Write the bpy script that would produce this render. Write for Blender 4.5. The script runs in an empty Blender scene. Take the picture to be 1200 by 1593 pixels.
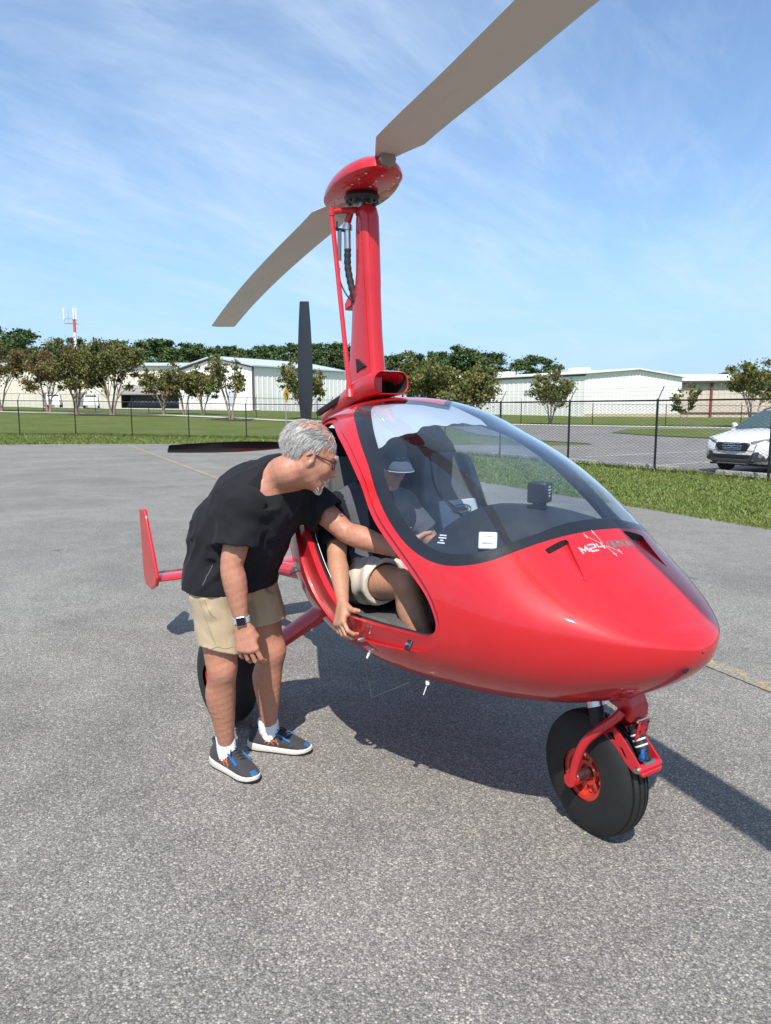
import bpy, bmesh, math, random
import numpy as np
from mathutils import Vector, Matrix
from mathutils.geometry import delaunay_2d_cdt

random.seed(7); rng = np.random.default_rng(7)
scn = bpy.context.scene
COL = scn.collection
R = math.radians

# ------------------------------------------------------------------ camera
cam_d = bpy.data.cameras.new('camera'); cam = bpy.data.objects.new('camera', cam_d); COL.objects.link(cam)
cam_d.sensor_fit = 'HORIZONTAL'; cam_d.sensor_width = 36.0; cam_d.lens = 36.0 * 1150 / 1200
cam.location = (0, 0, 1.6); cam.rotation_euler = (R(90 - 7.9), 0, 0)
cam_d.clip_start = 0.05; cam_d.clip_end = 3000
scn.camera = cam

# ------------------------------------------------------------------ sky and sun
SUN_DIR = Vector((-0.06, -0.62, 0.80)).normalized()          # towards the sun: high, behind the camera
sun_d = bpy.data.lights.new('sun', 'SUN'); sun = bpy.data.objects.new('sun', sun_d); COL.objects.link(sun)
sun_d.energy = 4.6; sun_d.angle = R(0.55); sun_d.color = (1.0, 0.955, 0.89)
sun.rotation_euler = SUN_DIR.to_track_quat('Z', 'Y').to_euler()
sun.location = (0, -20, 40)
world = bpy.data.worlds.new('World'); scn.world = world; world.use_nodes = True
wn = world.node_tree; wn.nodes.clear()
def wnode(t, **kw):
    n = wn.nodes.new(t)
    for k, v in kw.items(): setattr(n, k, v)
    return n
w_out = wnode('ShaderNodeOutputWorld'); w_bg = wnode('ShaderNodeBackground'); w_bg.inputs['Strength'].default_value = 0.14
sky = wnode('ShaderNodeTexSky'); sky.sky_type = 'NISHITA'; sky.sun_disc = False
sky.sun_elevation = math.asin(SUN_DIR.z); sky.sun_rotation = math.atan2(SUN_DIR.x, SUN_DIR.y)
sky.altitude = 10; sky.air_density = 1.0; sky.dust_density = 0.3; sky.ozone_density = 3.0
# thin high cloud: stretched noise on the sky direction projected to a plane overhead
tc = wnode('ShaderNodeTexCoord'); sep = wnode('ShaderNodeSeparateXYZ')
wn.links.new(tc.outputs['Generated'], sep.inputs[0])
addz = wnode('ShaderNodeMath', operation='ADD'); addz.inputs[1].default_value = 0.16
wn.links.new(sep.outputs['Z'], addz.inputs[0])
mx = wnode('ShaderNodeMath', operation='MAXIMUM'); mx.inputs[1].default_value = 0.05; wn.links.new(addz.outputs[0], mx.inputs[0])
dx = wnode('ShaderNodeMath', operation='DIVIDE'); wn.links.new(sep.outputs['X'], dx.inputs[0]); wn.links.new(mx.outputs[0], dx.inputs[1])
dy = wnode('ShaderNodeMath', operation='DIVIDE'); wn.links.new(sep.outputs['Y'], dy.inputs[0]); wn.links.new(mx.outputs[0], dy.inputs[1])
cmb = wnode('ShaderNodeCombineXYZ'); wn.links.new(dx.outputs[0], cmb.inputs[0]); wn.links.new(dy.outputs[0], cmb.inputs[1])
def cloud(scale, rotz, stretch, lo, hi, detail=7, rough=0.62, dist=0.6, loc=(0, 0, 0)):
    mp = wnode('ShaderNodeMapping'); mp.inputs['Scale'].default_value = (scale * stretch, scale, 1)
    mp.inputs['Location'].default_value = loc
    rt = wnode('ShaderNodeMapping'); rt.inputs['Rotation'].default_value = (0, 0, rotz); wn.links.new(cmb.outputs[0], rt.inputs[0]); wn.links.new(rt.outputs[0], mp.inputs[0])
    nz = wnode('ShaderNodeTexNoise'); nz.inputs['Scale'].default_value = 1.0; nz.inputs['Detail'].default_value = detail
    nz.inputs['Roughness'].default_value = rough; nz.inputs['Distortion'].default_value = dist
    wn.links.new(mp.outputs[0], nz.inputs['Vector'])
    mr = wnode('ShaderNodeMapRange'); mr.interpolation_type = 'SMOOTHSTEP'
    mr.inputs['From Min'].default_value = lo; mr.inputs['From Max'].default_value = hi
    wn.links.new(nz.outputs['Fac'], mr.inputs['Value']); return mr.outputs['Result']
c1 = cloud(0.55, R(28), 1.9, 0.35, 0.74, loc=(1.3, 0.4, 0))
c2 = cloud(1.5, R(34), 3.2, 0.42, 0.82, detail=9, rough=0.66, loc=(3.1, 7.7, 0))
cm = wnode('ShaderNodeMath', operation='MULTIPLY'); cm.inputs[1].default_value = 0.28; wn.links.new(c2, cm.inputs[0])
ca = wnode('ShaderNodeMath', operation='MULTIPLY_ADD'); ca.inputs[1].default_value = 0.62; wn.links.new(c1, ca.inputs[0]); wn.links.new(cm.outputs[0], ca.inputs[2])
# clouds thin out close to the horizon
hz = wnode('ShaderNodeMapRange'); hz.inputs['From Min'].default_value = 0.0; hz.inputs['From Max'].default_value = 0.20
hz.inputs['To Min'].default_value = 0.35; wn.links.new(sep.outputs['Z'], hz.inputs['Value'])
cf = wnode('ShaderNodeMath', operation='MULTIPLY'); wn.links.new(ca.outputs[0], cf.inputs[0]); wn.links.new(hz.outputs[0], cf.inputs[1])
mixc = wnode('ShaderNodeMixRGB'); mixc.inputs['Color2'].default_value = (4.0, 4.9, 6.1, 1)
hs = wnode('ShaderNodeHueSaturation'); hs.inputs['Saturation'].default_value = 1.12; hs.inputs['Value'].default_value = 1.0
wn.links.new(sky.outputs[0], hs.inputs['Color'])
# low, clear blue band towards the horizon
hb = wnode('ShaderNodeMapRange'); hb.interpolation_type = 'SMOOTHSTEP'; hb.inputs['From Min'].default_value = 0.0; hb.inputs['From Max'].default_value = 0.32
hb.inputs['To Min'].default_value = 0.85; hb.inputs['To Max'].default_value = 0.0; wn.links.new(sep.outputs['Z'], hb.inputs['Value'])
mixh = wnode('ShaderNodeMixRGB'); mixh.inputs['Color2'].default_value = (1.85, 3.35, 5.5, 1)
wn.links.new(hb.outputs[0], mixh.inputs['Fac']); wn.links.new(hs.outputs[0], mixh.inputs['Color1'])
cadd = wnode('ShaderNodeMath', operation='ADD', use_clamp=True); cadd.inputs[1].default_value = 0.12; wn.links.new(cf.outputs[0], cadd.inputs[0])
wn.links.new(cadd.outputs[0], mixc.inputs['Fac']); wn.links.new(mixh.outputs[0], mixc.inputs['Color1'])
wn.links.new(mixc.outputs[0], w_bg.inputs['Color']); wn.links.new(w_bg.outputs[0], w_out.inputs[0])

scn.view_settings.view_transform = 'Standard'; scn.view_settings.look = 'None'
scn.view_settings.exposure = 0.40; scn.view_settings.gamma = 1.0; scn.view_settings.use_curve_mapping = False
scn.render.engine = 'CYCLES'
scn.cycles.max_bounces = 10; scn.cycles.transparent_max_bounces = 24; scn.cycles.glossy_bounces = 5

# ------------------------------------------------------------------ object helpers
def link(o, parent=None):
    COL.objects.link(o)
    if parent is not None: o.parent = parent
    return o
def tag(o, label=None, cat=None, group=None, kind=None):
    if label: o['label'] = label
    if cat: o['category'] = cat
    if group: o['group'] = group
    if kind: o['kind'] = kind
    return o
def empty(name, loc=(0, 0, 0), rz=0.0, label=None, cat=None, group=None):
    o = bpy.data.objects.new(name, None); o.empty_display_size = 0.1
    o.location = loc; o.rotation_euler = (0, 0, rz); COL.objects.link(o)
    return tag(o, label, cat, group)
def copy_tree(o, parent=None):
    c = o.copy(); COL.objects.link(c)
    if parent is not None: c.parent = parent
    for ch in list(o.children): copy_tree(ch, c)
    return c
def mesh_np(name, V, F, mat=None, parent=None, smooth=True, mats=None, midx=None):
    """V (n,3); F an (m,3) or (m,4) array, or a list of such arrays."""
    Fs = F if isinstance(F, list) else [F]
    Fs = [np.asarray(f, np.int32) for f in Fs if len(f)]
    V = np.asarray(V, np.float32)
    me = bpy.data.meshes.new(name)
    me.vertices.add(len(V)); me.vertices.foreach_set('co', V.ravel())
    loops = np.concatenate([f.ravel() for f in Fs]); sizes = np.concatenate([np.full(len(f), f.shape[1], np.int32) for f in Fs])
    me.loops.add(len(loops)); me.loops.foreach_set('vertex_index', loops)
    me.polygons.add(len(sizes)); st = np.concatenate([[0], np.cumsum(sizes)[:-1]]).astype(np.int32)
    me.polygons.foreach_set('loop_start', st)
    try: me.polygons.foreach_set('loop_total', sizes)
    except Exception: pass
    if smooth: me.polygons.foreach_set('use_smooth', np.ones(len(sizes), bool))
    for m in (mats or ([mat] if mat else [])): me.materials.append(m)
    if midx is not None: me.polygons.foreach_set('material_index', np.asarray(midx, np.int32))
    me.update(calc_edges=True); me.validate()
    o = bpy.data.objects.new(name, me); return link(o, parent)

class MB:
    """collects simple shapes into one mesh"""
    def __init__(s): s.v = []; s.f = []
    def add(s, V, F):
        k = len(s.v); s.v += [tuple(map(float, p)) for p in V]; s.f += [tuple(int(i) + k for i in f) for f in F]
    def box(s, c, d, rot=None):
        c = Vector(c); h = [x / 2 for x in d]; P = []
        for z in (-1, 1):
            for y in (-1, 1):
                for x in (-1, 1):
                    p = Vector((x * h[0], y * h[1], z * h[2]))
                    if rot is not None: p = rot @ p
                    P.append(c + p)
        s.add(P, [(0, 2, 3, 1), (4, 5, 7, 6), (0, 1, 5, 4), (2, 6, 7, 3), (0, 4, 6, 2), (1, 3, 7, 5)])
    def tube(s, pts, r, n=8, cap=True, flat=None):
        """tube along pts, r a number or list; flat=(ux, k) squashes by k along local axis 2"""
        pts = [Vector(p) for p in pts]; m = len(pts)
        rs = list(r) if hasattr(r, '__len__') else [r] * m
        base = len(s.v); up = None
        for i, p in enumerate(pts):
            t = (pts[min(i + 1, m - 1)] - pts[max(i - 1, 0)])
            t = t.normalized() if t.length > 1e-9 else Vector((0, 0, 1))
            if up is None: up = t.orthogonal().normalized()
            a = (up - t * up.dot(t)); a = a.normalized() if a.length > 1e-6 else t.orthogonal().normalized()
            up = a; b = t.cross(a)
            for j in range(n):
                q = 2 * math.pi * j / n
                s.v.append(tuple(p + a * (rs[i] * math.cos(q)) + b * (rs[i] * math.sin(q))))
        for i in range(m - 1):
            for j in range(n):
                a0 = base + i * n + j; a1 = base + i * n + (j + 1) % n
                s.f.append((a0, a1, a1 + n, a0 + n))
        if cap:
            s.f.append(tuple(base + j for j in reversed(range(n)))); s.f.append(tuple(base + (m - 1) * n + j for j in range(n)))
    def lathe(s, prof, n=32, c=(0, 0, 0), axis='Y', closed=False):
        """prof: list of (radius, height along axis)"""
        base = len(s.v); m = len(prof)
        for (r, h) in prof:
            for j in range(n):
                q = 2 * math.pi * j / n; x = r * math.cos(q); y = r * math.sin(q)
                p = {'Z': (x, y, h), 'Y': (x, h, -y), 'X': (h, x, y)}[axis]
                s.v.append((c[0] + p[0], c[1] + p[1], c[2] + p[2]))
        for i in range(m if closed else m - 1):
            k = (i + 1) % m
            for j in range(n):
                a0 = base + i * n + j; a1 = base + i * n + (j + 1) % n
                b0 = base + k * n + j; b1 = base + k * n + (j + 1) % n
                s.f.append((a0, a1, b1, b0))
    def prism(s, poly, h0, h1, axis='Y'):
        """polygon in the plane across axis, extruded h0..h1. axis Y: poly=(x,z); Z: (x,y); X: (y,z)"""
        base = len(s.v); n = len(poly)
        for h in (h0, h1):
            for (a, b) in poly:
                s.v.append({'Y': (a, h, b), 'Z': (a, b, h), 'X': (h, a, b)}[axis])
        s.f.append(tuple(base + i for i in range(n))); s.f.append(tuple(base + n + i for i in reversed(range(n))))
        for i in range(n):
            j = (i + 1) % n; s.f.append((base + i, base + n + i, base + n + j, base + j))
    def rings(s, rings, cap=True, closed=True):
        base = len(s.v); n = len(rings[0])
        for rg in rings: s.v += [tuple(map(float, p)) for p in rg]
        for i in range(len(rings) - 1):
            for j in range(n if closed else n - 1):
                a = base + i * n + j; b = base + i * n + (j + 1) % n
                s.f.append((a, b, b + n, a + n))
        if cap:
            s.f.append(tuple(base + j for j in reversed(range(n)))); s.f.append(tuple(base + (len(rings) - 1) * n + j for j in range(n)))
    def build(s, name, mat, parent=None, smooth=False, bevel=0, angle=35, fixn=True, M=None, segs=2):
        me = bpy.data.meshes.new(name); me.from_pydata(s.v, [], s.f)
        if M is not None: me.transform(M)
        if fixn:
            bm = bmesh.new(); bm.from_mesh(me); bmesh.ops.recalc_face_normals(bm, faces=bm.faces); bm.to_mesh(me); bm.free()
        if mat: me.materials.append(mat)
        o = bpy.data.objects.new(name, me); link(o, parent)
        if smooth:
            for p in me.polygons: p.use_smooth = True
            try: me.set_sharp_from_angle(angle=R(angle))
            except Exception: pass
        if bevel:
            b = o.modifiers.new('bevel', 'BEVEL'); b.width = bevel; b.segments = segs; b.limit_method = 'ANGLE'; b.angle_limit = R(30)
            b.harden_normals = False
            for p in me.polygons: p.use_smooth = True
            try: me.set_sharp_from_angle(angle=R(angle))
            except Exception: pass
        return o

def pchip(x, y, q):
    x = np.asarray(x, float); y = np.asarray(y, float); m = np.gradient(y, x)
    i = np.clip(np.searchsorted(x, q) - 1, 0, len(x) - 2); h = x[i + 1] - x[i]; t = (q - x[i]) / h
    return (2*t**3-3*t**2+1)*y[i] + (t**3-2*t**2+t)*h*m[i] + (-2*t**3+3*t**2)*y[i+1] + (t**3-t**2)*h*m[i+1]
def catmull(P, k=8, closed=False):
    P = np.asarray(P, float); n = len(P); out = []
    rg = range(n if closed else n - 1)
    for i in rg:
        g = (lambda j: P[j % n]) if closed else (lambda j: P[min(max(j, 0), n - 1)])
        p0, p1, p2, p3 = g(i - 1), g(i), g(i + 1), g(i + 2)
        for t in np.linspace(0, 1, k, endpoint=False):
            out.append(0.5 * ((2*p1) + (-p0+p2)*t + (2*p0-5*p1+4*p2-p3)*t*t + (-p0+3*p1-3*p2+p3)*t**3))
    if not closed: out.append(P[-1])
    return np.array(out)

# ------------------------------------------------------------------ material helpers
class NT:
    def __init__(s, name):
        s.m = bpy.data.materials.new(name); s.m.use_nodes = True; s.t = s.m.node_tree
        s.b = s.t.nodes['Principled BSDF']; s.out = s.t.nodes['Material Output']
    def n(s, t, ins=None, **kw):
        x = s.t.nodes.new(t)
        for k, v in kw.items(): setattr(x, k, v)
        for k, v in (ins or {}).items():
            if isinstance(v, bpy.types.NodeSocket): s.t.links.new(v, x.inputs[k])
            else: x.inputs[k].default_value = v
        return x
    def l(s, a, b): s.t.links.new(a, b)
    def set(s, **kw):
        for k, v in kw.items():
            k = k.replace('_', ' ')
            if isinstance(v, bpy.types.NodeSocket): s.l(v, s.b.inputs[k])
            else: s.b.inputs[k].default_value = v
    def co(s): return s.n('ShaderNodeTexCoord').outputs['Object']
    def noise(s, scale, detail=4, rough=0.5, vec=None, dist=0.0, sc3=None):
        v = vec or s.co()
        if sc3: v = s.n('ShaderNodeMapping', {'Vector': v, 'Scale': sc3}).outputs[0]
        return s.n('ShaderNodeTexNoise', {'Vector': v, 'Scale': scale, 'Detail': detail, 'Roughness': rough, 'Distortion': dist}).outputs['Fac']
    def ramp(s, fac, stops):
        r = s.n('ShaderNodeValToRGB', {'Fac': fac}); e = r.color_ramp.elements
        while len(e) < len(stops): e.new(0.5)
        for el, (p, c) in zip(e, stops):
            el.position = p; el.color = (*c, 1) if len(c) == 3 else c
        return r.outputs['Color']
    def mix(s, fac, a, b, mode='MIX'):
        return s.n('ShaderNodeMixRGB', {'Fac': fac, 'Color1': a, 'Color2': b}, blend_type=mode).outputs[0]
    def rng(s, v, a, b, c=0.0, d=1.0, smooth=False):
        return s.n('ShaderNodeMapRange', {'Value': v, 'From Min': a, 'From Max': b, 'To Min': c, 'To Max': d},
                   interpolation_type='SMOOTHSTEP' if smooth else 'LINEAR').outputs[0]
    def bump(s, h, strength=0.3, dist=0.01, prev=None):
        x = s.n('ShaderNodeBump', {'Height': h, 'Strength': strength, 'Distance': dist})
        if prev: s.l(prev, x.inputs['Normal'])
        s.l(x.outputs[0], s.b.inputs['Normal']); return x.outputs[0]
C4 = lambda c: (*c, 1) if len(c) == 3 else c
def basic(name, col, rough=0.5, metal=0.0, coat=0.0, var=0.12, scale=9.0, spec=0.5, bump=0.0, bscale=200):
    n = NT(name); f = n.noise(scale, 5, 0.6)
    d = tuple(c * (1 - var) for c in col); u = tuple(min(1, c * (1 + var)) for c in col)
    n.set(Base_Color=n.mix(f, C4(d), C4(u)), Metallic=metal, Specular_IOR_Level=spec)
    n.set(Roughness=n.rng(n.noise(scale * 2.3, 3), 0.3, 0.7, max(0.02, rough * 0.85), min(1, rough * 1.15)))
    if coat: n.set(Coat_Weight=coat, Coat_Roughness=0.04)
    if bump: n.bump(n.noise(bscale, 3), bump, 0.002)
    return n.m
# ------------------------------------------------------------------ terrain
def sst(a, b, x):
    t = np.clip((x - a) / (b - a), 0, 1); return t * t * (3 - 2 * t)
def gz(x, y):
    x = np.asarray(x, float); y = np.asarray(y, float); xc = np.clip(x, -70, 45)
    r1 = np.clip((y - 37) / 28, 0, 1)
    z = r1 * (0.5 - 0.0135 * xc) + np.clip((y - 66) / 32, 0, 1) * 0.6
    return z + 0.16 * sst(-7, -18, x) * sst(35.5, 41, y)
def gzf(x, y): return float(gz(x, y))

# materials of the ground
def m_asphalt(name, dark=1.0, stone=1.0, warm=0.0):
    n = NT(name); co = n.co()
    warp = n.n('ShaderNodeTexNoise', {'Vector': co, 'Scale': 60.0, 'Detail': 2.0})
    vw = n.n('ShaderNodeMixRGB', {'Fac': 0.006, 'Color1': co, 'Color2': warp.outputs['Color']}, blend_type='ADD').outputs[0]
    v1 = n.n('ShaderNodeTexVoronoi', {'Vector': vw, 'Scale': 140.0 / stone, 'Randomness': 1.0})
    v2 = n.n('ShaderNodeTexVoronoi', {'Vector': vw, 'Scale': 245.0 / stone})
    g1 = n.n('ShaderNodeSeparateColor', {'Color': v1.outputs['Color']}).outputs[0]
    g2 = n.n('ShaderNodeSeparateColor', {'Color': v2.outputs['Color']}).outputs[0]
    k = dark
    s1 = n.ramp(g1, [(0.0, (0.09*k, 0.089*k, 0.088*k)), (0.35, (0.150*k, 0.147*k, 0.144*k)), (0.66, (0.225*k, 0.220*k, 0.214*k)),
                     (0.90, (0.31*k, 0.30*k, 0.285*k)), (0.955, (0.44*k, 0.43*k, 0.40*k)), (1.0, (0.54*k, 0.50*k, 0.43*k))])
    s2 = n.ramp(g2, [(0.0, (0.06*k, 0.06*k, 0.06*k)), (0.6, (0.19*k, 0.186*k, 0.18*k)), (1.0, (0.40*k, 0.39*k, 0.37*k))])
    body = n.mix(0.42, s1, s2)
    body = n.mix(1.0, body, (1.03, 1.0, 1.0 - .075 * warm, 1), 'MULTIPLY')
    crev = n.rng(v1.outputs['Distance'], 0.25, 0.72, 1.0, 0.58)
    body = n.mix(1.0, body, crev, 'MULTIPLY')
    big = n.noise(0.55, 6, 0.6, co, 0.8); med = n.noise(3.2, 5, 0.6, co)
    bigv = n.rng(big, 0.3, 0.7, 0.80, 1.16); medv = n.rng(med, 0.3, 0.7, 0.90, 1.10)
    vv = n.n('ShaderNodeMath', {0: bigv, 1: medv}, operation='MULTIPLY').outputs[0]
    body = n.mix(1.0, body, vv, 'MULTIPLY')
    # a few oil-dark and rust-brown spots
    sp = n.n('ShaderNodeTexVoronoi', {'Vector': co, 'Scale': 0.9}); spn = n.noise(6, 3, 0.6, co)
    spd = n.n('ShaderNodeMath', {0: sp.outputs['Distance'], 1: n.rng(spn, 0, 1, -0.05, 0.06)}, operation='ADD').outputs[0]
    body = n.mix(n.rng(spd, 0.02, 0.085, 0.45, 0.0, True), body, (0.05, 0.045, 0.04, 1))
    yel = n.n('ShaderNodeTexVoronoi', {'Vector': co, 'Scale': 5.5}); 
    body = n.mix(n.rng(yel.outputs['Distance'], 0.02, 0.05, 0.45, 0.0, True), body, (0.42, 0.34, 0.18, 1))
    n.set(Base_Color=body, Roughness=0.82, Specular_IOR_Level=0.35)
    h = n.n('ShaderNodeMath', {0: n.rng(v1.outputs['Distance'], 0, 0.8, 1, 0), 1: n.rng(v2.outputs['Distance'], 0, 0.8, 0.45, 0)}, operation='ADD').outputs[0]
    n.bump(h, 0.6, 0.003); return n.m
def m_grass_ground(name, tint=(1, 1, 1)):
    n = NT(name); co = n.co()
    a = n.noise(0.35, 6, 0.65, co, 0.5); b = n.noise(5.5, 6, 0.75, co); c = n.noise(38, 3, 0.7, co)
    t = lambda r, g, bb: (r * tint[0], g * tint[1], bb * tint[2])
    col = n.ramp(b, [(0.25, t(0.06, 0.095, 0.018)), (0.5, t(0.11, 0.155, 0.03)), (0.75, t(0.165, 0.205, 0.05))])
    col = n.mix(n.rng(a, 0.42, 0.66, 0, 0.75), col, C4(t(0.19, 0.20, 0.065)))
    col = n.mix(1.0, col, n.rng(c, 0.25, 0.75, 0.55, 1.35), 'MULTIPLY')
    n.set(Base_Color=col, Roughness=0.9, Specular_IOR_Level=0.2)
    n.bump(n.noise(30, 4, 0.8, co), 1.0, 0.06); return n.m
M_apron = m_asphalt('asphalt apron', 1.30, 1.0, 1.0)
M_lot = m_asphalt('parking lot asphalt', 1.25, 1.6, 0.6)
M_lawn = m_grass_ground('lawn')
M_conc = basic('pale concrete', (0.52, 0.49, 0.43), 0.85, var=0.18, scale=1.2, bump=0.3, bscale=60)
M_mulch = basic('bark mulch', (0.13, 0.07, 0.045), 0.95, var=0.5, scale=7, bump=0.8, bscale=30)
def m_paint(name, col, under, wear=0.45):
    n = NT(name); co = n.co()
    f = n.noise(26, 6, 0.8, co); g = n.noise(2.0, 4, 0.6, co)
    s = n.n('ShaderNodeMath', {0: f, 1: n.rng(g, 0.3, 0.7, -0.12, 0.12)}, operation='ADD').outputs[0]
    v = n.n('ShaderNodeTexVoronoi', {'Vector': co, 'Scale': 118.0}); gs = n.n('ShaderNodeSeparateColor', {'Color': v.outputs['Color']}).outputs[0]
    u = n.ramp(gs, [(0, tuple(c * 0.5 for c in under)), (1, tuple(c * 1.5 for c in under))])
    col2 = n.mix(1.0, C4(col), n.rng(gs, 0, 1, 0.75, 1.15), 'MULTIPLY')
    n.set(Base_Color=n.mix(n.rng(s, wear - 0.06, wear + 0.08, 0, 1), u, col2), Roughness=0.8)
    n.bump(n.rng(v.outputs['Distance'], 0, 0.8, 1, 0), 0.6, 0.003); return n.m
M_yellow = m_paint('worn yellow line paint', (0.40, 0.285, 0.11), (0.21, 0.20, 0.18), 0.50)
M_white = m_paint('worn white line paint', (0.66, 0.65, 0.62), (0.17, 0.17, 0.16), 0.42)

def sheet(name, poly, off, mat, step, kind='structure', parent=None, smooth_poly=False, skirt=0.0):
    """a ground sheet over poly (x,y), following the terrain, off metres above it"""
    P = np.asarray(poly, float)
    if smooth_poly: P = catmull(P, 6, True)
    # refine outline
    Q = []
    for i in range(len(P)):
        a, b = P[i], P[(i + 1) % len(P)]; m = max(1, int(np.linalg.norm(b - a) / step))
        for t in range(m): Q.append(a + (b - a) * t / m)
    Q = np.array(Q); n = len(Q)
    lo, hi = Q.min(0), Q.max(0)
    gx, gy = np.meshgrid(np.arange(lo[0] + step / 2, hi[0], step), np.arange(lo[1] + step / 2, hi[1], step))
    G = np.stack([gx.ravel(), gy.ravel()], 1)
    inside = np.zeros(len(G), bool)
    for i in range(n):
        a, b = Q[i], Q[(i + 1) % n]
        c = ((a[1] > G[:, 1]) != (b[1] > G[:, 1]))
        with np.errstate(divide='ignore', invalid='ignore'):
            xi = (b[0] - a[0]) * (G[:, 1] - a[1]) / (b[1] - a[1]) + a[0]
        inside ^= c & (G[:, 0] < xi)
    G = G[inside]
    A = [Vector(p) for p in np.concatenate([Q, G])]
    r = delaunay_2d_cdt(A, [], [list(range(n))], 1, 1e-4)
    V2 = np.array([(v.x, v.y) for v in r[0]])
    V = np.column_stack([V2, gz(V2[:, 0], V2[:, 1]) + off])
    F = [f for f in r[2] if len(f) == 3]
    F = np.array(F); a = V2[F[:, 1]] - V2[F[:, 0]]; b = V2[F[:, 2]] - V2[F[:, 0]]
    flip = (a[:, 0] * b[:, 1] - a[:, 1] * b[:, 0]) < 0
    F[flip] = F[flip][:, ::-1]
    o = mesh_np(name, V, F, mat, parent, True); o['kind'] = kind; return o

# base ground: one sheet of lawn out to the horizon
def grid_ground():
    xs = np.concatenate([np.linspace(-1500, -120, 12), np.linspace(-100, 100, 81), np.linspace(120, 1500, 12)])
    ys = np.concatenate([np.linspace(-600, -30, 8), np.linspace(-20, 130, 76), np.linspace(150, 2200, 14)])
    X, Y = np.meshgrid(xs, ys); V = np.column_stack([X.ravel(), Y.ravel(), gz(X.ravel(), Y.ravel()) - 0.012])
    i, j = np.meshgrid(np.arange(len(ys) - 1), np.arange(len(xs) - 1), indexing='ij'); a = (i * len(xs) + j).ravel()
    F = np.stack([a, a + 1, a + len(xs) + 1, a + len(xs)], 1)
    return mesh_np('ground', V, F, M_lawn, None, True)
tag(grid_ground(), kind='structure')
APRON = [(-60, -40), (40, -40), (40, -6), (20, -4), (10.6, -1.0), (7.9, 4.0), (5.25, 10.0), (4.0, 12.75), (2.2, 16.6), (-0.5, 22.0),
         (-3.2, 28.0), (-5.4, 33.4), (-8, 35.6), (-12, 35.3), (-20, 33.3), (-40, 30.0), (-60, 28)]
sheet('apron', APRON, 0.0, M_apron, 2.5)

def strip(pts, w):
    P = np.asarray(pts, float); T = np.gradient(P, axis=0); T /= np.linalg.norm(T, axis=1)[:, None]; N = np.stack([-T[:, 1], T[:, 0]], 1)
    return np.concatenate([P + N * w / 2, (P - N * w / 2)[::-1]])
sheet('taxiway_line', strip([(-11.9, 34.2), (-9.2, 28.4), (-6.2, 22.05), (-3.87, 17.1), (2.08, 4.47), (2.24, 4.09), (3.2, 2.0)], 0.13), 0.006, M_yellow, 0.6)
# parking lot behind the fence
LOT = [(9.9, 16.3), (30, 4), (60, 14), (60, 60), (31, 57.6), (26, 58.6), (12.4, 60.6), (4.5, 61.5), (5.5, 45), (7.5, 38.5), (9.6, 35.3),
       (9.4, 33.6), (7.2, 32.8), (3.4, 33.6), (-0.3, 32.5), (0.9, 30.5), (4.2, 24.7)]
sheet('parking_lot', LOT, 0.012, M_lot, 2.5)
sheet('parking_lawn', [(14.3, 47), (15.6, 43), (17.8, 39.5), (19.3, 36.5), (21.5, 34.2), (30, 30.5), (45, 27), (52, 40), (31, 53.5), (26, 54.6), (18, 55)], 0.05, M_lawn, 2.0)
for a, b in (((6.9, 30.6), (10.9, 31.8)), ((6.4, 24.7), (12.6, 28.6)), ((7.9, 21.2), (11.1, 23.2)), ((10.4, 17.4), (16.5, 21.2))):
    sheet('bay_line', strip([a, b], 0.1), 0.020, M_white, 0.8)
WALK = [(-75, 79), (-39, 75), (-21.6, 71), (-9, 65), (1, 63), (12.4, 62), (26, 60), (31, 59), (60, 56)]
sheet('sidewalk', strip(WALK, 2.6), 0.04, M_conc, 2.5)
for c, s in (((-24.5, 69), (5.2, 1.5)), ((-13.1, 63.0), (1.8, 1.1))):
    sheet('mulch_bed', [(c[0] + s[0] * math.cos(q), c[1] + s[1] * math.sin(q)) for q in np.linspace(0, 2 * math.pi, 22, endpoint=False)], 0.045, M_mulch, 1.5)
sheet('hangar_drive', [(-45, 94), (-17, 92), (-17, 103), (-45, 106)], 0.05, M_conc, 4)

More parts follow.
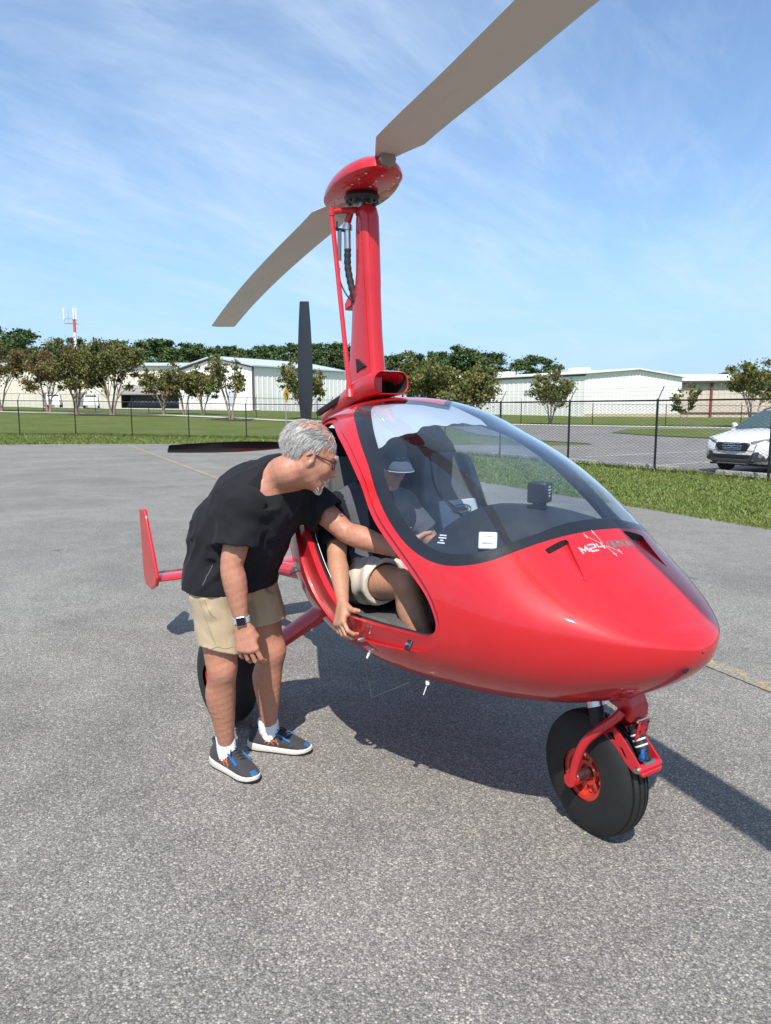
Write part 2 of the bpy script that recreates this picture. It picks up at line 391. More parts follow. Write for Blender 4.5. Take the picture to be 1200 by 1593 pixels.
# ------------------------------------------------------------------ grass blades along the near edges (uncountable)
def m_blades():
    n = NT('grass blades'); f = n.noise(1.2, 4, 0.7); g = n.n('ShaderNodeObjectInfo')
    geo = n.n('ShaderNodeNewGeometry').outputs['Random Per Island']
    col = n.ramp(geo, [(0, (0.055, 0.105, 0.016)), (0.45, (0.115, 0.175, 0.03)), (0.8, (0.18, 0.235, 0.055)), (1, (0.30, 0.27, 0.11))])
    col = n.mix(n.rng(f, 0.45, 0.7, 0, 0.5), col, (0.17, 0.17, 0.05, 1))
    n.set(Base_Color=col, Roughness=0.6, Specular_IOR_Level=0.3); return n.m
def grass_blades():
    pts = []
    def band(n, fn, h):
        u = rng.random(n); v = rng.random(n); x, y = fn(u, v); pts.append(np.column_stack([x, y, np.full(n, h)]))
    # between the apron edge and the right-hand fence
    E = np.array([(7.9, 4.0), (5.25, 10.0), (4.0, 12.75), (2.2, 16.6), (-0.5, 22.0), (-3.2, 28.0), (-5.4, 33.4)])
    Fn = np.array([(14.6, 7.0), (10.9, 12.8), (9.3, 15.4), (6.2, 20.6), (3.4, 25.2), (0.2, 30.4), (-4.0, 37.2)])
    cut = np.array([0, .22, .42, .62, .78, .9, 1.0])
    def f1(u, v):
        u = u ** 0.9
        ex = np.interp(u, cut, E[:, 0]); ey = np.interp(u, cut, E[:, 1]); fx = np.interp(u, cut, Fn[:, 0]); fy = np.interp(u, cut, Fn[:, 1])
        v = v * 1.16 - 0.03; return ex + (fx - ex) * v, ey + (fy - ey) * v
    band(190000, f1, 0.038)
    band(15000, lambda u, v: (np.interp(u, cut, E[:, 0]) + rng.normal(0, .07, len(u)), np.interp(u, cut, E[:, 1]) + rng.normal(0, .07, len(u))), 0.045)
    band(4500, lambda u, v: (np.interp(u, cut, Fn[:, 0]) + rng.normal(0, .12, len(u)), np.interp(u, cut, Fn[:, 1]) + rng.normal(0, .12, len(u))), 0.14)
    band(42000, lambda u, v: (-5 - 24 * u, 34.6 - 0.07 * np.maximum(0, 24 * u - 6) + 0 * v + v * 7), 0.09)
    P = np.concatenate(pts); n = len(P)
    h = P[:, 2] * rng.uniform(0.5, 1.5, n); a = rng.uniform(0, 2 * math.pi, n); w = rng.uniform(0.004, 0.009, n) * (1 + P[:, 1] / 16)
    z = gz(P[:, 0], P[:, 1]) - 0.012
    ca, sa = np.cos(a) * w, np.sin(a) * w; ln = rng.normal(0, 0.6, (n, 2)) * h[:, None]
    A = np.column_stack([P[:, 0] - ca, P[:, 1] - sa, z]); B = np.column_stack([P[:, 0] + ca, P[:, 1] + sa, z])
    T = np.column_stack([P[:, 0] + ln[:, 0], P[:, 1] + ln[:, 1], z + h])
    V = np.stack([A, B, T], 1).reshape(-1, 3)
    return mesh_np('grass', V, np.arange(3 * n).reshape(-1, 3), m_blades(), None, False)
tag(grass_blades(), kind='stuff')

# ------------------------------------------------------------------ chain link fences
M_fence = basic('black fence coating', (0.012, 0.012, 0.013), 0.45, var=0.2)
M_wirebk = basic('black fence wire', (0.018, 0.018, 0.018), 0.5, var=0.2)
def link_mesh(name, length, height, pitch, r):
    """one bay of diamond chain link in the XZ plane, zig-zag wires of triangular section"""
    nw = int(round(length / pitch)); ns = int(round(height / (pitch / 2)))
    zz = np.linspace(0.03, height - 0.02, ns + 1); V = []; F = []
    off = np.array([(0, r), (r * 0.87, -r / 2), (-r * 0.87, -r / 2)])
    k = 0
    for i in range(nw):
        x0 = (i + 0.5) * length / nw; d = pitch / 2 * 0.98; ph = 1 if i % 2 else -1
        xs = x0 + d * np.where(np.arange(ns + 1) % 2 == 0, -1, 1) * ph
        ys = np.where(np.arange(ns + 1) % 2 == 0, -r * 0.8, r * 0.8)
        ring = np.stack([np.stack([xs + o[0], ys + o[1], zz], 1) for o in off], 1).reshape(-1, 3); V.append(ring)
        for j in range(3):
            a = k + np.arange(ns) * 3 + j; b = k + np.arange(ns) * 3 + (j + 1) % 3
            F.append(np.stack([a, b, b + 3, a + 3], 1))
        k += 3 * (ns + 1)
    me_o = mesh_np(name, np.concatenate(V), np.concatenate(F), M_wirebk, None, False)
    me = me_o.data; bpy.data.objects.remove(me_o); return me
BAY = 3.09; HF = 1.83
bay_mesh = link_mesh('mesh_panel', BAY, HF - 0.05, 0.080, 0.0052)
bay_mesh_far = link_mesh('mesh_panel', 6.2, HF - 0.05, 0.16, 0.006)
def post_mesh(r=0.030, arm=True, side=1):
    m = MB(); m.tube([(0, 0, -0.05), (0, 0, HF + 0.02)], r, 8); m.tube([(0, 0, HF + 0.02), (0, 0, HF + 0.05)], [r * 1.15, r * 0.5], 8)
    if arm: m.tube([(0, 0, HF), (0, side * 0.22, HF + 0.36)], 0.014, 6)
    return m
def fence(name, P, label, group, far=False, arms=True, side=1, bay=BAY):
    root = empty(name, (P[0][0], P[0][1], gzf(*P[0])), 0, label, 'fence', group)
    L0 = Vector(root.location)
    pm = None; mp = bay_mesh_far if far else bay_mesh
    barb = MB()
    for i, p in enumerate(P):
        p = Vector((p[0], p[1], gzf(*p))); q = P[min(i + 1, len(P) - 1)]; pr = P[max(i - 1, 0)]
        ang = math.atan2(q[1] - pr[1], q[0] - pr[0])
        if pm is None:
            o = post_mesh(0.03 if not far else 0.035, arms, side).build('fence_post', M_fence, root, True); pm = o
        else:
            o = pm.copy(); COL.objects.link(o); o.parent = root
        o.location = p - L0; o.rotation_euler = (0, 0, ang)
        if i < len(P) - 1:
            q3 = Vector((q[0], q[1], gzf(*q))); d = q3 - p; ln = d.length
            o = bpy.data.objects.new('mesh_panel', mp); link(o, root)
            o.location = p - L0; o.rotation_euler = (0, -math.asin(d.z / ln), math.atan2(d.y, d.x))
            o.scale = (ln / (6.2 if far else BAY), 1, 1)
            rail = MB(); rail.tube([p - L0 + Vector((0, 0, HF)), q3 - L0 + Vector((0, 0, HF))], 0.021, 8)
            if arms:
                nrm = Vector((-math.sin(ang), math.cos(ang), 0))
                for t in (0.4, 0.7, 0.97):
                    o3 = nrm * (side * 0.22 * t) + Vector((0, 0, HF + 0.36 * t)); sag = Vector((0, 0, -0.012))
                    A = p - L0 + o3; B = q3 - L0 + o3
                    barb.tube([A, (A + B) / 2 + sag, B], 0.0028 if not far else 0.004, 4, False)
            for zz in (0.06,):
                rail.build('top_rail', M_fence, root, True); rail = MB(); rail.tube([p - L0 + Vector((0, 0, zz)), q3 - L0 + Vector((0, 0, zz))], 0.004, 4); rail.build('tension_wire', M_fence, root, True)
    if arms: b = barb.build('barbed_wire', M_wirebk, root, True)
    return root
d = Vector((-0.52, 0.854))
PR = [(8.6 + d.x * BAY * i, 16.55 + d.y * BAY * i) for i in range(-3, 9)]
fence('chain_link_fence', PR, 'black chain link fence along the parking lot behind the red aircraft nose', 'fences round the apron', side=-1)
PL = [PR[-1]] + [(-7.4 - 3.09 * i, 39.5 + 0.16 * i) for i in range(0, 9)]
PL[0] = (PR[-1][0], PR[-1][1])
fence('chain_link_fence', PL, 'black chain link fence across the lawn left of the rotor aircraft', 'fences round the apron', side=-1)
PF = []
for t in np.arange(0, 100, 6.2):
    x = -56 + t; PF.append((x, float(np.interp(x, [-75, -39, -21.6, -9, 12.4, 31, 60], [86, 82, 78, 70.5, 67, 64.5, 62]))))
fence('chain_link_fence', PF, 'distant barbed wire fence between the sidewalk and the hangars', 'fences round the apron', far=True, side=1)

# ------------------------------------------------------------------ hangars
def m_metal_wall(name, col, rough=0.55):
    n = NT(name); co = n.co(); f = n.noise(0.8, 5, 0.6, co); g = n.noise(6, 3, 0.6, co, sc3=(1, 1, 0.08))
    c = n.mix(n.rng(f, 0.3, 0.7, 0, 0.6), C4(col), C4(tuple(x * 0.9 for x in col)))
    c = n.mix(n.rng(g, 0.55, 0.8, 0, 0.25), c, C4(tuple(x * 0.72 for x in col)))
    n.set(Base_Color=c, Roughness=rough); return n.m
M_wallw = m_metal_wall('white metal siding', (0.80, 0.79, 0.745)); M_wallc = m_metal_wall('cream metal siding', (0.66, 0.62, 0.52))
M_wallb = m_metal_wall('beige metal siding', (0.56, 0.49, 0.41)); M_roof = m_metal_wall('pale blue grey roofing', (0.47, 0.53, 0.58), 0.45)
M_roofw = m_metal_wall('white roofing', (0.8, 0.8, 0.79), 0.5); M_trimd = basic('dark trim', (0.09, 0.06, 0.05), 0.6)
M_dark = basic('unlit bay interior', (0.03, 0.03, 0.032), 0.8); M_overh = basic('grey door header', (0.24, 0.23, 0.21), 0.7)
M_redcol = basic('red oxide steel', (0.19, 0.05, 0.04), 0.6); M_base = basic('tan base course', (0.55, 0.45, 0.34), 0.8)
def rib_wall(name, A, B, zb, heights, mat, parent, rib=0.9, depth=0.05, thick=0.25, top=None):
    """ribbed metal wall from A to B (x,y), base zb; heights: (t, z) top profile"""
    A = Vector(A); B = Vector(B); L = (B - A).length; u = (B - A) / L; n = Vector((u.y, -u.x))      # n faces the viewer's side
    t = 0.0; prof = []
    k = int(L / rib)
    for i in range(k):
        s = L / k * i; w = L / k
        prof += [(s, 0.0), (s + w * 0.72, 0.0), (s + w * 0.78, depth), (s + w * 0.94, depth)]
    prof.append((L, 0.0)); m = MB(); lo = []; hi = []
    for (s, dn) in prof:
        p = A + u * s + n * dn; z = float(np.interp(s / L, [h[0] for h in heights], [h[1] for h in heights]))
        lo.append((p.x, p.y, zb)); hi.append((p.x, p.y, z))
    kk = len(prof); bk = [((A + u * s - n * thick).x, (A + u * s - n * thick).y) for (s, _) in prof]
    m.v += lo + hi + [(x, y, zb) for x, y in bk] + [(x, y, h[2]) for (x, y), h in zip(bk, hi)]
    for i in range(kk - 1):
        m.f += [(i, i + 1, kk + i + 1, kk + i), (2 * kk + i + 1, 2 * kk + i, 3 * kk + i, 3 * kk + i + 1), (kk + i, kk + i + 1, 3 * kk + i + 1, 3 * kk + i)]
    m.f += [(0, kk, 3 * kk, 2 * kk), (kk - 1, 3 * kk - 1, 4 * kk - 1, 2 * kk - 1)]
    return m.build(name, mat, parent)
def slab(name, quad, th, mat, parent):
    m = MB(); lo = [Vector(p) for p in quad]; m.v = [tuple(p) for p in lo] + [tuple(p + Vector((0, 0, th))) for p in lo]
    m.f = [(0, 1, 2, 3), (7, 6, 5, 4), (0, 4, 5, 1), (1, 5, 6, 2), (2, 6, 7, 3), (3, 7, 4, 0)]
    return m.build(name, mat, parent)
# gabled white hangar left of the mast
def gable_hangar():
    h = empty('hangar', (0, 0, 0), 0, 'white gabled hangar with pale blue roof left of the rotor mast', 'hangar', 'hangars beyond the fences')
    C0 = Vector((-17.65, 100.0)); sv = Vector((11.6, 15.6)); gv = Vector((-12.6, 9.4)); zb = gzf(*C0) - 0.3
    D0 = C0 + gv; M0 = C0 + gv * 0.5; ze, za = 7.25, 8.75
    rib_wall('wall', D0, C0, zb, [(0, ze), (0.5, za), (1, ze)], M_wallw, h)
    rib_wall('wall', C0 + Vector((0.02, 0.06)), C0 + sv, zb, [(0, ze), (1, ze)], M_wallw, h)
    e = 0.5; g0 = -sv.normalized() * 0.5
    a = C0 - gv.normalized() * e + g0; b = M0 + g0
    slab('roof', [(a.x, a.y, ze + .02), (b.x, b.y, za + .05), ((b + sv).x, (b + sv).y, za + .05), ((a + sv).x, (a + sv).y, ze + .02)], 0.18, M_roof, h)
    c = D0 + gv.normalized() * e + g0
    slab('roof', [(b.x, b.y, za + .05), (c.x, c.y, ze + .02), ((c + sv).x, (c + sv).y, ze + .02), ((b + sv).x, (b + sv).y, za + .05)], 0.18, M_roof, h)
    m = MB(); m.box((C0.x, C0.y - .08, (zb + ze) / 2), (0.28, 0.2, ze - zb)); m.build('corner_trim', M_trimd, h)
    m = MB()
    for p, q, z0, z1 in ((C0, M0, ze, za), (M0, D0, za, ze)):
        d2 = Vector((0.05, -0.12)); m.tube([(p.x + d2.x, p.y + d2.y, z0 - .05), (q.x + d2.x, q.y + d2.y, z1 - .05)], 0.16, 4)
    m.build('rake_trim', M_trimd, h)
    m = MB(); p = C0 + sv * 0.55; nrm = Vector((sv.y, -sv.x)).normalized()
    r = Matrix.Rotation(math.atan2(sv.y, sv.x), 3, 'Z'); m.box((p.x + nrm.x * .1, p.y + nrm.y * .1, zb + 1.5), (1.1, 0.12, 2.4), r); m.build('door', M_overh, h)
    m = MB(); p = C0 + gv * 0.28; nrm = Vector((gv.y, -gv.x)).normalized() * -1
    r = Matrix.Rotation(math.atan2(gv.y, gv.x), 3, 'Z'); m.box((p.x + nrm.x * .1, p.y + nrm.y * .1, zb + 1.9), (1.4, 0.14, 1.7), r); m.build('window', M_roof, h)
gable_hangar()
def cream_hangar():
    h = empty('hangar', (0, 0, 0), 0, 'long cream hangar with a dark open bay behind the crepe myrtles', 'hangar', 'hangars beyond the fences')
    y0 = 112.0; zb = gzf(-35, y0) - .3; zt = 8.0
    L, R_ = -60.5, -26.5; b0, b1 = -39.6, -27.4
    rib_wall('wall', (L, y0), (b0, y0), zb, [(0, zt), (1, zt)], M_wallc, h)
    rib_wall('wall', (b1, y0), (R_, y0), zb, [(0, zt), (1, zt)], M_wallc, h)
    rib_wall('wall', (b0, y0), (b1, y0), 5.2, [(0, zt), (1, zt)], M_wallc, h)
    m = MB(); m.prism([(y0 - .06, 5.2), (y0 - 2.2, 3.9), (y0 - 2.2, 3.75), (y0 - .06, 5.0)], b0, b1, 'X'); m.build('canopy', M_overh, h)
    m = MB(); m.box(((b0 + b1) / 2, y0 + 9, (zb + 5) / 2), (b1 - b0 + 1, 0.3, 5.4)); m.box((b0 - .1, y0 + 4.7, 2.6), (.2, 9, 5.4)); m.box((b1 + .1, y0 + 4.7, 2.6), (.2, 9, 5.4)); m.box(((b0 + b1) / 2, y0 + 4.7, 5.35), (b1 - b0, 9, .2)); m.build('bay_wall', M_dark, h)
    slab('roof', [(L - .5, y0 - .6, zt + .02), (R_ + .4, y0 - .6, zt + .02), (R_ + .4, y0 + 9, zt + .9), (L - .5, y0 + 9, zt + .9)], .15, M_roof, h)
    for x in (-50.5, -45.5):
        m = MB(); m.box((x, y0 - .1, zb + 1.6), (1.6, .14, 2.2)); m.build('door', M_overh, h)
cream_hangar()
def white_hangar():
    h = empty('hangar', (0, 0, 0), 0, 'wide white metal hangar with low gable right of the aircraft', 'hangar', 'hangars beyond the fences')
    C0 = Vector((25.4, 95.0)); gv = Vector((16.6, 11.2)); sv = Vector((-17.0, 25.2)); zb = gzf(*C0) - .4
    ze, za = 6.05, 6.85; M0 = C0 + gv * .5; D0 = C0 + gv
    rib_wall('wall', C0, D0, zb, [(0, ze), (.5, za), (1, ze)], M_wallw, h, rib=.7)
    rib_wall('wall', C0 + sv, C0 + Vector((-.03, .05)), zb, [(0, ze), (1, ze)], M_wallw, h, rib=.9)
    g0 = -sv.normalized() * .45; e = gv.normalized() * .45
    a = C0 - e + g0; b = M0 + g0; c = D0 + e + g0
    slab('roof', [(a.x, a.y, ze + .02), (b.x, b.y, za + .04), ((b + sv).x, (b + sv).y, za + .04), ((a + sv).x, (a + sv).y, ze + .02)], .2, M_roofw, h)
    slab('roof', [(b.x, b.y, za + .04), (c.x, c.y, ze + .02), ((c + sv).x, (c + sv).y, ze + .02), ((b + sv).x, (b + sv).y, za + .04)], .2, M_roofw, h)
    m = MB(); nrm = Vector((-sv.y, sv.x)).normalized(); nrm = nrm if nrm.x < 0 else -nrm
    p, q = C0 + nrm * .12, C0 + sv + nrm * .12; m.tube([(p.x, p.y, ze - .12), (q.x, q.y, ze - .12)], .12, 4); m.build('gutter', M_trimd, h)
    for t, u, w in ((.12, .14, 2.6), (.55, .10, 2.2), (.9, .12, 1.4)):
        p = C0 + sv * t + gv * u; m = MB(); m.box((p.x, p.y, ze + .62), (w, 1.4, .75), Matrix.Rotation(math.atan2(sv.y, sv.x), 3, 'Z')); m.build('roof_vent', M_roofw, h, bevel=.05)
    rib_wall('base_course', C0 + Vector((-.03, -.1)), D0 + Vector((0, -.1)), zb, [(0, zb + .75), (1, zb + .75)], M_base, h, rib=6, depth=.01, thick=.06)
    m = MB(); p = C0 + sv * .34 + nrm * .1; m.box((p.x, p.y, zb + 3.7), (.12, 1.0, .5), Matrix.Rotation(math.atan2(sv.y, sv.x) - math.pi / 2, 3, 'Z')); m.build('wall_sign', M_roof, h)
white_hangar()
def beige_hangar():
    h = empty('hangar', (0, 0, 0), 0, 'beige open sided hangar with red steel columns at the right edge', 'hangar', 'hangars beyond the fences')
    A = Vector((43.2, 110.0)); B = Vector((80, 104)); zb = gzf(50, 108) - .3; zt = 5.5
    rib_wall('wall', A, B, zb, [(0, zt), (1, zt)], M_wallb, h, rib=.8)
    u = (B - A).normalized(); n = Vector((u.y, -u.x))
    p, q = A + n * .9, B + n * .9
    slab('roof', [(p.x, p.y, zt + .25), (q.x, q.y, zt + .25), ((B - n * 12).x, (B - n * 12).y, zt + .9), ((A - n * 12).x, (A - n * 12).y, zt + .9)], .8, M_roofw, h)
    slab('eave', [(p.x, p.y, zt - .02), (q.x, q.y, zt - .02), (B.x, B.y, zt - .02), (A.x, A.y, zt - .02)], .24, M_trimd, h)
    for t in (.118, .45, .75):
        c = A + (B - A) * t + n * .25; m = MB(); m.box((c.x, c.y, (zb + zt) / 2), (.26, .25, zt - zb - .1)); m.build('column', M_redcol, h)
    m = MB(); c = (A + B) / 2 + n * .15; m.box((c.x, c.y, zb + .95), ((B - A).length, .14, .12), Matrix.Rotation(math.atan2(u.y, u.x), 3, 'Z')); m.build('base_rail', M_redcol, h)
beige_hangar()
# bleacher rows parked in the dark bay
bl = empty('bleacher', (-33.5, 115.5, gzf(-33.5, 112)), 0, 'rows of grey seats inside the dark open hangar bay', 'bleacher')
M_seatg = basic('grey plastic seats', (0.22, 0.24, 0.28), 0.5)
for k in range(4):
    m = MB(); m.box((0, k * .8 - 2.6, .25 + k * .42), (11.2, .7, .12)); m.box((0, k * .8 - 2.4, .1 + k * .21), (10.8, .08, .3 + k * .42)); m.build('tier', M_overh, bl)
    m = MB()
    for i in range(20):
        m.box((-5.2 + i * .55, k * .8 - 2.6, .47 + k * .42), (.4, .4, .07)); m.box((-5.2 + i * .55, k * .8 - 2.42, .68 + k * .42), (.4, .06, .36))
    m.build('seat_row', M_seatg, bl)['kind'] = 'stuff'

# ------------------------------------------------------------------ trees
def m_leaf(name, cols, trans=0.25):
    n = NT(name); r = n.n('ShaderNodeNewGeometry').outputs['Random Per Island']; f = n.noise(0.9, 3, 0.6)
    s = n.n('ShaderNodeMath', {0: r, 1: n.rng(f, 0.3, 0.7, -0.3, 0.3)}, operation='ADD').outputs[0]
    k = len(cols); col = n.ramp(s, [(i / (k - 1), c) for i, c in enumerate(cols)])
    n.set(Base_Color=col, Roughness=0.6, Specular_IOR_Level=0.25)
    tr = n.n('ShaderNodeBsdfTranslucent', {'Color': col}); mx = n.n('ShaderNodeMixShader', {'Fac': trans})
    n.l(n.b.outputs[0], mx.inputs[1]); n.l(tr.outputs[0], mx.inputs[2]); n.l(mx.outputs[0], n.out.inputs[0]); return n.m
M_myrtle = m_leaf('crepe myrtle leaves autumn', [(0.061, 0.088, 0.027), (0.121, 0.155, 0.043), (0.182, 0.176, 0.057), (0.243, 0.155, 0.068)])
M_myrtleb = m_leaf('crepe myrtle leaves russet', [(0.068, 0.081, 0.027), (0.142, 0.135, 0.046), (0.209, 0.149, 0.059), (0.270, 0.149, 0.074)])
M_myrtleg = m_leaf('crepe myrtle leaves green', [(0.061, 0.095, 0.027), (0.128, 0.162, 0.041), (0.189, 0.189, 0.057), (0.243, 0.169, 0.068)])
M_pineleaf = m_leaf('pine needles', [(0.026, 0.054, 0.018), (0.054, 0.096, 0.029), (0.090, 0.138, 0.043), (0.120, 0.162, 0.062)], 0.12)
M_bark = basic('pale bark', (0.30, 0.235, 0.18), 0.85, var=0.3, scale=3); M_pinebark = basic('pine bark', (0.13, 0.09, 0.065), 0.9, var=0.35, scale=3)
def leaves_mesh(centers, radii, n, size, rg, flat=0.75):
    k = rg.integers(0, len(centers), n); d = rg.normal(size=(n, 3)); d /= np.linalg.norm(d, axis=1)[:, None]
    rr = radii[k] * np.minimum(np.abs(rg.normal(0, .62, n)) + .12, 1.5); P = centers[k] + d * rr[:, None] * np.array([1, 1, flat])
    a = rg.normal(size=(n, 3)); a /= np.linalg.norm(a, axis=1)[:, None]; b = np.cross(a, rg.normal(size=(n, 3))); b /= np.linalg.norm(b, axis=1)[:, None]
    s = (size * rg.uniform(0.5, 1.3, n))[:, None]
    V = np.stack([P - a * s * .5 - b * s * .32, P + a * s * .1 - b * s * .5, P + a * s * .6, P + b * s * .4], 1).reshape(-1, 3)
    return V, np.arange(4 * n).reshape(-1, 4)
def myrtle(name, seed, H, spread, n, mat, sparse=1.0, trunks=4, leaf=0.2):
    rg = np.random.default_rng(seed); rd = random.Random(seed)
    root = empty(name); m = MB(); tips = []
    for t in range(trunks):
        a = 2 * math.pi * t / trunks + rd.uniform(-.5, .5); r0 = rd.uniform(.05, .16)
        p = Vector((r0 * math.cos(a), r0 * math.sin(a), -.1)); pts = [p]; hh = H * rd.uniform(.42, .55); out = spread * rd.uniform(.18, .42)
        for s in range(1, 6):
            f = s / 5; q = Vector((math.cos(a) * (r0 + out * f ** 1.3) + rd.uniform(-.06, .06), math.sin(a) * (r0 + out * f ** 1.3) + rd.uniform(-.06, .06), hh * f)); pts.append(q)
        m.tube(pts, [H * .016, H * .014, H * .0125, H * .011, H * .009, H * .007], 6)
        for b in range(6):
            st = pts[rd.choice([2, 3, 3, 4, 5])]; a2 = a + rd.uniform(-1.5, 1.5); ln = spread * rd.uniform(.4, .9)
            up = H * rd.uniform(.16, .46); e = st + Vector((math.cos(a2) * ln * .6, math.sin(a2) * ln * .6, up))
            if e.z > H * .94: e.z = H * rd.uniform(.75, .94)
            mid = (st + e) / 2 + Vector((rd.uniform(-.2, .2), rd.uniform(-.2, .2), up * .08))
            m.tube([st, mid, e], [H * .006, H * .0045, H * .002], 5); tips.append(e); tips.append((mid + e) / 2)
            for c in range(2):
                e2 = e + Vector((rd.uniform(-.7, .7) * spread * .35, rd.uniform(-.7, .7) * spread * .35, rd.uniform(-.05, .16) * H)); m.tube([mid.lerp(e, .6), e2], [H * .003, H * .0013], 4); tips.append(e2)
    m.build('trunk', M_bark, root, True, angle=60)
    C = np.array([tuple(t) for t in tips]); C = C[C[:, 2] > H * .36]
    rad = rg.uniform(.13, .27, len(C)) * spread * sparse
    V, F = leaves_mesh(C, rad, n, leaf, rg); mesh_np('crown', V, F, mat, root, False); return root
def pine(name, seed, H, n=6500, leaf=0.50):
    rg = np.random.default_rng(seed); rd = random.Random(seed); root = empty(name); m = MB(); tips = []; rad = []
    top = Vector((rd.uniform(-.5, .5), rd.uniform(-.5, .5), H)); m.tube([(0, 0, -.3), (0.1, 0, H * .5), tuple(top)], [H * .016, H * .011, H * .003], 7)
    for i in range(30):
        f = rd.uniform(.34, 1.0); a = rd.uniform(0, 6.28); ln = H * (.05 + .18 * math.sin(math.pi * min(1, (1.06 - f) / .6))) * rd.uniform(.6, 1.2)
        s = Vector((0.1, 0, H * f * .97)); e = s + Vector((math.cos(a) * ln, math.sin(a) * ln, H * rd.uniform(.0, .05))); m.tube([s, e], [H * .004, H * .0015], 4)
        tips.append(e); rad.append(H * rd.uniform(.06, .10)); tips.append(s.lerp(e, .55)); rad.append(H * rd.uniform(.05, .08))
    tips.append(top); rad.append(H * .05)
    m.build('trunk', M_pinebark, root, True)
    V, F = leaves_mesh(np.array([tuple(t) for t in tips]), np.array(rad), n, leaf, rg, .62); mesh_np('crown', V, F, M_pineleaf, root, False); return root

def px2(px, d): return (px - 600) / 1150 * d
GM = 'crepe myrtles along the sidewalk'
myr = [  # x, y, height, spread, leaves, material, sparse, trunks, label
    (-40.2, 78, 6.8, 3.4, 5200, M_myrtleb, 1.0, 3, 'russet crepe myrtle at the far left edge of the lawn'),
    (-33.4, 74, 6.6, 2.9, 3800, M_myrtleb, 1.0, 3, 'russet crepe myrtle second from the left edge, left of the tower'),
    (-28.6, 69.2, 6.7, 2.7, 3600, M_myrtle, .95, 4, 'crepe myrtle in the mulch bed right of the red and white tower'),
    (-25.2, 68.8, 7.2, 3.2, 5200, M_myrtle, 1.0, 4, 'tallest brown green crepe myrtle, right end of the mulch bed'),
    (-22.6, 76, 4.9, 2.5, 2600, M_myrtleg, .95, 4, 'crepe myrtle with pale branches in front of the dark bay'),
    (-20.4, 75.5, 4.9, 2.1, 2300, M_myrtle, 1.0, 3, 'brownish crepe myrtle right of the dark open bay'),
    (-18.4, 75, 4.7, 2.3, 2300, M_myrtleg, .9, 3, 'crepe myrtle in front of the gabled hangar, left of the sparse one'),
    (-13.1, 63.2, 5.7, 2.5, 1250, M_myrtleg, .75, 3, 'sparse crepe myrtle with bare white trunks in its own mulch ring'),
    (-7.6, 70, 5.2, 2.5, 2600, M_myrtleg, .9, 4, 'crepe myrtle behind the black upright propeller blade'),
    (2.9, 60, 5.0, 2.6, 3400, M_myrtleg, 1.0, 5, 'leafy crepe myrtle behind the red air intake'),
    (6.1, 58, 4.8, 3.0, 5200, M_myrtleg, 1.05, 5, 'dense rounded crepe myrtle above the canopy roof'),
    (14.1, 64, 4.6, 2.5, 3000, M_myrtle, .9, 3, 'reddish topped crepe myrtle in front of the white hangar wall'),
    (26.2, 65.5, 3.3, 1.4, 750, M_myrtleg, .8, 2, 'small thin crepe myrtle by the corner of the beige hangar'),
    (31.6, 64, 6.0, 2.9, 3800, M_myrtleg, .95, 3, 'dark green crepe myrtle above the white parked car')]
for i, (x, y, H, sp, n, mt, spa, tk, lab) in enumerate(myr):
    t = myrtle('crepe_myrtle', 100 + i * 7, H, sp, int(n * 2.1), mt, spa, tk, leaf=0.20); t.location = (x, y, gzf(x, y)); tag(t, lab, 'tree', GM)
GP = 'pines behind the hangars'
protos = [pine('pine_tree', s, 16.0) for s in (11, 12, 13, 14)]
first = [True] * 4
def put_pine(x, y, h, k, lab):
    o = protos[k] if first[k] else copy_tree(protos[k]); first[k] = False
    o.location = (x, y, gzf(x, y)); s = h / 16.0; o.scale = (s * rd0.uniform(.95, 1.25), s * rd0.uniform(.95, 1.25), s); o.rotation_euler = (0, 0, rd0.uniform(0, 6.28)); tag(o, lab, 'tree', GP)
rd0 = random.Random(5)
def pine_row(pxs, dmin, dmax, ytop, lab, jit=6):
    for px in pxs:
        d = rd0.uniform(dmin, dmax); yt = ytop + rd0.uniform(-jit, jit); put_pine((px - 600) / 1150 * d, d, 1.6 + (637 - yt) / 1150 * d - gzf((px - 600) / 1150 * d, d), rd0.randrange(4), lab)
pine_row([-40, -15, 4, 22, 36, 45], 125, 160, 521, 'tall pine above the russet myrtles at the left edge', 8)
pine_row([70, 100, 122, 150, 166, 184], 150, 185, 541, 'pine just behind the red and white radio tower', 9)
pine_row([200, 222, 240, 256, 272, 288, 303], 150, 185, 536, 'tall pine above the cream hangar roof', 8)
pine_row(range(308, 540, 12), 165, 210, 544, 'pine above the gabled hangar roof', 6)
pine_row(range(548, 640, 13), 165, 200, 553, 'pine behind the base of the rotor mast', 6)
pine_row([650, 668, 690, 706, 722, 738, 752, 766], 140, 170, 551, 'broad pine above the dense crepe myrtle', 7)
pine_row([800, 822, 838], 150, 165, 561, 'flat topped pine behind the white hangar roof', 5)
pine_row([1033, 1108, 1122], 170, 190, 582, 'pine top just peeking over the right hangar roofs', 3)
pine_row(range(1150, 1330, 22), 170, 200, 588, 'low pine behind the beige hangar', 4)

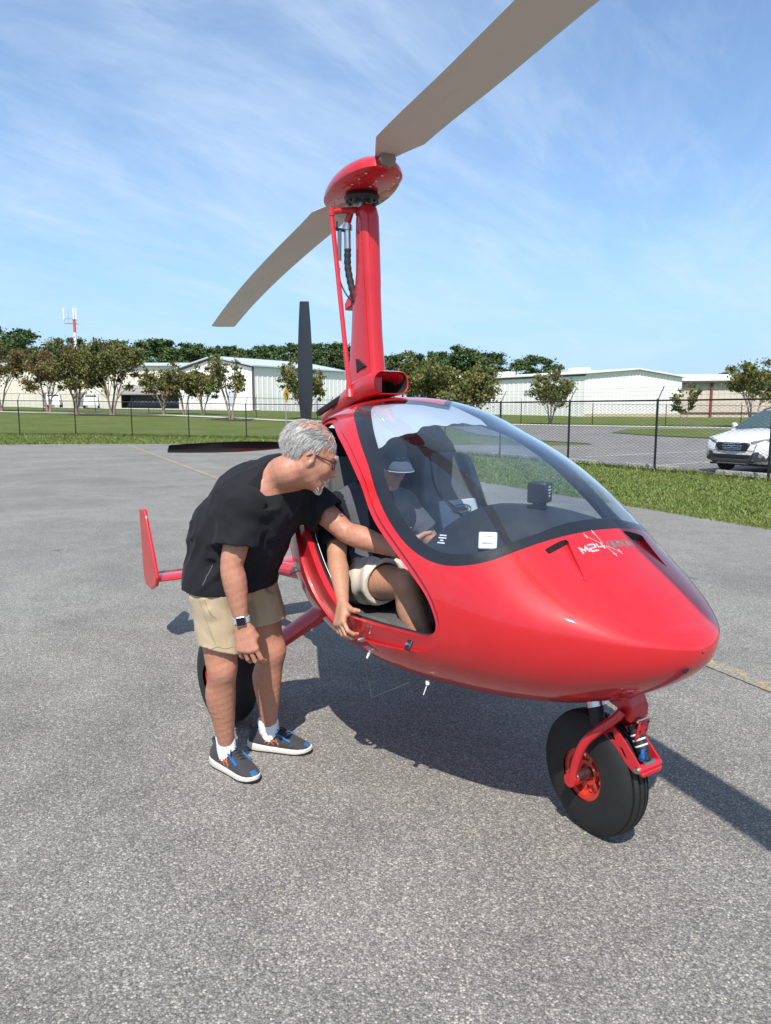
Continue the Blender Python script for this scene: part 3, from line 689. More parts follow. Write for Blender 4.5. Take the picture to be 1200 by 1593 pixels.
# ------------------------------------------------------------------ radio tower, road sign
M_towr = basic('tower red paint', (0.60, 0.10, 0.07), 0.5); M_toww = basic('tower white paint', (0.8, 0.8, 0.78), 0.5); M_galv = basic('galvanised steel', (0.45, 0.46, 0.47), 0.4, 0.6)
tw = empty('radio_tower', (-61.6, 150, gzf(-61.6, 150)), 0, 'red and white banded radio tower with antenna panels above the trees', 'tower')
zz = [0, 9.5, 13.0, 15.6, 19.0]; mm = [M_toww, M_towr, M_toww, M_towr]
zz = [0, 8.8, 11.2, 14.6, 17.2]
for i in range(4):
    m = MB(); r0 = .36 - zz[i] * .006; r1 = .36 - zz[i + 1] * .006; m.tube([(0, 0, zz[i] + (.01 if i else -.2)), (0, 0, zz[i + 1])], [r0, r1], 12); m.build('tower_section', mm[i], tw, True)
m = MB(); m.tube([(-1.9, 0, 16.4), (.5, 0, 16.4)], .06, 6); m.tube([(-1.9, 0, 17.3), (.5, 0, 17.3)], .05, 6)
for x in (-1.9, -1.1, -.3, .5): m.tube([(x, 0, 16.3), (x, 0, 18.6)], .04, 5)
m.tube([(-1.9, .3, 16.4), (.2, 1.6, 16.4)], .06, 5); m.build('antenna_frame', M_galv, tw, True)
for x, y in ((-1.9, -.15), (.05, -.3), (.5, -.15)):
    m = MB(); m.box((x, y, 18.2), (.28, .2, 2.2)); m.build('antenna_panel', M_toww, tw, bevel=.04)
M_signy = basic('yellow sign sheet', (0.75, 0.42, 0.03), 0.4); M_signk = basic('black sign ink', (0.02, 0.02, 0.02), 0.5)
sg = empty('road_sign', (-7.2, 54, gzf(-7.2, 54)), R(68), 'yellow road sign with black curve mark on a thin pole', 'sign')
m = MB(); m.tube([(0, 0, -.1), (0, 0, 2.5)], .035, 6); m.build('sign_pole', M_galv, sg, True)
m = MB(); q = .44; m.prism([(0, 2.3 - .62), (q, 2.3), (0, 2.3 + .62), (-q, 2.3)], -.05, -.035, 'Y'); m.build('sign_plate', M_signy, sg, bevel=.01)
m = MB(); m.tube([(.12, -.056, 1.95), (.12, -.056, 2.25), (.02, -.056, 2.38), (-.12, -.056, 2.4)], .04, 5); m.build('curve_mark', M_signk, sg, True)
# ------------------------------------------------------------------ the red gyroplane (local frame: X forward, Y port, Z up; origin on the ground under the nose wheel)
GA = R(-56); GLOC = Vector((0.855, 2.57, 0.0))
gyro = empty('gyroplane', GLOC, GA, 'shiny red enclosed gyroplane with two long grey rotor blades and open side door', 'gyroplane')
GM4 = Matrix.Translation(GLOC) @ Matrix.Rotation(GA, 4, 'Z')
def L2W(V):
    V = np.asarray(V, float); c, s = math.cos(GA), math.sin(GA)
    return np.column_stack([GLOC.x + V[:, 0]*c - V[:, 1]*s, GLOC.y + V[:, 0]*s + V[:, 1]*c, V[:, 2]])

# materials
def m_paintred(name='red gloss paint', col=(0.50, 0.010, 0.0155)):
    n = NT(name); co = n.co(); f = n.noise(3, 4, 0.6, co)
    fine = n.noise(420, 2, 0.5, co); dust = n.noise(9, 5, 0.7, co)
    c = n.mix(f, C4(tuple(x * .95 for x in col)), C4(tuple(x * 1.05 for x in col)))
    geo = n.n('ShaderNodeNewGeometry')
    nz = n.n('ShaderNodeSeparateXYZ', {0: geo.outputs['Normal']}).outputs['Z']
    c = n.mix(n.rng(dust, 0.5, 0.85, 0.0, 0.05), c, (0.45, 0.28, 0.25, 1))
    n.set(Base_Color=c, Roughness=n.rng(dust, 0.3, 0.8, 0.42, 0.52), Specular_IOR_Level=0.22, Coat_Weight=1.0)
    n.set(Coat_Roughness=n.rng(dust, 0.3, 0.75, 0.012, 0.04))
    n.bump(n.noise(1.7, 3, 0.5, co), 0.03, 0.02); return n.m
M_red = m_paintred(); M_redm = basic('red powder coat', (0.50, 0.014, 0.022), 0.34, coat=0.5, var=.08)
M_band = basic('black canopy edging', (0.012, 0.013, 0.016), 0.28, coat=.4, var=.2)
M_trim = basic('dark grey cabin trim', (0.035, 0.036, 0.04), 0.65, var=.2, bump=.2, bscale=300)
M_trimb = basic('black cabin lining', (0.012, 0.012, 0.014), 0.75, var=.2)
M_black = basic('black plastic', (0.014, 0.014, 0.015), 0.4, var=.2); M_rub = basic('black hose rubber', (0.016, 0.016, 0.016), 0.6, var=.3, scale=40)
M_alu = basic('bare aluminium', (0.62, 0.62, 0.62), 0.28, 1.0, var=.1); M_steel = basic('brushed steel', (0.42, 0.40, 0.37), 0.35, 1.0, var=.15)
M_wht = basic('white plastic', (0.78, 0.78, 0.77), 0.4, var=.04); M_silv = basic('silver decal', (0.62, 0.62, 0.64), 0.4, var=.05); M_grey = basic('grey decal', (0.13, 0.12, 0.125), 0.4, var=.05)
M_carb = basic('dark carbon blade', (0.016, 0.017, 0.02), 0.22, coat=.35, var=.3, scale=30)
def m_blade():
    n = NT('grey beige rotor skin'); co = n.co(); f = n.noise(1.5, 5, .6, co, sc3=(.4, 3, 1)); g = n.noise(18, 4, .7, co, sc3=(.25, 1, 1))
    c = n.mix(f, (0.50, 0.475, 0.405, 1), (0.57, 0.545, 0.47, 1)); c = n.mix(n.rng(g, .62, .8, 0, .35), c, (0.20, 0.185, 0.165, 1))
    n.set(Base_Color=c, Roughness=.42, Coat_Weight=.15); return n.m
M_blade = m_blade()
def m_glass(name, tint, ior=1.5, dust=0.03, k=1.0):
    n = NT(name); t = n.t; co = n.co()
    tr = n.n('ShaderNodeBsdfTransparent', {'Color': C4(tint)}); gl = n.n('ShaderNodeBsdfGlossy', {'Roughness': 0.015, 'Color': (1, 1, 1, 1)})
    bf = n.n('ShaderNodeNewGeometry').outputs['Backfacing']      # a thin sheet reflects alike from both sides
    fr = n.n('ShaderNodeFresnel', {'IOR': n.rng(bf, 0, 1, ior, 1 / ior)}).outputs[0]
    fk = n.n('ShaderNodeMath', {0: fr, 1: k}, operation='MULTIPLY', use_clamp=True).outputs[0]
    m1 = n.n('ShaderNodeMixShader', {'Fac': fk}); n.l(tr.outputs[0], m1.inputs[1]); n.l(gl.outputs[0], m1.inputs[2])
    sp = n.n('ShaderNodeTexVoronoi', {'Vector': co, 'Scale': 26.0}); dots = n.rng(sp.outputs['Distance'], 0.035, 0.06, 0.55, 0.0)
    dm = n.n('ShaderNodeMath', {0: n.rng(n.noise(7, 5, .7, co), .35, .8, dust * .4, dust * 1.8), 1: dots}, operation='MAXIMUM').outputs[0]
    df = n.n('ShaderNodeBsdfDiffuse', {'Color': (.6, .62, .64, 1)})
    dm2 = n.n('ShaderNodeMath', {0: dm, 1: n.rng(n.noise(3.1, 2, .5, co), .5, .62, 0.12, 1.0)}, operation='MULTIPLY').outputs[0]
    m2 = n.n('ShaderNodeMixShader', {'Fac': dm2}); n.l(m1.outputs[0], m2.inputs[1]); n.l(df.outputs[0], m2.inputs[2])
    n.l(m2.outputs[0], n.out.inputs[0]); t.nodes.remove(n.b); return n.m
M_glass = m_glass('canopy perspex', (0.87, 0.93, 0.98), 1.5, .018, 1.8)

# fuselage stations (fitted): X, top, bottom, half width, height of the widest point
FX = np.array([.317, .307, .277, .214, .114, -.093, -.394, -.794, -1.196, -1.544, -1.894, -2.243, -2.383])
FT = np.array([.824, .849, .873, .905, .975, 1.111, 1.352, 1.531, 1.652, 1.646, 1.557, 1.418, 1.361])
FB = np.array([.824, .780, .736, .681, .618, .536, .481, .458, .482, .587, .757, .957, 1.038])
FW = np.array([.0, .074, .148, .238, .337, .481, .585, .698, .690, .562, .400, .226, .158])
FM = np.array([.824, .834, .845, .852, .860, .858, .832, .884, .985, 1.044, 1.110, 1.193, 1.229])
EXP = 2.25
def sxx(x): return np.sqrt(np.maximum(FX[0] - x, 0))
def fus(x, off=0.0):
    s = sxx(np.asarray(x, float)); ks = sxx(FX)
    r = [pchip(ks, k, s) for k in (FT, FB, FW, FM)]
    r[2] = np.maximum(r[2], 0)
    return r[0] - off, r[1] + off, np.maximum(r[2] - off, 0.001), r[3]
def ysurf(x, z, off=0.0):
    zt, zb, w, zm = fus(x, off); h = np.where(z > zm, zt - zm, zm - zb)
    return w * np.maximum(1 - np.clip(np.abs((z - zm) / np.maximum(h, 1e-4)), 0, 1) ** EXP, 0) ** (1 / EXP)
def zsurf(x, y, off=0.0, top=True):
    zt, zb, w, zm = fus(x, off); q = np.maximum(1 - np.clip(np.abs(y) / np.maximum(w, 1e-4), 0, 1) ** EXP, 0) ** (1 / EXP)
    return zm + (zt - zm) * q if top else zm - (zm - zb) * q
def fus_loft(nx, na, off=0.0, x0=None, x1=-2.38):
    x0 = FX[0] if x0 is None else x0
    s = np.linspace(0 if x0 == FX[0] else math.sqrt(FX[0] - x0), math.sqrt(FX[0] - x1), nx); s[0] = max(s[0], .02 if off == 0 else .12); x = FX[0] - s ** 2
    zt, zb, w, zm = fus(x, off); a = np.linspace(0, 2 * np.pi, na, endpoint=False); ca, sa = np.cos(a), np.sin(a); e = 2 / EXP
    cc = np.sign(ca) * np.abs(ca) ** e; ss = np.sign(sa) * np.abs(sa) ** e
    Y = w[:, None] * cc; Z = zm[:, None] + np.where(ss > 0, (zt - zm)[:, None] * ss, (zm - zb)[:, None] * ss)
    V = np.stack([np.repeat(x[:, None], na, 1), Y, Z], -1).reshape(-1, 3)
    i, j = np.meshgrid(np.arange(nx - 1), np.arange(na), indexing='ij'); A = (i * na + j).ravel(); B = (i * na + (j + 1) % na).ravel()
    T = np.concatenate([np.stack([A, B, B + na], 1), np.stack([A, B + na, A + na], 1)])
    # caps
    V = np.concatenate([V, [[x[0] + (.003 if off == 0 else 0), 0, zm[0]], [x[-1], 0, zm[-1]]]]); n0, n1 = len(V) - 2, len(V) - 1
    jj = np.arange(na); T = np.concatenate([T, np.stack([np.full(na, n0), (jj + 1) % na, jj], 1), np.stack([np.full(na, n1), (nx - 1) * na + jj, (nx - 1) * na + (jj + 1) % na], 1)])
    return V, T[:, ::-1].copy()
def sdpoly(P, poly):
    """signed distance, positive inside"""
    P = np.asarray(P, float); A = np.asarray(poly, float); B = np.roll(A, -1, 0); best = np.full(len(P), 1e9); ins = np.zeros(len(P), bool)
    for a, b in zip(A, B):
        e = b - a; w = P - a; t = np.clip((w @ e) / max(e @ e, 1e-12), 0, 1); d = w - t[:, None] * e; best = np.minimum(best, (d * d).sum(1))
        if a[1] != b[1]:
            c = (a[1] > P[:, 1]) != (b[1] > P[:, 1]); ins ^= c & (P[:, 0] < (b[0] - a[0]) * (P[:, 1] - a[1]) / (b[1] - a[1]) + a[0])
    d = np.sqrt(best); return np.where(ins, d, -d)
def cut(V, T, L, f, sel, new):
    """triangles with a label in sel are split along f = 0; the part where f > 0 becomes label new"""
    fv = f(V); fv = np.where(np.abs(fv) < 1e-6, 1e-6, fv); s = fv > 0
    act = np.isin(L, sel); k = s[T].sum(1)
    L = L.copy(); L[act & (k == 3)] = new
    mixed = np.where(act & (k > 0) & (k < 3))[0]; cache = {}; nv = []; nt = []; nl = []; base = len(V)
    def ed(a, b):
        key = (a, b) if a < b else (b, a)
        if key not in cache:
            t = fv[a] / (fv[a] - fv[b]); nv.append(V[a] + (V[b] - V[a]) * t); cache[key] = base + len(nv) - 1
        return cache[key]
    for ti in mixed:
        t = T[ti]; old = L[ti]; q = s[t]
        lone = 0 if (q[1] == q[2]) else (1 if q[0] == q[2] else 2)
        a, b, c = (int(t[lone]), int(t[(lone + 1) % 3]), int(t[(lone + 2) % 3])); ab, ac = ed(a, b), ed(a, c)
        la = new if s[a] else old; lb = old if s[a] else new
        nt += [(a, ab, ac), (ab, b, c), (ab, c, ac)]; nl += [la, lb, lb]
    keep = np.ones(len(T), bool); keep[mixed] = False
    T2 = np.concatenate([T[keep], np.array(nt, int).reshape(-1, 3)]); L2 = np.concatenate([L[keep], np.array(nl, int)])
    return (np.concatenate([V, np.array(nv).reshape(-1, 3)]) if nv else V), T2, L2
def sub(V, T, L, lab):
    F = T[np.isin(L, lab)]; u, inv = np.unique(F, return_inverse=True); return V[u], inv.reshape(-1, 3)

CAN = [(-1.40, 1.63), (-1.286, 1.591), (-1.106, 1.522), (-.9, 1.396), (-.753, 1.281), (-.634, 1.183), (-.538, 1.112), (-.453, 1.069), (-.374, 1.052), (-.297, 1.058),
       (-.225, 1.081), (-.182, 1.115), (-.160, 1.141), (-.151, 1.155)]
CAN = [tuple(p) for p in catmull(CAN, 6)] + [(-.150, 1.3), (-.15, 2.2), (-1.40, 2.2)]
DOORO = [(-1.45, 1.56), (-1.32, 1.548), (-1.075, 1.466), (-.855, 1.333), (-.692, 1.198), (-.567, 1.103), (-.467, 1.020), (-.393, .945), (-.352, .873), (-.343, .815), (-.362, .765), (-.42, .727), (-.54, .708),
         (-.69, .700), (-.83, .697), (-.925, .722), (-1.01, .800), (-1.11, .920), (-1.22, 1.045), (-1.34, 1.165), (-1.47, 1.30), (-1.575, 1.44), (-1.555, 1.535)]
DOORI = [(-1.43, 1.535), (-1.31, 1.522), (-1.085, 1.443), (-.870, 1.312), (-.710, 1.178), (-.588, 1.085), (-.489, 1.003), (-.416, .932), (-.378, .868), (-.370, .825), (-.388, .798), (-.44, .780), (-.55, .782),
         (-.69, .786), (-.80, .792), (-.875, .825), (-.965, .905), (-1.06, 1.005), (-1.165, 1.115), (-1.285, 1.235), (-1.41, 1.35), (-1.50, 1.46), (-1.50, 1.515)]
DO = catmull(DOORO, 6, True); DI = catmull(DOORI, 6, True)
def xrear(V): return V[:, 0] - (-1.42 + .37 * np.maximum(1 - np.abs(V[:, 1]) / .30, 0) ** 0.8)
def f_can(V): return np.where(V[:, 2] > .95, np.minimum(sdpoly(V[:, [0, 2]], CAN), xrear(V)), -1.0)
def f_canin(V): return f_can(V) - .040
def f_door(V): return np.where(V[:, 1] < -.02, sdpoly(V[:, [0, 2]], DO), -1.0)
PW = [(-1.60, 1.515), (-1.57, 1.40), (-1.50, 1.24), (-1.40, 1.03), (-1.36, 1.0), (-.52, 1.0), (-.50, 1.02), (-.60, 1.10), (-.722, 1.19), (-.882, 1.325), (-1.098, 1.456), (-1.33, 1.538), (-1.50, 1.555)]
def f_port(V): return np.where(V[:, 1] > .02, sdpoly(V[:, [0, 2]], PW), -1.0)
# NACA inlets in the nose: triangles in plan
NACA = [(.015, .222), (-.140, .268), (-.145, .150)]
def f_naca(V):
    q = np.column_stack([V[:, 0], np.abs(V[:, 1])]); return np.where(V[:, 2] > .95, sdpoly(q, NACA), -1.0)
V, T = fus_loft(150, 200); Lb = np.zeros(len(T), int)
V, T, Lb = cut(V, T, Lb, f_can, [0], 1)          # black band
V, T, Lb = cut(V, T, Lb, f_canin, [1], 2)        # glass
V, T, Lb = cut(V, T, Lb, f_door, [0], 3)         # starboard door opening, removed
V, T, Lb = cut(V, T, Lb, f_port, [0], 4)         # port door window
V, T, Lb = cut(V, T, Lb, f_naca, [0], 5)         # inlets, removed
body = mesh_np('fuselage', *sub(V, T, Lb, [0]), M_red, gyro)
mesh_np('canopy_edge', *sub(V, T, Lb, [1]), M_band, gyro)
canopy = mesh_np('canopy', *sub(V, T, Lb, [2]), M_glass, gyro)
mesh_np('door_window', *sub(V, T, Lb, [4]), M_glass, gyro)
# lining inside the shell
V, T = fus_loft(90, 120, .026, x0=.1); Lb = np.zeros(len(T), int)
V, T, Lb = cut(V, T, Lb, lambda v: f_can(v) - .008, [0], 1)
V, T, Lb = cut(V, T, Lb, lambda v: np.where(v[:, 1] < -.02, sdpoly(v[:, [0, 2]], DI), -1.0), [0], 1)
V, T, Lb = cut(V, T, Lb, f_port, [0], 1)
V, T, Lb = cut(V, T, Lb, lambda v: f_naca(v) + .02, [0], 1)
mesh_np('cabin_lining', *sub(V, T, Lb, [0]), M_trimb, gyro)
# door flange: outer loop on the skin, step, inner loop, jamb
def flange(side):
    O, I = DO, DI; n = len(O); yo = ysurf(O[:, 0], O[:, 1]); yi = ysurf(I[:, 0], I[:, 1])
    r = [np.column_stack([O[:, 0], side * yo, O[:, 1]]), np.column_stack([O[:, 0] * .985 + I[:, 0] * .015, side * (yo - .012), O[:, 1] * .985 + I[:, 1] * .015])]
    mid = O * .45 + I * .55; ym = ysurf(mid[:, 0], mid[:, 1]); r.append(np.column_stack([mid[:, 0], side * (ym - .016), mid[:, 1]]))
    r.append(np.column_stack([I[:, 0], side * (yi - .012), I[:, 1]])); i2 = I * 1.0; r.append(np.column_stack([i2[:, 0], side * (yi - .045), i2[:, 1]]))
    V = np.concatenate(r); F = []
    for k in range(len(r) - 1):
        a = k * n + np.arange(n); b = k * n + (np.arange(n) + 1) % n; F.append(np.stack([a, b, b + n, a + n], 1))
    return V, np.concatenate(F)
Vf, Ff = flange(-1)
df = mesh_np('door_frame', Vf, Ff, M_redm, gyro)
try: df.data.set_sharp_from_angle(angle=R(40))
except Exception: pass
# seal along the inner edge
m = MB(); I3 = np.column_stack([DI[:, 0], -(ysurf(DI[:, 0], DI[:, 1]) - .045), DI[:, 1]]); m.tube(list(I3[18:]) , .006, 6); m.build('door_seal', M_black, gyro, True)
m = MB(); st = [p for p in I3[84:120]]; m.tube([Vector(p) + Vector((-.0, .012, .004)) for p in st], .0016, 5); m.build('seal_cord', M_silv, gyro, True)
# NACA floors
for s in (1, -1):
    ap = np.array(NACA[0]); a = np.array(NACA[1]); b = np.array(NACA[2]); top = []; bot = []
    for t in np.linspace(0.0, 1, 9):
        p, q = ap + (a - ap) * t, ap + (b - ap) * t
        top += [(p[0], s * p[1], float(zsurf(p[0], p[1]))), (q[0], s * q[1], float(zsurf(q[0], q[1])))]
        dz = .024 * t
        bot += [(p[0], s * p[1], float(zsurf(p[0], p[1])) - dz), (q[0], s * q[1], float(zsurf(q[0], q[1])) - dz)]
    m = MB(); m.v = [tuple(map(float, p)) for p in top + bot]; k = len(top)
    for i in range(0, k - 2, 2): m.f += [(k + i, k + i + 1, k + i + 3, k + i + 2), (i, k + i, k + i + 2, i + 2), (i + 1, i + 3, k + i + 3, k + i + 1)]
    m.build('air_inlet', M_redm, gyro)
    m = MB(); e = k - 2; m.v = [m2 for m2 in [top[e], top[e + 1], bot[e + 1], bot[e]]]; m.v = [tuple(map(float, p)) for p in m.v]; m.f = [(0, 1, 2, 3)]; m.build('inlet_mouth', M_trimb, gyro)
# flat dark disc painted for the shade in the tow hole, landing lamp, static bits
def on_skin(x, y, off=0.0, top=True): return Vector((x, y, float(zsurf(x, y, off, top))))
m = MB(); m.lathe([(.0, .0015), (.0135, .0015)], 20, (0, 0, 0), 'X')
txs = np.linspace(.31, .15, 200); tx_ = float(txs[np.argmax(ysurf(txs, np.full(200, .768)) > .062)])
def frame_at(p, nrm): return Matrix.Translation(p) @ Vector(nrm).to_track_quat('X', 'Z').to_matrix().to_4x4()
m.build('tow_hole_shade', M_trimb, gyro, True, M=frame_at(Vector((tx_, -.062, .768)), (.93, -.25, -.15)))

# interior
bulk = MB(); zs = np.linspace(.55, 1.6, 12); P = []
for z in zs: P.append((-1.52, float(ysurf(-1.52, z, .03)), z))
ring = [(p[0], p[1], p[2]) for p in P] + [(p[0], -p[1], p[2]) for p in reversed(P)]
bulk.v = ring + [(x - .03, y, z) for x, y, z in ring]; k = len(ring); bulk.f = [tuple(range(k)), tuple(reversed(range(k, 2 * k)))] + [(i, (i + 1) % k, k + (i + 1) % k, k + i) for i in range(k)]
bulk.build('bulkhead', M_trimb, gyro)
m = MB(); zs = []; n = 14
fl = [(x, float(ysurf(x, .56, .04))) for x in np.linspace(-1.5, .0, n)]
m.prism([(x, -w) for x, w in fl] + [(x, w) for x, w in reversed(fl)], .545, .56, 'Z'); m.build('cabin_floor', M_trimb, gyro)
M_seat = basic('dark grey seat leather', (0.10, 0.103, 0.105), 0.5, var=.15, bump=.25, bscale=260); M_seatl = basic('light grey seat panel', (0.52, 0.53, 0.54), 0.5, var=.06, bump=.2, bscale=300)
def seat(y0):
    s = MB(); Y0, Y1 = y0 - .22, y0 + .22; rows = []
    for x, zt, zb, k in ((-1.36, .80, .60, .9), (-1.2, .735, .60, 1), (-1.0, .73, .60, 1), (-.82, .765, .60, 1), (-.72, .772, .60, .98), (-.66, .745, .60, .95), (-.635, .68, .61, .9)):
        w = .262 * k; rows.append([(x, y0 - w, zb), (x, y0 + w, zb), (x, y0 + w, zt - .035), (x, y0 + w * .88, zt), (x, y0 + w * .6, zt - .012), (x, y0 - w * .6, zt - .012), (x, y0 - w * .88, zt), (x, y0 - w, zt - .035)])
    rows = [[(x, math.copysign(min(abs(y), float(ysurf(x, z)) - .035), y), z) for x, y, z in r] for r in rows]      # kept inside the hull
    s.rings(rows); c = s.build('seat_cushion', M_seat, gyro, True, bevel=.012)
    s = MB(); rows = []
    for t in np.linspace(0, 1, 9):
        x = -1.24 - .20 * t; z = .74 + .62 * t; w = .225 * (1 - .28 * t ** 3); th = .10
        d = Vector((.95, 0, .3)) * .5 * th
        rows.append([(x + d.x, y0 - w, z + d.z - .02), (x + d.x + .012, y0 - w * .6, z + d.z), (x + d.x - .01, y0 - w * .5, z + d.z), (x + d.x - .01, y0 + w * .5, z + d.z), (x + d.x + .012, y0 + w * .6, z + d.z), (x + d.x, y0 + w, z + d.z - .02),
                     (x - d.x, y0 + w, z - d.z), (x - d.x, y0 - w, z - d.z)])
    s.rings(rows); b = s.build('seat_back', M_seat, gyro, True, bevel=.012)
    s = MB(); rows = []
    for t in np.linspace(.05, .62, 7):
        x = -1.24 - .20 * t + .055; z = .74 + .62 * t + .012; w = .15 * (1 - .25 * t)
        rows.append([(x + .004, y0 - w, z), (x + .014, y0 - w * .8, z), (x + .014, y0 + w * .8, z), (x + .004, y0 + w, z), (x - .03, y0 + w, z - .01), (x - .03, y0 - w, z - .01)])
    s.rings(rows); s.build('seat_panel', M_seatl, b, True, bevel=.006)
    return b
sb_r = seat(-.33); sb_l = seat(.30)
# oval badge with lettering on the port seat panel
def text_obj(name, txt, size, mat, parent, M, extrude=.0008, sx=1.0, bold=0.0, align='CENTER'):
    cu = bpy.data.curves.new(name, 'FONT'); cu.body = txt; cu.size = size; cu.extrude = extrude; cu.align_x = align; cu.align_y = 'CENTER'; cu.offset = bold
    cu.resolution_u = 3
    o = bpy.data.objects.new(name + '_src', cu); COL.objects.link(o); dg = bpy.context.evaluated_depsgraph_get()
    me = bpy.data.meshes.new_from_object(o.evaluated_get(dg)); bpy.data.objects.remove(o); bpy.data.curves.remove(cu)
    me.transform(Matrix.Diagonal((sx, 1, 1, 1))); me.transform(M); me.name = name; me.materials.clear(); me.materials.append(mat)
    return link(bpy.data.objects.new(name, me), parent)
def face_frame(p, nrm, up=(0, 0, 1)):
    z = Vector(nrm).normalized(); x = Vector(up).cross(z).normalized(); y = z.cross(x); Mx = Matrix((x, y, z)).transposed().to_4x4(); Mx.translation = p; return Mx
bp = Vector((-1.275, .305, 1.09)); fr = face_frame(bp, (.95, 0, .30))
m = MB(); q = np.linspace(0, 2 * math.pi, 25)[:-1]; m.tube([(.062 * math.cos(a), .024 * math.sin(a), .002) for a in list(q) + [q[0]]], .0028, 5, False); m.build('badge_ring', M_grey, sb_l, True, M=fr)
text_obj('badge_text', 'MAGNI', .028, M_grey, sb_l, fr @ Matrix.Translation((0, 0, .003)), bold=.0008)
# dash hood: from the base of the canopy up to an arched rear edge
m = MB(); rows = []
fr_y = np.linspace(-.57, .57, 25)
cb = np.array([(x, float(ysurf(x, z)), z) for x, z in CAN[24:78]])
def can_x(y):      # canopy base line, x for |y|
    yy = cb[:, 1]; k = np.argmax(yy); return float(np.interp(abs(y), yy[k:][::-1], cb[k:, 0][::-1])), float(np.interp(abs(y), yy[k:][::-1], cb[k:, 2][::-1]))
for y in fr_y:
    x0, z0 = can_x(y); x0 -= .012; z0 -= .016
    ye = y * .90; x1 = -.66 + .0 * abs(y); z1 = max(1.205 - .115 * (abs(y) / .40) ** 2, 1.055)
    rows.append([(x0 + (x1 - x0) * t, y + (ye - y) * t, z0 + (z1 - z0) * t + .035 * math.sin(math.pi * t) * (1 - (y / .6) ** 2)) for t in np.linspace(0, 1, 9)] + [(x1 - .01, ye, z1 - .03), (x1 + .03, ye, z1 - .03 - .19 * max(0, 1 - (abs(y) / .40) ** 3))])
m.rings(rows, cap=False, closed=False); dash = m.build('dash_hood', basic('matt black dash', (0.022, 0.023, 0.026), .6, var=.15), gyro, True, angle=60)
# compass on the hood
cm_ = MB(); cm_.box((0, 0, .052), (.078, .086, .082)); cm_.build('compass', M_black, gyro, bevel=.006, M=Matrix.Translation((-.43, .0, 1.222)) @ Matrix.Rotation(R(28), 4, 'Z'))
CF = Matrix.Translation((-.43, .0, 1.222)) @ Matrix.Rotation(R(28), 4, 'Z')
m = MB(); m.box((0, 0, .006), (.05, .03, .02)); m.box((-.01, 0, -.006), (.07, .05, .012)); m.build('compass_mount', M_black, gyro, bevel=.003, M=CF)
def print_rows(name, mat, M, widths, h, pitch):
    """rows of print too small to read in the photograph"""
    m = MB()
    for i, ws in enumerate(widths):
        x = -sum(ws) / 2 - .0012 * (len(ws) - 1) / 2
        for w in ws: m.box((x + w / 2, -i * pitch, 0), (w, h, .0008)); x += w + .0012
    m.build(name, mat, gyro, M=M)
print_rows('compass_print', M_wht, CF @ face_frame(Vector((.0402, 0, .075)), (1, 0, 0)), [(.012, .014), (.030, .009), (.018,), (.010, .006)], .006, .012)
# white gadget and a small sticker on the inside of the windscreen
gp = Vector((-.292, -.395, 1.137)); gn = Vector((.62, -.60, .55)).normalized(); gf = face_frame(gp, gn)
m = MB(); m.box((0, 0, 0), (.066, .066, .014)); m.build('white_beacon', M_wht, gyro, bevel=.006, M=gf, segs=3)
m = MB(); m.box((0, -.012, .008), (.040, .008, .002)); m.build('beacon_label', M_grey, gyro, M=gf)
print_rows('beacon_print', M_grey, gf @ Matrix.Translation((0, .014, .0074)), [(.008, .020)], .006, .01)
sf = face_frame(Vector((-.415, -.505, 1.135)), Vector((.35, -.75, .55)))
print_rows('windscreen_sticker', M_silv, sf @ Matrix.Translation((0, .016, 0)), [(.016, .010), (.022, .008), (.014,), (.010, .018)], .005, .010)
# fabric sunshade lining the canopy roof
n1, n2 = 40, 14; Vs = []
for j in range(n2):
    for i in range(n1):
        y = -.50 + .60 * i / (n1 - 1); t = j / (n2 - 1)
        fx = -.93 + .10 * (y + .5) + .010 * math.sin(i * .55) + .006 * math.sin(i * 1.3 + 1) - .06 * max(0, (abs(y) - .38)) * 4
        x = -1.40 + (fx + 1.40) * t
        yy = y * (1 - .18 * (1 - t)); Vs.append((x, yy, float(zsurf(x, min(abs(yy), float(fus(x)[2]) * .97), .014)) - .005 * abs(math.sin(i * .33 + j * .5)) * t - (.010 if j == n2 - 1 else 0)))
Vs = np.array(Vs); i, j = np.meshgrid(np.arange(n1 - 1), np.arange(n2 - 1)); a = (j * n1 + i).ravel()
sh = mesh_np('sunshade', Vs, np.stack([a, a + 1, a + n1 + 1, a + n1], 1), basic('white shade cloth', (.44, .47, .51), .8, var=.06), gyro)
# headset cable and roof console between the seats
m = MB(); cb_ = catmull([(-1.25, .02, 1.50), (-1.22, .05, 1.38), (-1.15, .03, 1.24), (-1.08, .05, 1.16), (-1.02, .10, 1.10), (-1.03, .16, 1.06), (-1.08, .15, 1.08), (-1.08, .09, 1.14), (-1.12, .02, 1.20)], 6); m.tube(list(cb_), .005, 6); m.build('headset_cable', M_black, gyro, True)
m = MB(); m.box((-1.35, 0, 1.52), (.3, .16, .10)); m.build('roof_console', M_trim, gyro, bevel=.02)
m = MB(); m.tube([(-1.45, .18, 1.25), (-1.28, .22, 1.02), (-1.22, .28, .86)], .018, 4); m.build('shoulder_belt', M_black, gyro, True)
m = MB(); m.tube([(-.62, 0, .62), (-.70, 0, .80), (-.80, -.01, .93)], [.02, .014, .012], 8); m.lathe([(0, -.0), (.02, .01), (.022, .06), (.018, .11), (0, .12)], 12, (-.805, -.01, .92), 'Z'); m.build('control_stick', M_black, gyro, True)

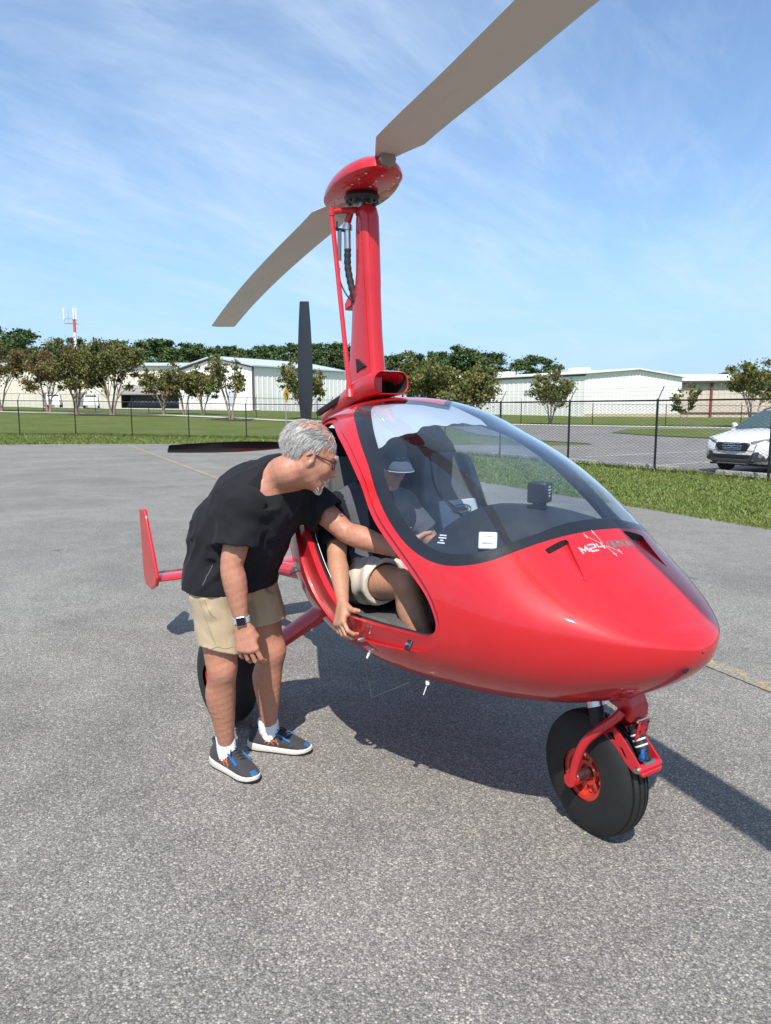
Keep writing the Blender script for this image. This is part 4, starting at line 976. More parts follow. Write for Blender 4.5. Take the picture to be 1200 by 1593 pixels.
# sill hardware
for x, z, s in ((-.715, .71, .011), (-.855, .695, .011)):
    y = -float(ysurf(x, z)) - .002; m = MB(); m.lathe([(0, 0), (s, 0), (s, -.012), (s * .5, -.03), (0, -.03)], 14, (x, y, z), 'Y'); m.build('latch_pin', M_steel, gyro, True)
lp = Vector((-.447, -.628, .752)); m = MB(); m.box((0, 0, 0), (.024, .040, .010)); m.build('latch_plate', M_black, gyro, bevel=.003, M=face_frame(lp, (.15, -.8, .55)))
m = MB(); m.lathe([(0, .008), (.006, .008), (.006, .0)], 10, (0, 0, 0), 'Z'); m.build('latch_screw', M_alu, gyro, True, M=face_frame(lp + Vector((0, -.004, .004)), (.15, -.8, .55)))
m = MB(); m.tube([(-.74, -.60, .655), (-.75, -.615, .615)], [.007, .004], 8); m.build('drain_tube', M_wht, gyro, True)
m = MB(); m.tube([(-.50, -.50, .565), (-.515, -.508, .515)], [.0028, .002], 6); m.tube([(-.50, -.50, .575), (-.50, -.50, .56)], .008, 8); m.build('antenna', M_wht, gyro, True)
m = MB(); m.tube([(-.86, -.58, .66), (-.80, -.56, .42), (-.62, -.50, .53)], .0014, 4); m.build('hanging_wire', M_steel, gyro, True)
for k in range(2):
    x = -.66 - .016 * k; z = .772; m = MB(); m.lathe([(0, 0), (.004, 0), (.004, -.004), (0, -.005)], 8, (x, -float(ysurf(x, z)) + .012, z), 'Y'); m.build('rivet', M_alu, gyro, True)

# lettering on the nose, conformed to the skin
GLY = {'M': [[(0, 0), (0, 1), (.5, .30), (1, 1), (1, 0)]], '2': [[(0, 1), (.95, 1), (1, .9), (1, .58), (.95, .5), (.06, .5), (0, .42), (0, 0), (1, 0)]], '4': [[(.05, 1), (0, .42), (1, .42)], [(.76, 1), (.76, 0)]],
       'O': [[(0, .12), (0, .88), (.12, 1), (.88, 1), (1, .88), (1, .12), (.88, 0), (.12, 0), (0, .12)]], 'R': [[(0, 0), (0, 1), (.9, 1), (1, .9), (1, .55), (.9, .45), (.05, .45)], [(.5, .45), (1, 0)]], 'I': [[(.5, 0), (.5, 1)]], 'N': [[(0, 0), (0, 1), (1, 0), (1, 1)]]}
def nose_text(txt, x, y, w, gap, h, mat, r):
    """wide stroke lettering lying on the nose skin"""
    for c in txt:
        m = MB(); cw = w * (.35 if c == 'I' else 1)
        for st in GLY[c]:
            P = []
            for (u0, v0), (u1, v1) in zip(st[:-1], st[1:]):
                for t in (0, .25, .5, .75): P.append((u0 + (u1 - u0) * t, v0 + (v1 - v0) * t))
            P.append(st[-1]); m.tube([(x + h * (.5 - v), y + cw * u, float(zsurf(x + h * (.5 - v), abs(y + cw * u))) - r * .62) for u, v in P], r, 6)
        m.build('nose_letter', mat, gyro, True); y += cw + gap
nose_text('M24', -.094, -.132, .033, .011, .024, basic('dull silver decal', (.40, .37, .39), .45), .0048)
nose_text('ORION', -.094, .014, .023, .009, .024, M_grey, .0048)
m = MB()
for dx_, dy_ in ((-.042, -.055), (-.048, -.006), (.040, .010), (.034, .046)):
    c = Vector((-.094, -.008)); e = c + Vector((dx_, dy_)); pts = [c + (e - c) * t for t in np.linspace(.12, 1, 6)]
    m.tube([(p.x, p.y, float(zsurf(p.x, abs(p.y))) + .0012) for p in pts], .0011, 4)
    for a, b in (((.010, 0), (-.010, 0)), ((0, .008), (0, -.008))):
        m.tube([(e.x + q[0], e.y + q[1], float(zsurf(e.x + q[0], abs(e.y + q[1]))) + .0014) for q in (a, b)], .0014, 4)
m.build('nose_emblem', basic('emblem silver', (.45, .42, .44), .45), gyro, True)

# roof air intake scoop
def rrect(x, yc, zc, w, h, r, n=6):
    P = []
    for cx, cz, a0 in ((w - r, h - r, 0), (-(w - r), h - r, 90), (-(w - r), -(h - r), 180), (w - r, -(h - r), 270)):
        for k in range(n + 1): a = R(a0 + 90 * k / n); P.append((x, yc + cx + r * math.cos(a), zc + cz + r * math.sin(a)))
    return P
m = MB(); yc = -.092
m.rings([rrect(-1.44, yc, 1.700, .088, .038, .034), rrect(-1.345, yc, 1.728, .096, .050, .045), rrect(-1.34, yc, 1.728, .100, .054, .048), rrect(-1.36, yc, 1.728, .106, .059, .053), rrect(-1.45, yc, 1.716, .105, .060, .053),
         rrect(-1.6, yc * .9, 1.682, .100, .058, .05), rrect(-1.8, yc * .6, 1.63, .085, .05, .045), rrect(-2.05, yc * .3, 1.55, .06, .03, .028)], cap=False)
m.build('air_intake', M_red, gyro, True, angle=50)
m = MB(); m.rings([rrect(-1.345, yc, 1.728, .095, .049, .044), rrect(-1.5, yc, 1.70, .08, .03, .028)], cap=False); m.f.append(tuple(range(28, 56))); m.build('intake_duct', M_trimb, gyro, True)
m = MB(); m.box((-1.40, yc - .045, 1.72), (.01, .05, .07)); m.build('intake_vane', M_redm, gyro)

# mast fairing: loft of rounded sections along its height
def msec(z, xf, xr, w, n=28, nose=.5):
    P = []
    for k in range(n):
        a = 2 * math.pi * k / n; c, s = math.cos(a), math.sin(a); e = .62
        P.append(((xf + xr) / 2 + (xf - xr) / 2 * math.copysign(abs(c) ** e, c), w * math.copysign(abs(s) ** .75, s), z))
    return P
rows = [msec(1.58, -1.52, -1.93, .085), msec(1.70, -1.555, -1.875, .066), msec(1.86, -1.582, -1.83, .058), msec(2.0, -1.60, -1.812, .055), msec(2.15, -1.61, -1.80, .053), msec(2.215, -1.614, -1.80, .053),
        msec(2.23, -1.615, -1.772, .053), msec(2.30, -1.62, -1.758, .053), msec(2.42, -1.628, -1.755, .053), msec(2.52, -1.635, -1.755, .053), msec(2.58, -1.64, -1.75, .052), msec(2.625, -1.655, -1.742, .046), msec(2.64, -1.672, -1.73, .03)]
m = MB(); m.rings(rows); m.build('mast_fairing', M_red, gyro, True, angle=48)
m = MB(); m.prism([(-1.76, 2.235), (-1.82, 2.20), (-1.862, 2.16), (-1.855, 2.125), (-1.79, 2.14)], -.045, .045, 'Y'); m.build('mast_hook', M_redm, gyro, bevel=.008)
m = MB(); m.prism([(-1.62, 1.822), (-1.70, 1.862), (-1.695, 1.80)], -.0665, -.05, 'Y'); m.prism([(-1.70, 1.862), (-1.698, 1.79), (-1.708, 1.862)], -.068, -.05, 'Y'); m.build('mast_vent', M_trimb, gyro)
m = MB(); m.tube([(-1.46, -.10, 1.70), (-1.66, -.13, 1.69), (-1.95, -.16, 1.58)], .018, 6); m.build('fairing_seal', M_black, gyro, True)
# rotor head
m = MB(); m.lathe([(0, 2.60), (.035, 2.60), (.035, 2.66), (.085, 2.665), (.095, 2.685), (.085, 2.70), (.05, 2.705), (.05, 2.74), (0, 2.74)], 36, (-1.745, 0, 0), 'Z')
for k in range(12):
    a = 2 * math.pi * k / 12; m.lathe([(0, 2.655), (.011, 2.655), (.011, 2.668)], 8, (-1.745 + .075 * math.cos(a), .075 * math.sin(a), 0), 'Z')
m.build('rotor_head', M_black, gyro, True)
m = MB(); m.box((-1.745, 0, 2.645), (.07, .07, .05)); m.tube([(-1.71, .0, 2.60), (-1.73, -.01, 2.66)], .02, 8); m.build('teeter_block', M_steel, gyro, bevel=.004)
# control arm, push rod, drive shaft
top = Vector((-1.775, -.165, 2.60)); m = MB(); m.tube([(-1.74, -.01, 2.625), (-1.765, -.12, 2.61), tuple(top)], [.018, .015, .014], 8); m.tube([tuple(top + Vector((0, 0, .02))), tuple(top - Vector((0, 0, .02)))], .016, 10); m.build('control_arm', M_redm, gyro, True)
m = MB(); m.tube([tuple(top - Vector((0, 0, .02))), (-1.568, -.19, 1.685)], .0125, 10); m.tube([(-1.572, -.19, 1.70), (-1.566, -.19, 1.66)], [.018, .03], 10); m.build('push_rod', M_redm, gyro, True)
m = MB(); m.tube([tuple(top), tuple(top - Vector((0, 0, .035)))], .010, 8); m.build('rod_end', M_steel, gyro, True)
ds = Vector((-1.79, -.065, 0)); m = MB(); m.tube([(ds.x + .02, ds.y + .01, 2.62), (ds.x, ds.y, 2.56)], .02, 12); m.build('drive_collar', M_redm, gyro, True)
m = MB(); m.tube([(ds.x, ds.y, 2.565), (ds.x, ds.y, 2.55)], .020, 14); m.tube([(ds.x, ds.y, 2.55), (ds.x + .002, ds.y, 2.525)], .027, 14); m.tube([(ds.x + .002, ds.y, 2.525), (ds.x + .004, ds.y, 2.43)], .019, 14); m.build('drive_coupling', M_alu, gyro, True)
m = MB(); hp = catmull([(ds.x + .004, ds.y, 2.43), (ds.x + .004, ds.y, 2.34), (ds.x + .02, ds.y + .012, 2.24), (ds.x + .04, ds.y + .03, 2.15)], 9); rr = [.0185 + .0018 * math.sin(i * 2.1) for i in range(len(hp))]; m.tube(list(hp), rr, 10); m.build('drive_hose', M_rub, gyro, True)
m = MB(); m.tube([(-1.80, -.12, 2.565), (-1.81, -.115, 2.53), (-1.80, -.08, 2.525)], .005, 5); m.tube([(-1.80, -.135, 2.525), (-1.80, -.07, 2.525)], .010, 4); m.build('brake_bracket', M_black, gyro, True)
m = MB(); m.tube([(-1.80, -.105, 2.52), (-1.80, -.108, 2.37)], .011, 8); m.build('brake_damper', basic('blue grey damper', (.10, .13, .16), .4), gyro, True)
m = MB(); m.tube([(-1.80, -.108, 2.37), (-1.80, -.108, 2.33)], .009, 6); m.tube([(-1.80, -.13, 2.325), (-1.80, -.108, 2.35)], .003, 5); m.build('cable_end', M_wht, gyro, True)
m = MB(); m.tube(list(catmull([(-1.80, -.108, 2.33), (-1.80, -.105, 2.27), (-1.78, -.08, 2.20), (-1.76, -.05, 2.16)], 6)), .004, 5); m.build('brake_cable', M_black, gyro, True)
# hub fairing: half egg with a flat, riveted underside, long axis along the blades
BD = Vector((math.cos(R(-12)), math.sin(R(-12)), 0)); BN = Vector((-BD.y, BD.x, 0)); HUB = Vector((-1.745, 0, 2.715)); TILT = .055
def hubpt(s, c, z): return HUB + BD * s + BN * c + Vector((0, 0, z + TILT * s))
m = MB(); rows = []; n = 36
for k in range(9):
    q = (math.pi / 2) * k / 8; cr = math.cos(q); zz_ = .115 * math.sin(q)
    rows.append([hubpt(.355 * cr * math.cos(2 * math.pi * j / n) - .01, .170 * cr * math.copysign(abs(math.sin(2 * math.pi * j / n)) ** .9, math.sin(2 * math.pi * j / n)), zz_ + .01) for j in range(n)])
rows = [[hubpt(.335 * math.cos(2 * math.pi * j / n) - .01, .152 * math.sin(2 * math.pi * j / n), -.012) for j in range(n)]] + rows
m.rings(rows, cap=True); m.build('hub_fairing', M_red, gyro, True, angle=50)
m = MB()
for s_ in (-1, 1):
    for sx_ in (.12, .2, .28):
        for c in (-.09, 0.0, .09):
            p = hubpt(s_ * sx_, c * (1.2 - sx_), -.013); m.lathe([(0, -.003), (.006, -.002), (.007, .002)], 8, tuple(p), 'Z')
m.build('hub_screws', M_alu, gyro, True)
def rotor_blade(sgn, zprof):
    """airfoil loft along the span; sgn +1 forward blade, -1 rear blade"""
    m = MB(); rows = []; S = np.concatenate([[.18, .30, .36, .42, .50], np.linspace(.6, 4.18, 24), [4.2]])
    for s in S:
        c0, c1 = -.118, .122           # chord limits; forward blade advances to port
        if s < .5:
            t = max(0, (s - .30) / .20); c0 = -.045 - .073 * t; c1 = .045 + .077 * t
        z = float(pchip([p[0] for p in zprof], [p[1] for p in zprof], np.array([s]))[0]); ch = c1 - c0; prof = []
        for u, zt in ((0, 0), (.03, .026), (.1, .052), (.25, .075), (.45, .070), (.7, .042), (1, .004)): prof.append((u, zt))
        for u, zt in ((.8, -.012), (.5, -.026), (.25, -.034), (.08, -.024)): prof.append((u, zt))
        p = HUB + BD * (sgn * s)
        rows.append([Vector((p.x, p.y, 0)) + BN * (sgn * (c1 - ch * u)) + Vector((0, 0, z + zt * ch + sgn * 0 * u)) for u, zt in prof])
    m.rings(rows); return m.build('rotor_blade', M_blade, gyro, True, angle=35)
rotor_blade(1, [(.18, 2.775), (.3, 2.795), (.5, 2.808), (1.2, 2.818), (1.8, 2.830), (2.6, 2.80), (3.4, 2.73), (4.2, 2.62)])
rotor_blade(-1, [(.18, 2.745), (.3, 2.735), (.65, 2.713), (1.3, 2.688), (2.07, 2.65), (2.8, 2.60), (3.5, 2.538), (4.2, 2.46)])
m = MB(); m.tube([hubpt(-.34, 0, .0), hubpt(.36, 0, .04)], .04, 8); m.build('hub_bar', M_steel, gyro, True)

# propeller at the rear: spinner and four dark blades
PX, PZ = -2.40, 1.385
m = MB(); m.lathe([(0, -2.47), (.05, -2.46), (.08, -2.42), (.085, -2.36), (.085, -2.30), (0, -2.30)], 24, (0, 0, PZ), 'X'); m.build('propeller_hub', M_carb, gyro, True)
def prop_blade(a):
    m = MB(); rows = []; ca, sa = math.cos(a), math.sin(a)
    for s, ch, pit in ((.06, .06, 58), (.14, .085, 56), (.26, .118, 52), (.42, .125, 48), (.58, .114, 45), (.72, .096, 42), (.85, .074, 40), (.857, .070, 40)):
        pr = []; cp, sp_ = math.cos(R(pit)), math.sin(R(pit))
        for u, t in ((-.5, 0), (-.3, .06), (0, .075), (.5, .0), (0, -.045), (-.3, -.05)):
            along = u * ch * .78; th = t * ch * (1.4 if s < .3 else 1)
            tang = along * cp + th * sp_; ax = -along * sp_ + th * cp
            pr.append((PX - ax, s * math.sin(a) * -1 + tang * ca, PZ + s * ca + tang * sa))
        rows.append(pr)
    m.rings(rows); return m.build('propeller_blade', M_carb, gyro, True, angle=45)
for a in (0, math.pi / 2, math.pi, 3 * math.pi / 2): prop_blade(a)
m = MB(); m.box((-2.2, 0, 1.15), (.4, .32, .34)); m.tube([(-2.0, .14, .95), (-2.2, .18, .9), (-2.4, .15, .8)], .035, 8); m.tube([(-2.0, -.14, .95), (-2.2, -.18, .9), (-2.4, -.15, .8)], .035, 8); m.build('engine', M_black, gyro, bevel=.02)

# landing gear
def tyre_prof(Rr, W, rim, grooves=()):
    P = []; hw = W / 2
    for k in range(25):
        a = math.pi * k / 24; c, s = math.cos(a), math.sin(a)
        h = -hw * math.copysign(abs(c) ** .72, c); r = rim + (Rr - rim) * (abs(s) ** .62 if s > 0 else 0)
        P.append((max(r, rim), h))
    if grooves:
        Q = []; hs = [p[1] for p in P]
        for p in P: Q.append(p)
        for g in grooves:
            rr = float(np.interp(g, hs, [p[0] for p in P]))
            Q += [(rr, g - .004), (rr - .009, g - .0025), (rr - .009, g + .0025), (rr, g + .004)]
        Q = [q for q in Q if not any(abs(q[1] - g) < .0039 and q[0] > 0 and abs(q[0] - float(np.interp(g, hs, [p[0] for p in P]))) < .002 and q in P for g in grooves)]
        P = sorted(Q, key=lambda q: q[1])
    return P
def m_tyre():
    n = NT('worn tyre rubber'); co = n.co(); f = n.noise(14, 5, .7, co)
    c = n.mix(f, (0.011, 0.011, 0.0115, 1), (0.022, 0.0215, 0.021, 1)); n.set(Base_Color=c, Roughness=n.rng(f, .3, .7, .5, .75), Specular_IOR_Level=.4); n.bump(n.noise(300, 2, .5, co), .2, .002); return n.m
M_tyre = m_tyre(); M_rim = basic('red orange wheel rim', (0.52, 0.035, 0.02), .35, coat=.4)
def wheel(c, Rr, W, rim_r, name='wheel', grooves=(), yaw=0.0):
    MX = Matrix.Translation(c) @ Matrix.Rotation(yaw, 4, 'Z')
    m = MB(); prof = tyre_prof(Rr, W, rim_r, grooves); m.lathe(prof, 72); ty = m.build('tyre', M_tyre, gyro, True, angle=30, M=MX)
    m = MB(); hw = W / 2
    m.lathe([(.0, -hw * .30), (.030, -hw * .30), (.034, -hw * .55), (.046, -hw * .55), (.05, -hw * .36), (rim_r - .020, -hw * .36), (rim_r - .016, -hw * .80), (rim_r + .004, -hw * .84), (rim_r + .008, -hw * .70), (rim_r + .008, hw * .70), (rim_r + .004, hw * .84), (rim_r - .016, hw * .8), (rim_r - .02, hw * .36), (.05, hw * .36), (.046, hw * .55), (.034, hw * .55), (.0, hw * .3)], 48)
    rm = m.build('rim', M_rim, ty, True, M=MX)
    for sd in (-1, 1):
        m = MB()
        for k in range(6):
            a = 2 * math.pi * k / 6 + .3; mid = (rim_r + .03) / 2
            m.box((mid * math.cos(a), sd * hw * .40, mid * math.sin(a)), (rim_r - .055, .018, .018), Matrix.Rotation(-a, 3, 'Y'))
        m.build('rim_spokes', M_rim, ty, bevel=.003, M=MX)
        m = MB()
        for k in range(6):
            a = 2 * math.pi * k / 6 + .8; q = rim_r - .032; m.lathe([(0, sd * hw * .50), (.0065, sd * hw * .50), (.0065, sd * hw * .36)], 8, (q * math.cos(a), 0, q * math.sin(a)))
        m.build('rim_bolts', M_alu, ty, True, M=MX)
    return ty
NW = Vector((-.105, 0, .236))
wheel(NW, .236, .130, .098, grooves=(-.036, -.012, .012, .036), yaw=R(-5))
m = MB(); m.tube([(NW.x, -.120, NW.z), (NW.x, .120, NW.z)], .020, 16); m.tube([(NW.x, -.108, NW.z), (NW.x, -.075, NW.z)], .024, 16); m.build('axle', M_steel, gyro, True)
# swinging fork
for sd in (-1, 1):
    m = MB(); pts = catmull([(NW.x - .005, sd * .118, NW.z - .012), (NW.x + .010, sd * .118, .30), (NW.x + .042, sd * .114, .39), (-.01, sd * .098, .46), (.035, sd * .068, .512), (.05, sd * .054, .54)], 6)
    m.tube(list(pts), [.0165] * 6 + [.0175] * (len(pts) - 6), 10); m.tube([(NW.x - .005, sd * .105, NW.z - .004), (NW.x - .005, sd * .132, NW.z - .004)], .026, 16); m.build('fork_leg', M_redm, gyro, True, angle=60)
    # perforated side plate of the fork
    po = [(-.045, .46), (.0, .482), (.04, .46), (.138, .368), (.145, .342), (.113, .335), (.045, .38), (-.015, .41), (-.055, .395)]
    m = MB(); base = [Vector((x, 0, z)) for x, z in po]
    bm = bmesh.new(); outer = [bm.verts.new((x, 0, z)) for x, z in po]
    holes = [[(-.012, .435), (.018, .453), (.030, .426), (.004, .416)], [(.046, .410), (.064, .406), (.085, .374), (.064, .380)]]
    A = [Vector((x, z)) for x, z in po]; E = [list(range(len(po)))]; idx = len(po)
    allp = list(A)
    for h in holes: allp += [Vector(p) for p in h]
    edges = [(i, (i + 1) % len(po)) for i in range(len(po))]; b0 = len(po)
    for h in holes: edges += [(b0 + i, b0 + (i + 1) % len(h)) for i in range(len(h))]; b0 += len(h)
    rr = delaunay_2d_cdt(allp, edges, [], 0, 1e-5); bm.free()
    pv = [v for v in rr[0]]; fs = []
    for f in rr[2]:
        cx = sum((pv[i] for i in f), Vector((0, 0))) / len(f); P1 = np.array([[cx.x, cx.y]])
        if sdpoly(P1, po)[0] > 0 and all(sdpoly(P1, h)[0] < 0 for h in holes): fs.append(f)
    me = bpy.data.meshes.new('fork_plate'); me.from_pydata([(v.x, sd * .054, v.y) for v in pv], [], fs); me.materials.append(M_redm)
    o = link(bpy.data.objects.new('fork_plate', me), gyro); sm = o.modifiers.new('thick', 'SOLIDIFY'); sm.thickness = .007; sm.offset = 0
m = MB(); m.tube([(.130, -.060, .352), (.130, .060, .352)], .016, 14); m.box((.140, 0, .338), (.022, .105, .016)); m.build('shock_yoke', M_redm, gyro, bevel=.004)
for sd in (-1, 1):
    m = MB(); m.lathe([(0, sd * .068), (.010, sd * .068), (.013, sd * .060)], 12, (.130, 0, .352)); m.build('yoke_bolt', M_steel, gyro, True)
m = MB(); m.prism([(-.03, .60), (.070, .60), (.092, .555), (.090, .515), (.078, .50), (.055, .505), (.045, .53), (-.02, .55)], -.044, .044, 'Y'); m.build('fork_head', M_redm, gyro, bevel=.008)
m = MB(); m.box((.098, 0, .475), (.009, .056, .080), Matrix.Rotation(R(12), 3, 'Y')); m.build('perforated_tab', M_redm, gyro, bevel=.004)
m = MB()
for z in (.445, .475, .505):
    for y in (-.018, .018): m.lathe([(0, .1042 + (z - .475) * .2), (.005, .1042 + (z - .475) * .2), (.005, .099)], 10, (0, y, z), 'X')
m.build('tab_holes', M_trimb, gyro, True)
for sd in (-1, 1):
    m = MB(); m.lathe([(0, sd * .070), (.012, sd * .070), (.015, sd * .058)], 12, (.040, 0, .515)); m.build('pivot_bolt', M_steel, gyro, True)
m = MB(); m.tube([(.060, 0, .478), (.108, 0, .40)], .024, 16); m.tube([(.108, 0, .40), (.122, 0, .372)], .018, 16); m.build('shock_absorber', M_black, gyro, True)
for t in (.35, .55, .78):
    a = Vector((.060, 0, .478)).lerp(Vector((.108, 0, .40)), t); d_ = Vector((.048, 0, -.078)).normalized() * .003; m = MB(); m.tube([a - d_, a + d_], .0248, 16); m.build('shock_ring', M_silv, gyro, True)
m = MB(); m.tube([(.124, -.028, .395), (.131, -.042, .388)], .010, 10); m.tube([(.118, -.018, .412), (.124, -.028, .395)], .007, 8); m.build('shock_dial', basic('blue anodised knob', (.02, .16, .55), .3, .6), gyro, True)
m = MB(); m.tube([(.128, -.03, .362), (.128, .03, .362)], .013, 12); m.build('shock_bush', M_steel, gyro, True)
m = MB(); m.tube([(-.075, -.045, .53), (-.06, -.05, .47), (-.03, -.05, .43)], .028, 12); m.build('steering_boot', M_rub, gyro, True)
m = MB(); m.tube([(-.088, -.045, .55), (-.072, -.046, .515)], .033, 14); m.build('boot_collar', M_alu, gyro, True)
m = MB(); m.prism([(-.13, .60), (.03, .62), (.045, .575), (.0, .555), (-.06, .56), (-.12, .55)], -.05, .05, 'Y'); m.build('gear_mount', M_redm, gyro, bevel=.01)
# main wheels, legs
for sd in (-1, 1):
    c = Vector((-1.85, sd * .775, .24)); wheel(c, .24, .205, .07)
    m = MB(); p0, p1 = Vector((-1.52, sd * .30, .64)), Vector((-1.86, sd * .69, .255)); rows = []; d_ = (p1 - p0).normalized(); a = Vector((1, 0, 0)); a = (a - d_ * a.dot(d_)).normalized(); b = d_.cross(a)
    for t, k in ((0, 1.15), (.3, 1), (.8, .9), (1, .85)):
        p = p0.lerp(p1, t); rows.append([p + a * (.062 * k * math.cos(q)) + b * (.034 * k * math.sin(q)) for q in np.linspace(0, 2 * math.pi, 20, endpoint=False)])
    m.rings(rows); m.build('gear_leg', M_redm, gyro, True, angle=60)
    m = MB(); m.tube([(-1.85, sd * .60, .24), (-1.85, sd * .80, .24)], .026, 14); m.build('axle', M_steel, gyro, True)
# keel, tail boom, tail surfaces
m = MB(); m.prism([(-1.45, .52), (-1.45, .62), (-2.25, .66), (-2.25, .555)], -.06, .06, 'Y'); m.build('keel_beam', M_redm, gyro, bevel=.01)
m = MB(); m.prism([(-1.98, .66), (-2.02, .52), (-2.36, .55), (-2.42, .62), (-2.3, .70)], -.09, -.068, 'Y'); m.prism([(-1.98, .66), (-2.02, .52), (-2.36, .55), (-2.42, .62), (-2.3, .70)], .068, .09, 'Y'); m.build('tail_bracket', M_redm, gyro, bevel=.006)
m = MB(); m.lathe([(0, -.098), (.012, -.098), (.014, -.089)], 10, (-2.28, 0, .60)); m.build('bracket_bolt', M_alu, gyro, True)
m = MB(); m.tube([(-2.1, 0, .60), (-3.62, 0, .47)], [.05, .042], 14); m.build('tail_boom', M_redm, gyro, True)
def airf(P0, P1, c0, c1, th, name, up):
    m = MB(); rows = []
    for p, c in ((P0, c0), (P1, c1)):
        p = Vector(p); u = Vector(up); pr = []
        for x, t in ((.0, 0), (.05, .5), (.25, 1), (.6, .7), (1, .05), (.6, -.7), (.25, -1), (.05, -.5)): pr.append(p + Vector((-x * c, 0, 0)) + u * (t * th))
        rows.append(pr)
    m.rings(rows); return m.build(name, M_red, gyro, True, angle=40, bevel=.004)
airf((-3.17, -.71, .470), (-3.17, .71, .470), .30, .30, .020, 'tail_plane', (0, 0, 1))
for sd in (-1, 1):
    yb = .725
    m = MB(); P = [(-3.13, .50), (-3.16, .44), (-3.26, .395), (-3.38, .405), (-3.43, .47), (-3.47, .925), (-3.36, .935)]
    m.prism(P, sd * yb - .012, sd * yb + .012, 'Y'); o = m.build('tail_fin', M_red, gyro, bevel=.009, segs=3)
m = MB(); m.prism([(-2.95, .48), (-3.15, .95), (-3.45, .95), (-3.50, .45)], -.016, .016, 'Y'); m.build('rudder', M_red, gyro, bevel=.01)
m = MB(); m.tube([(-1.20, -.675, .90), (-1.27, -.69, .87), (-1.27, -.66, .90)], .003, 5); m.build('door_stay', M_steel, gyro, True)
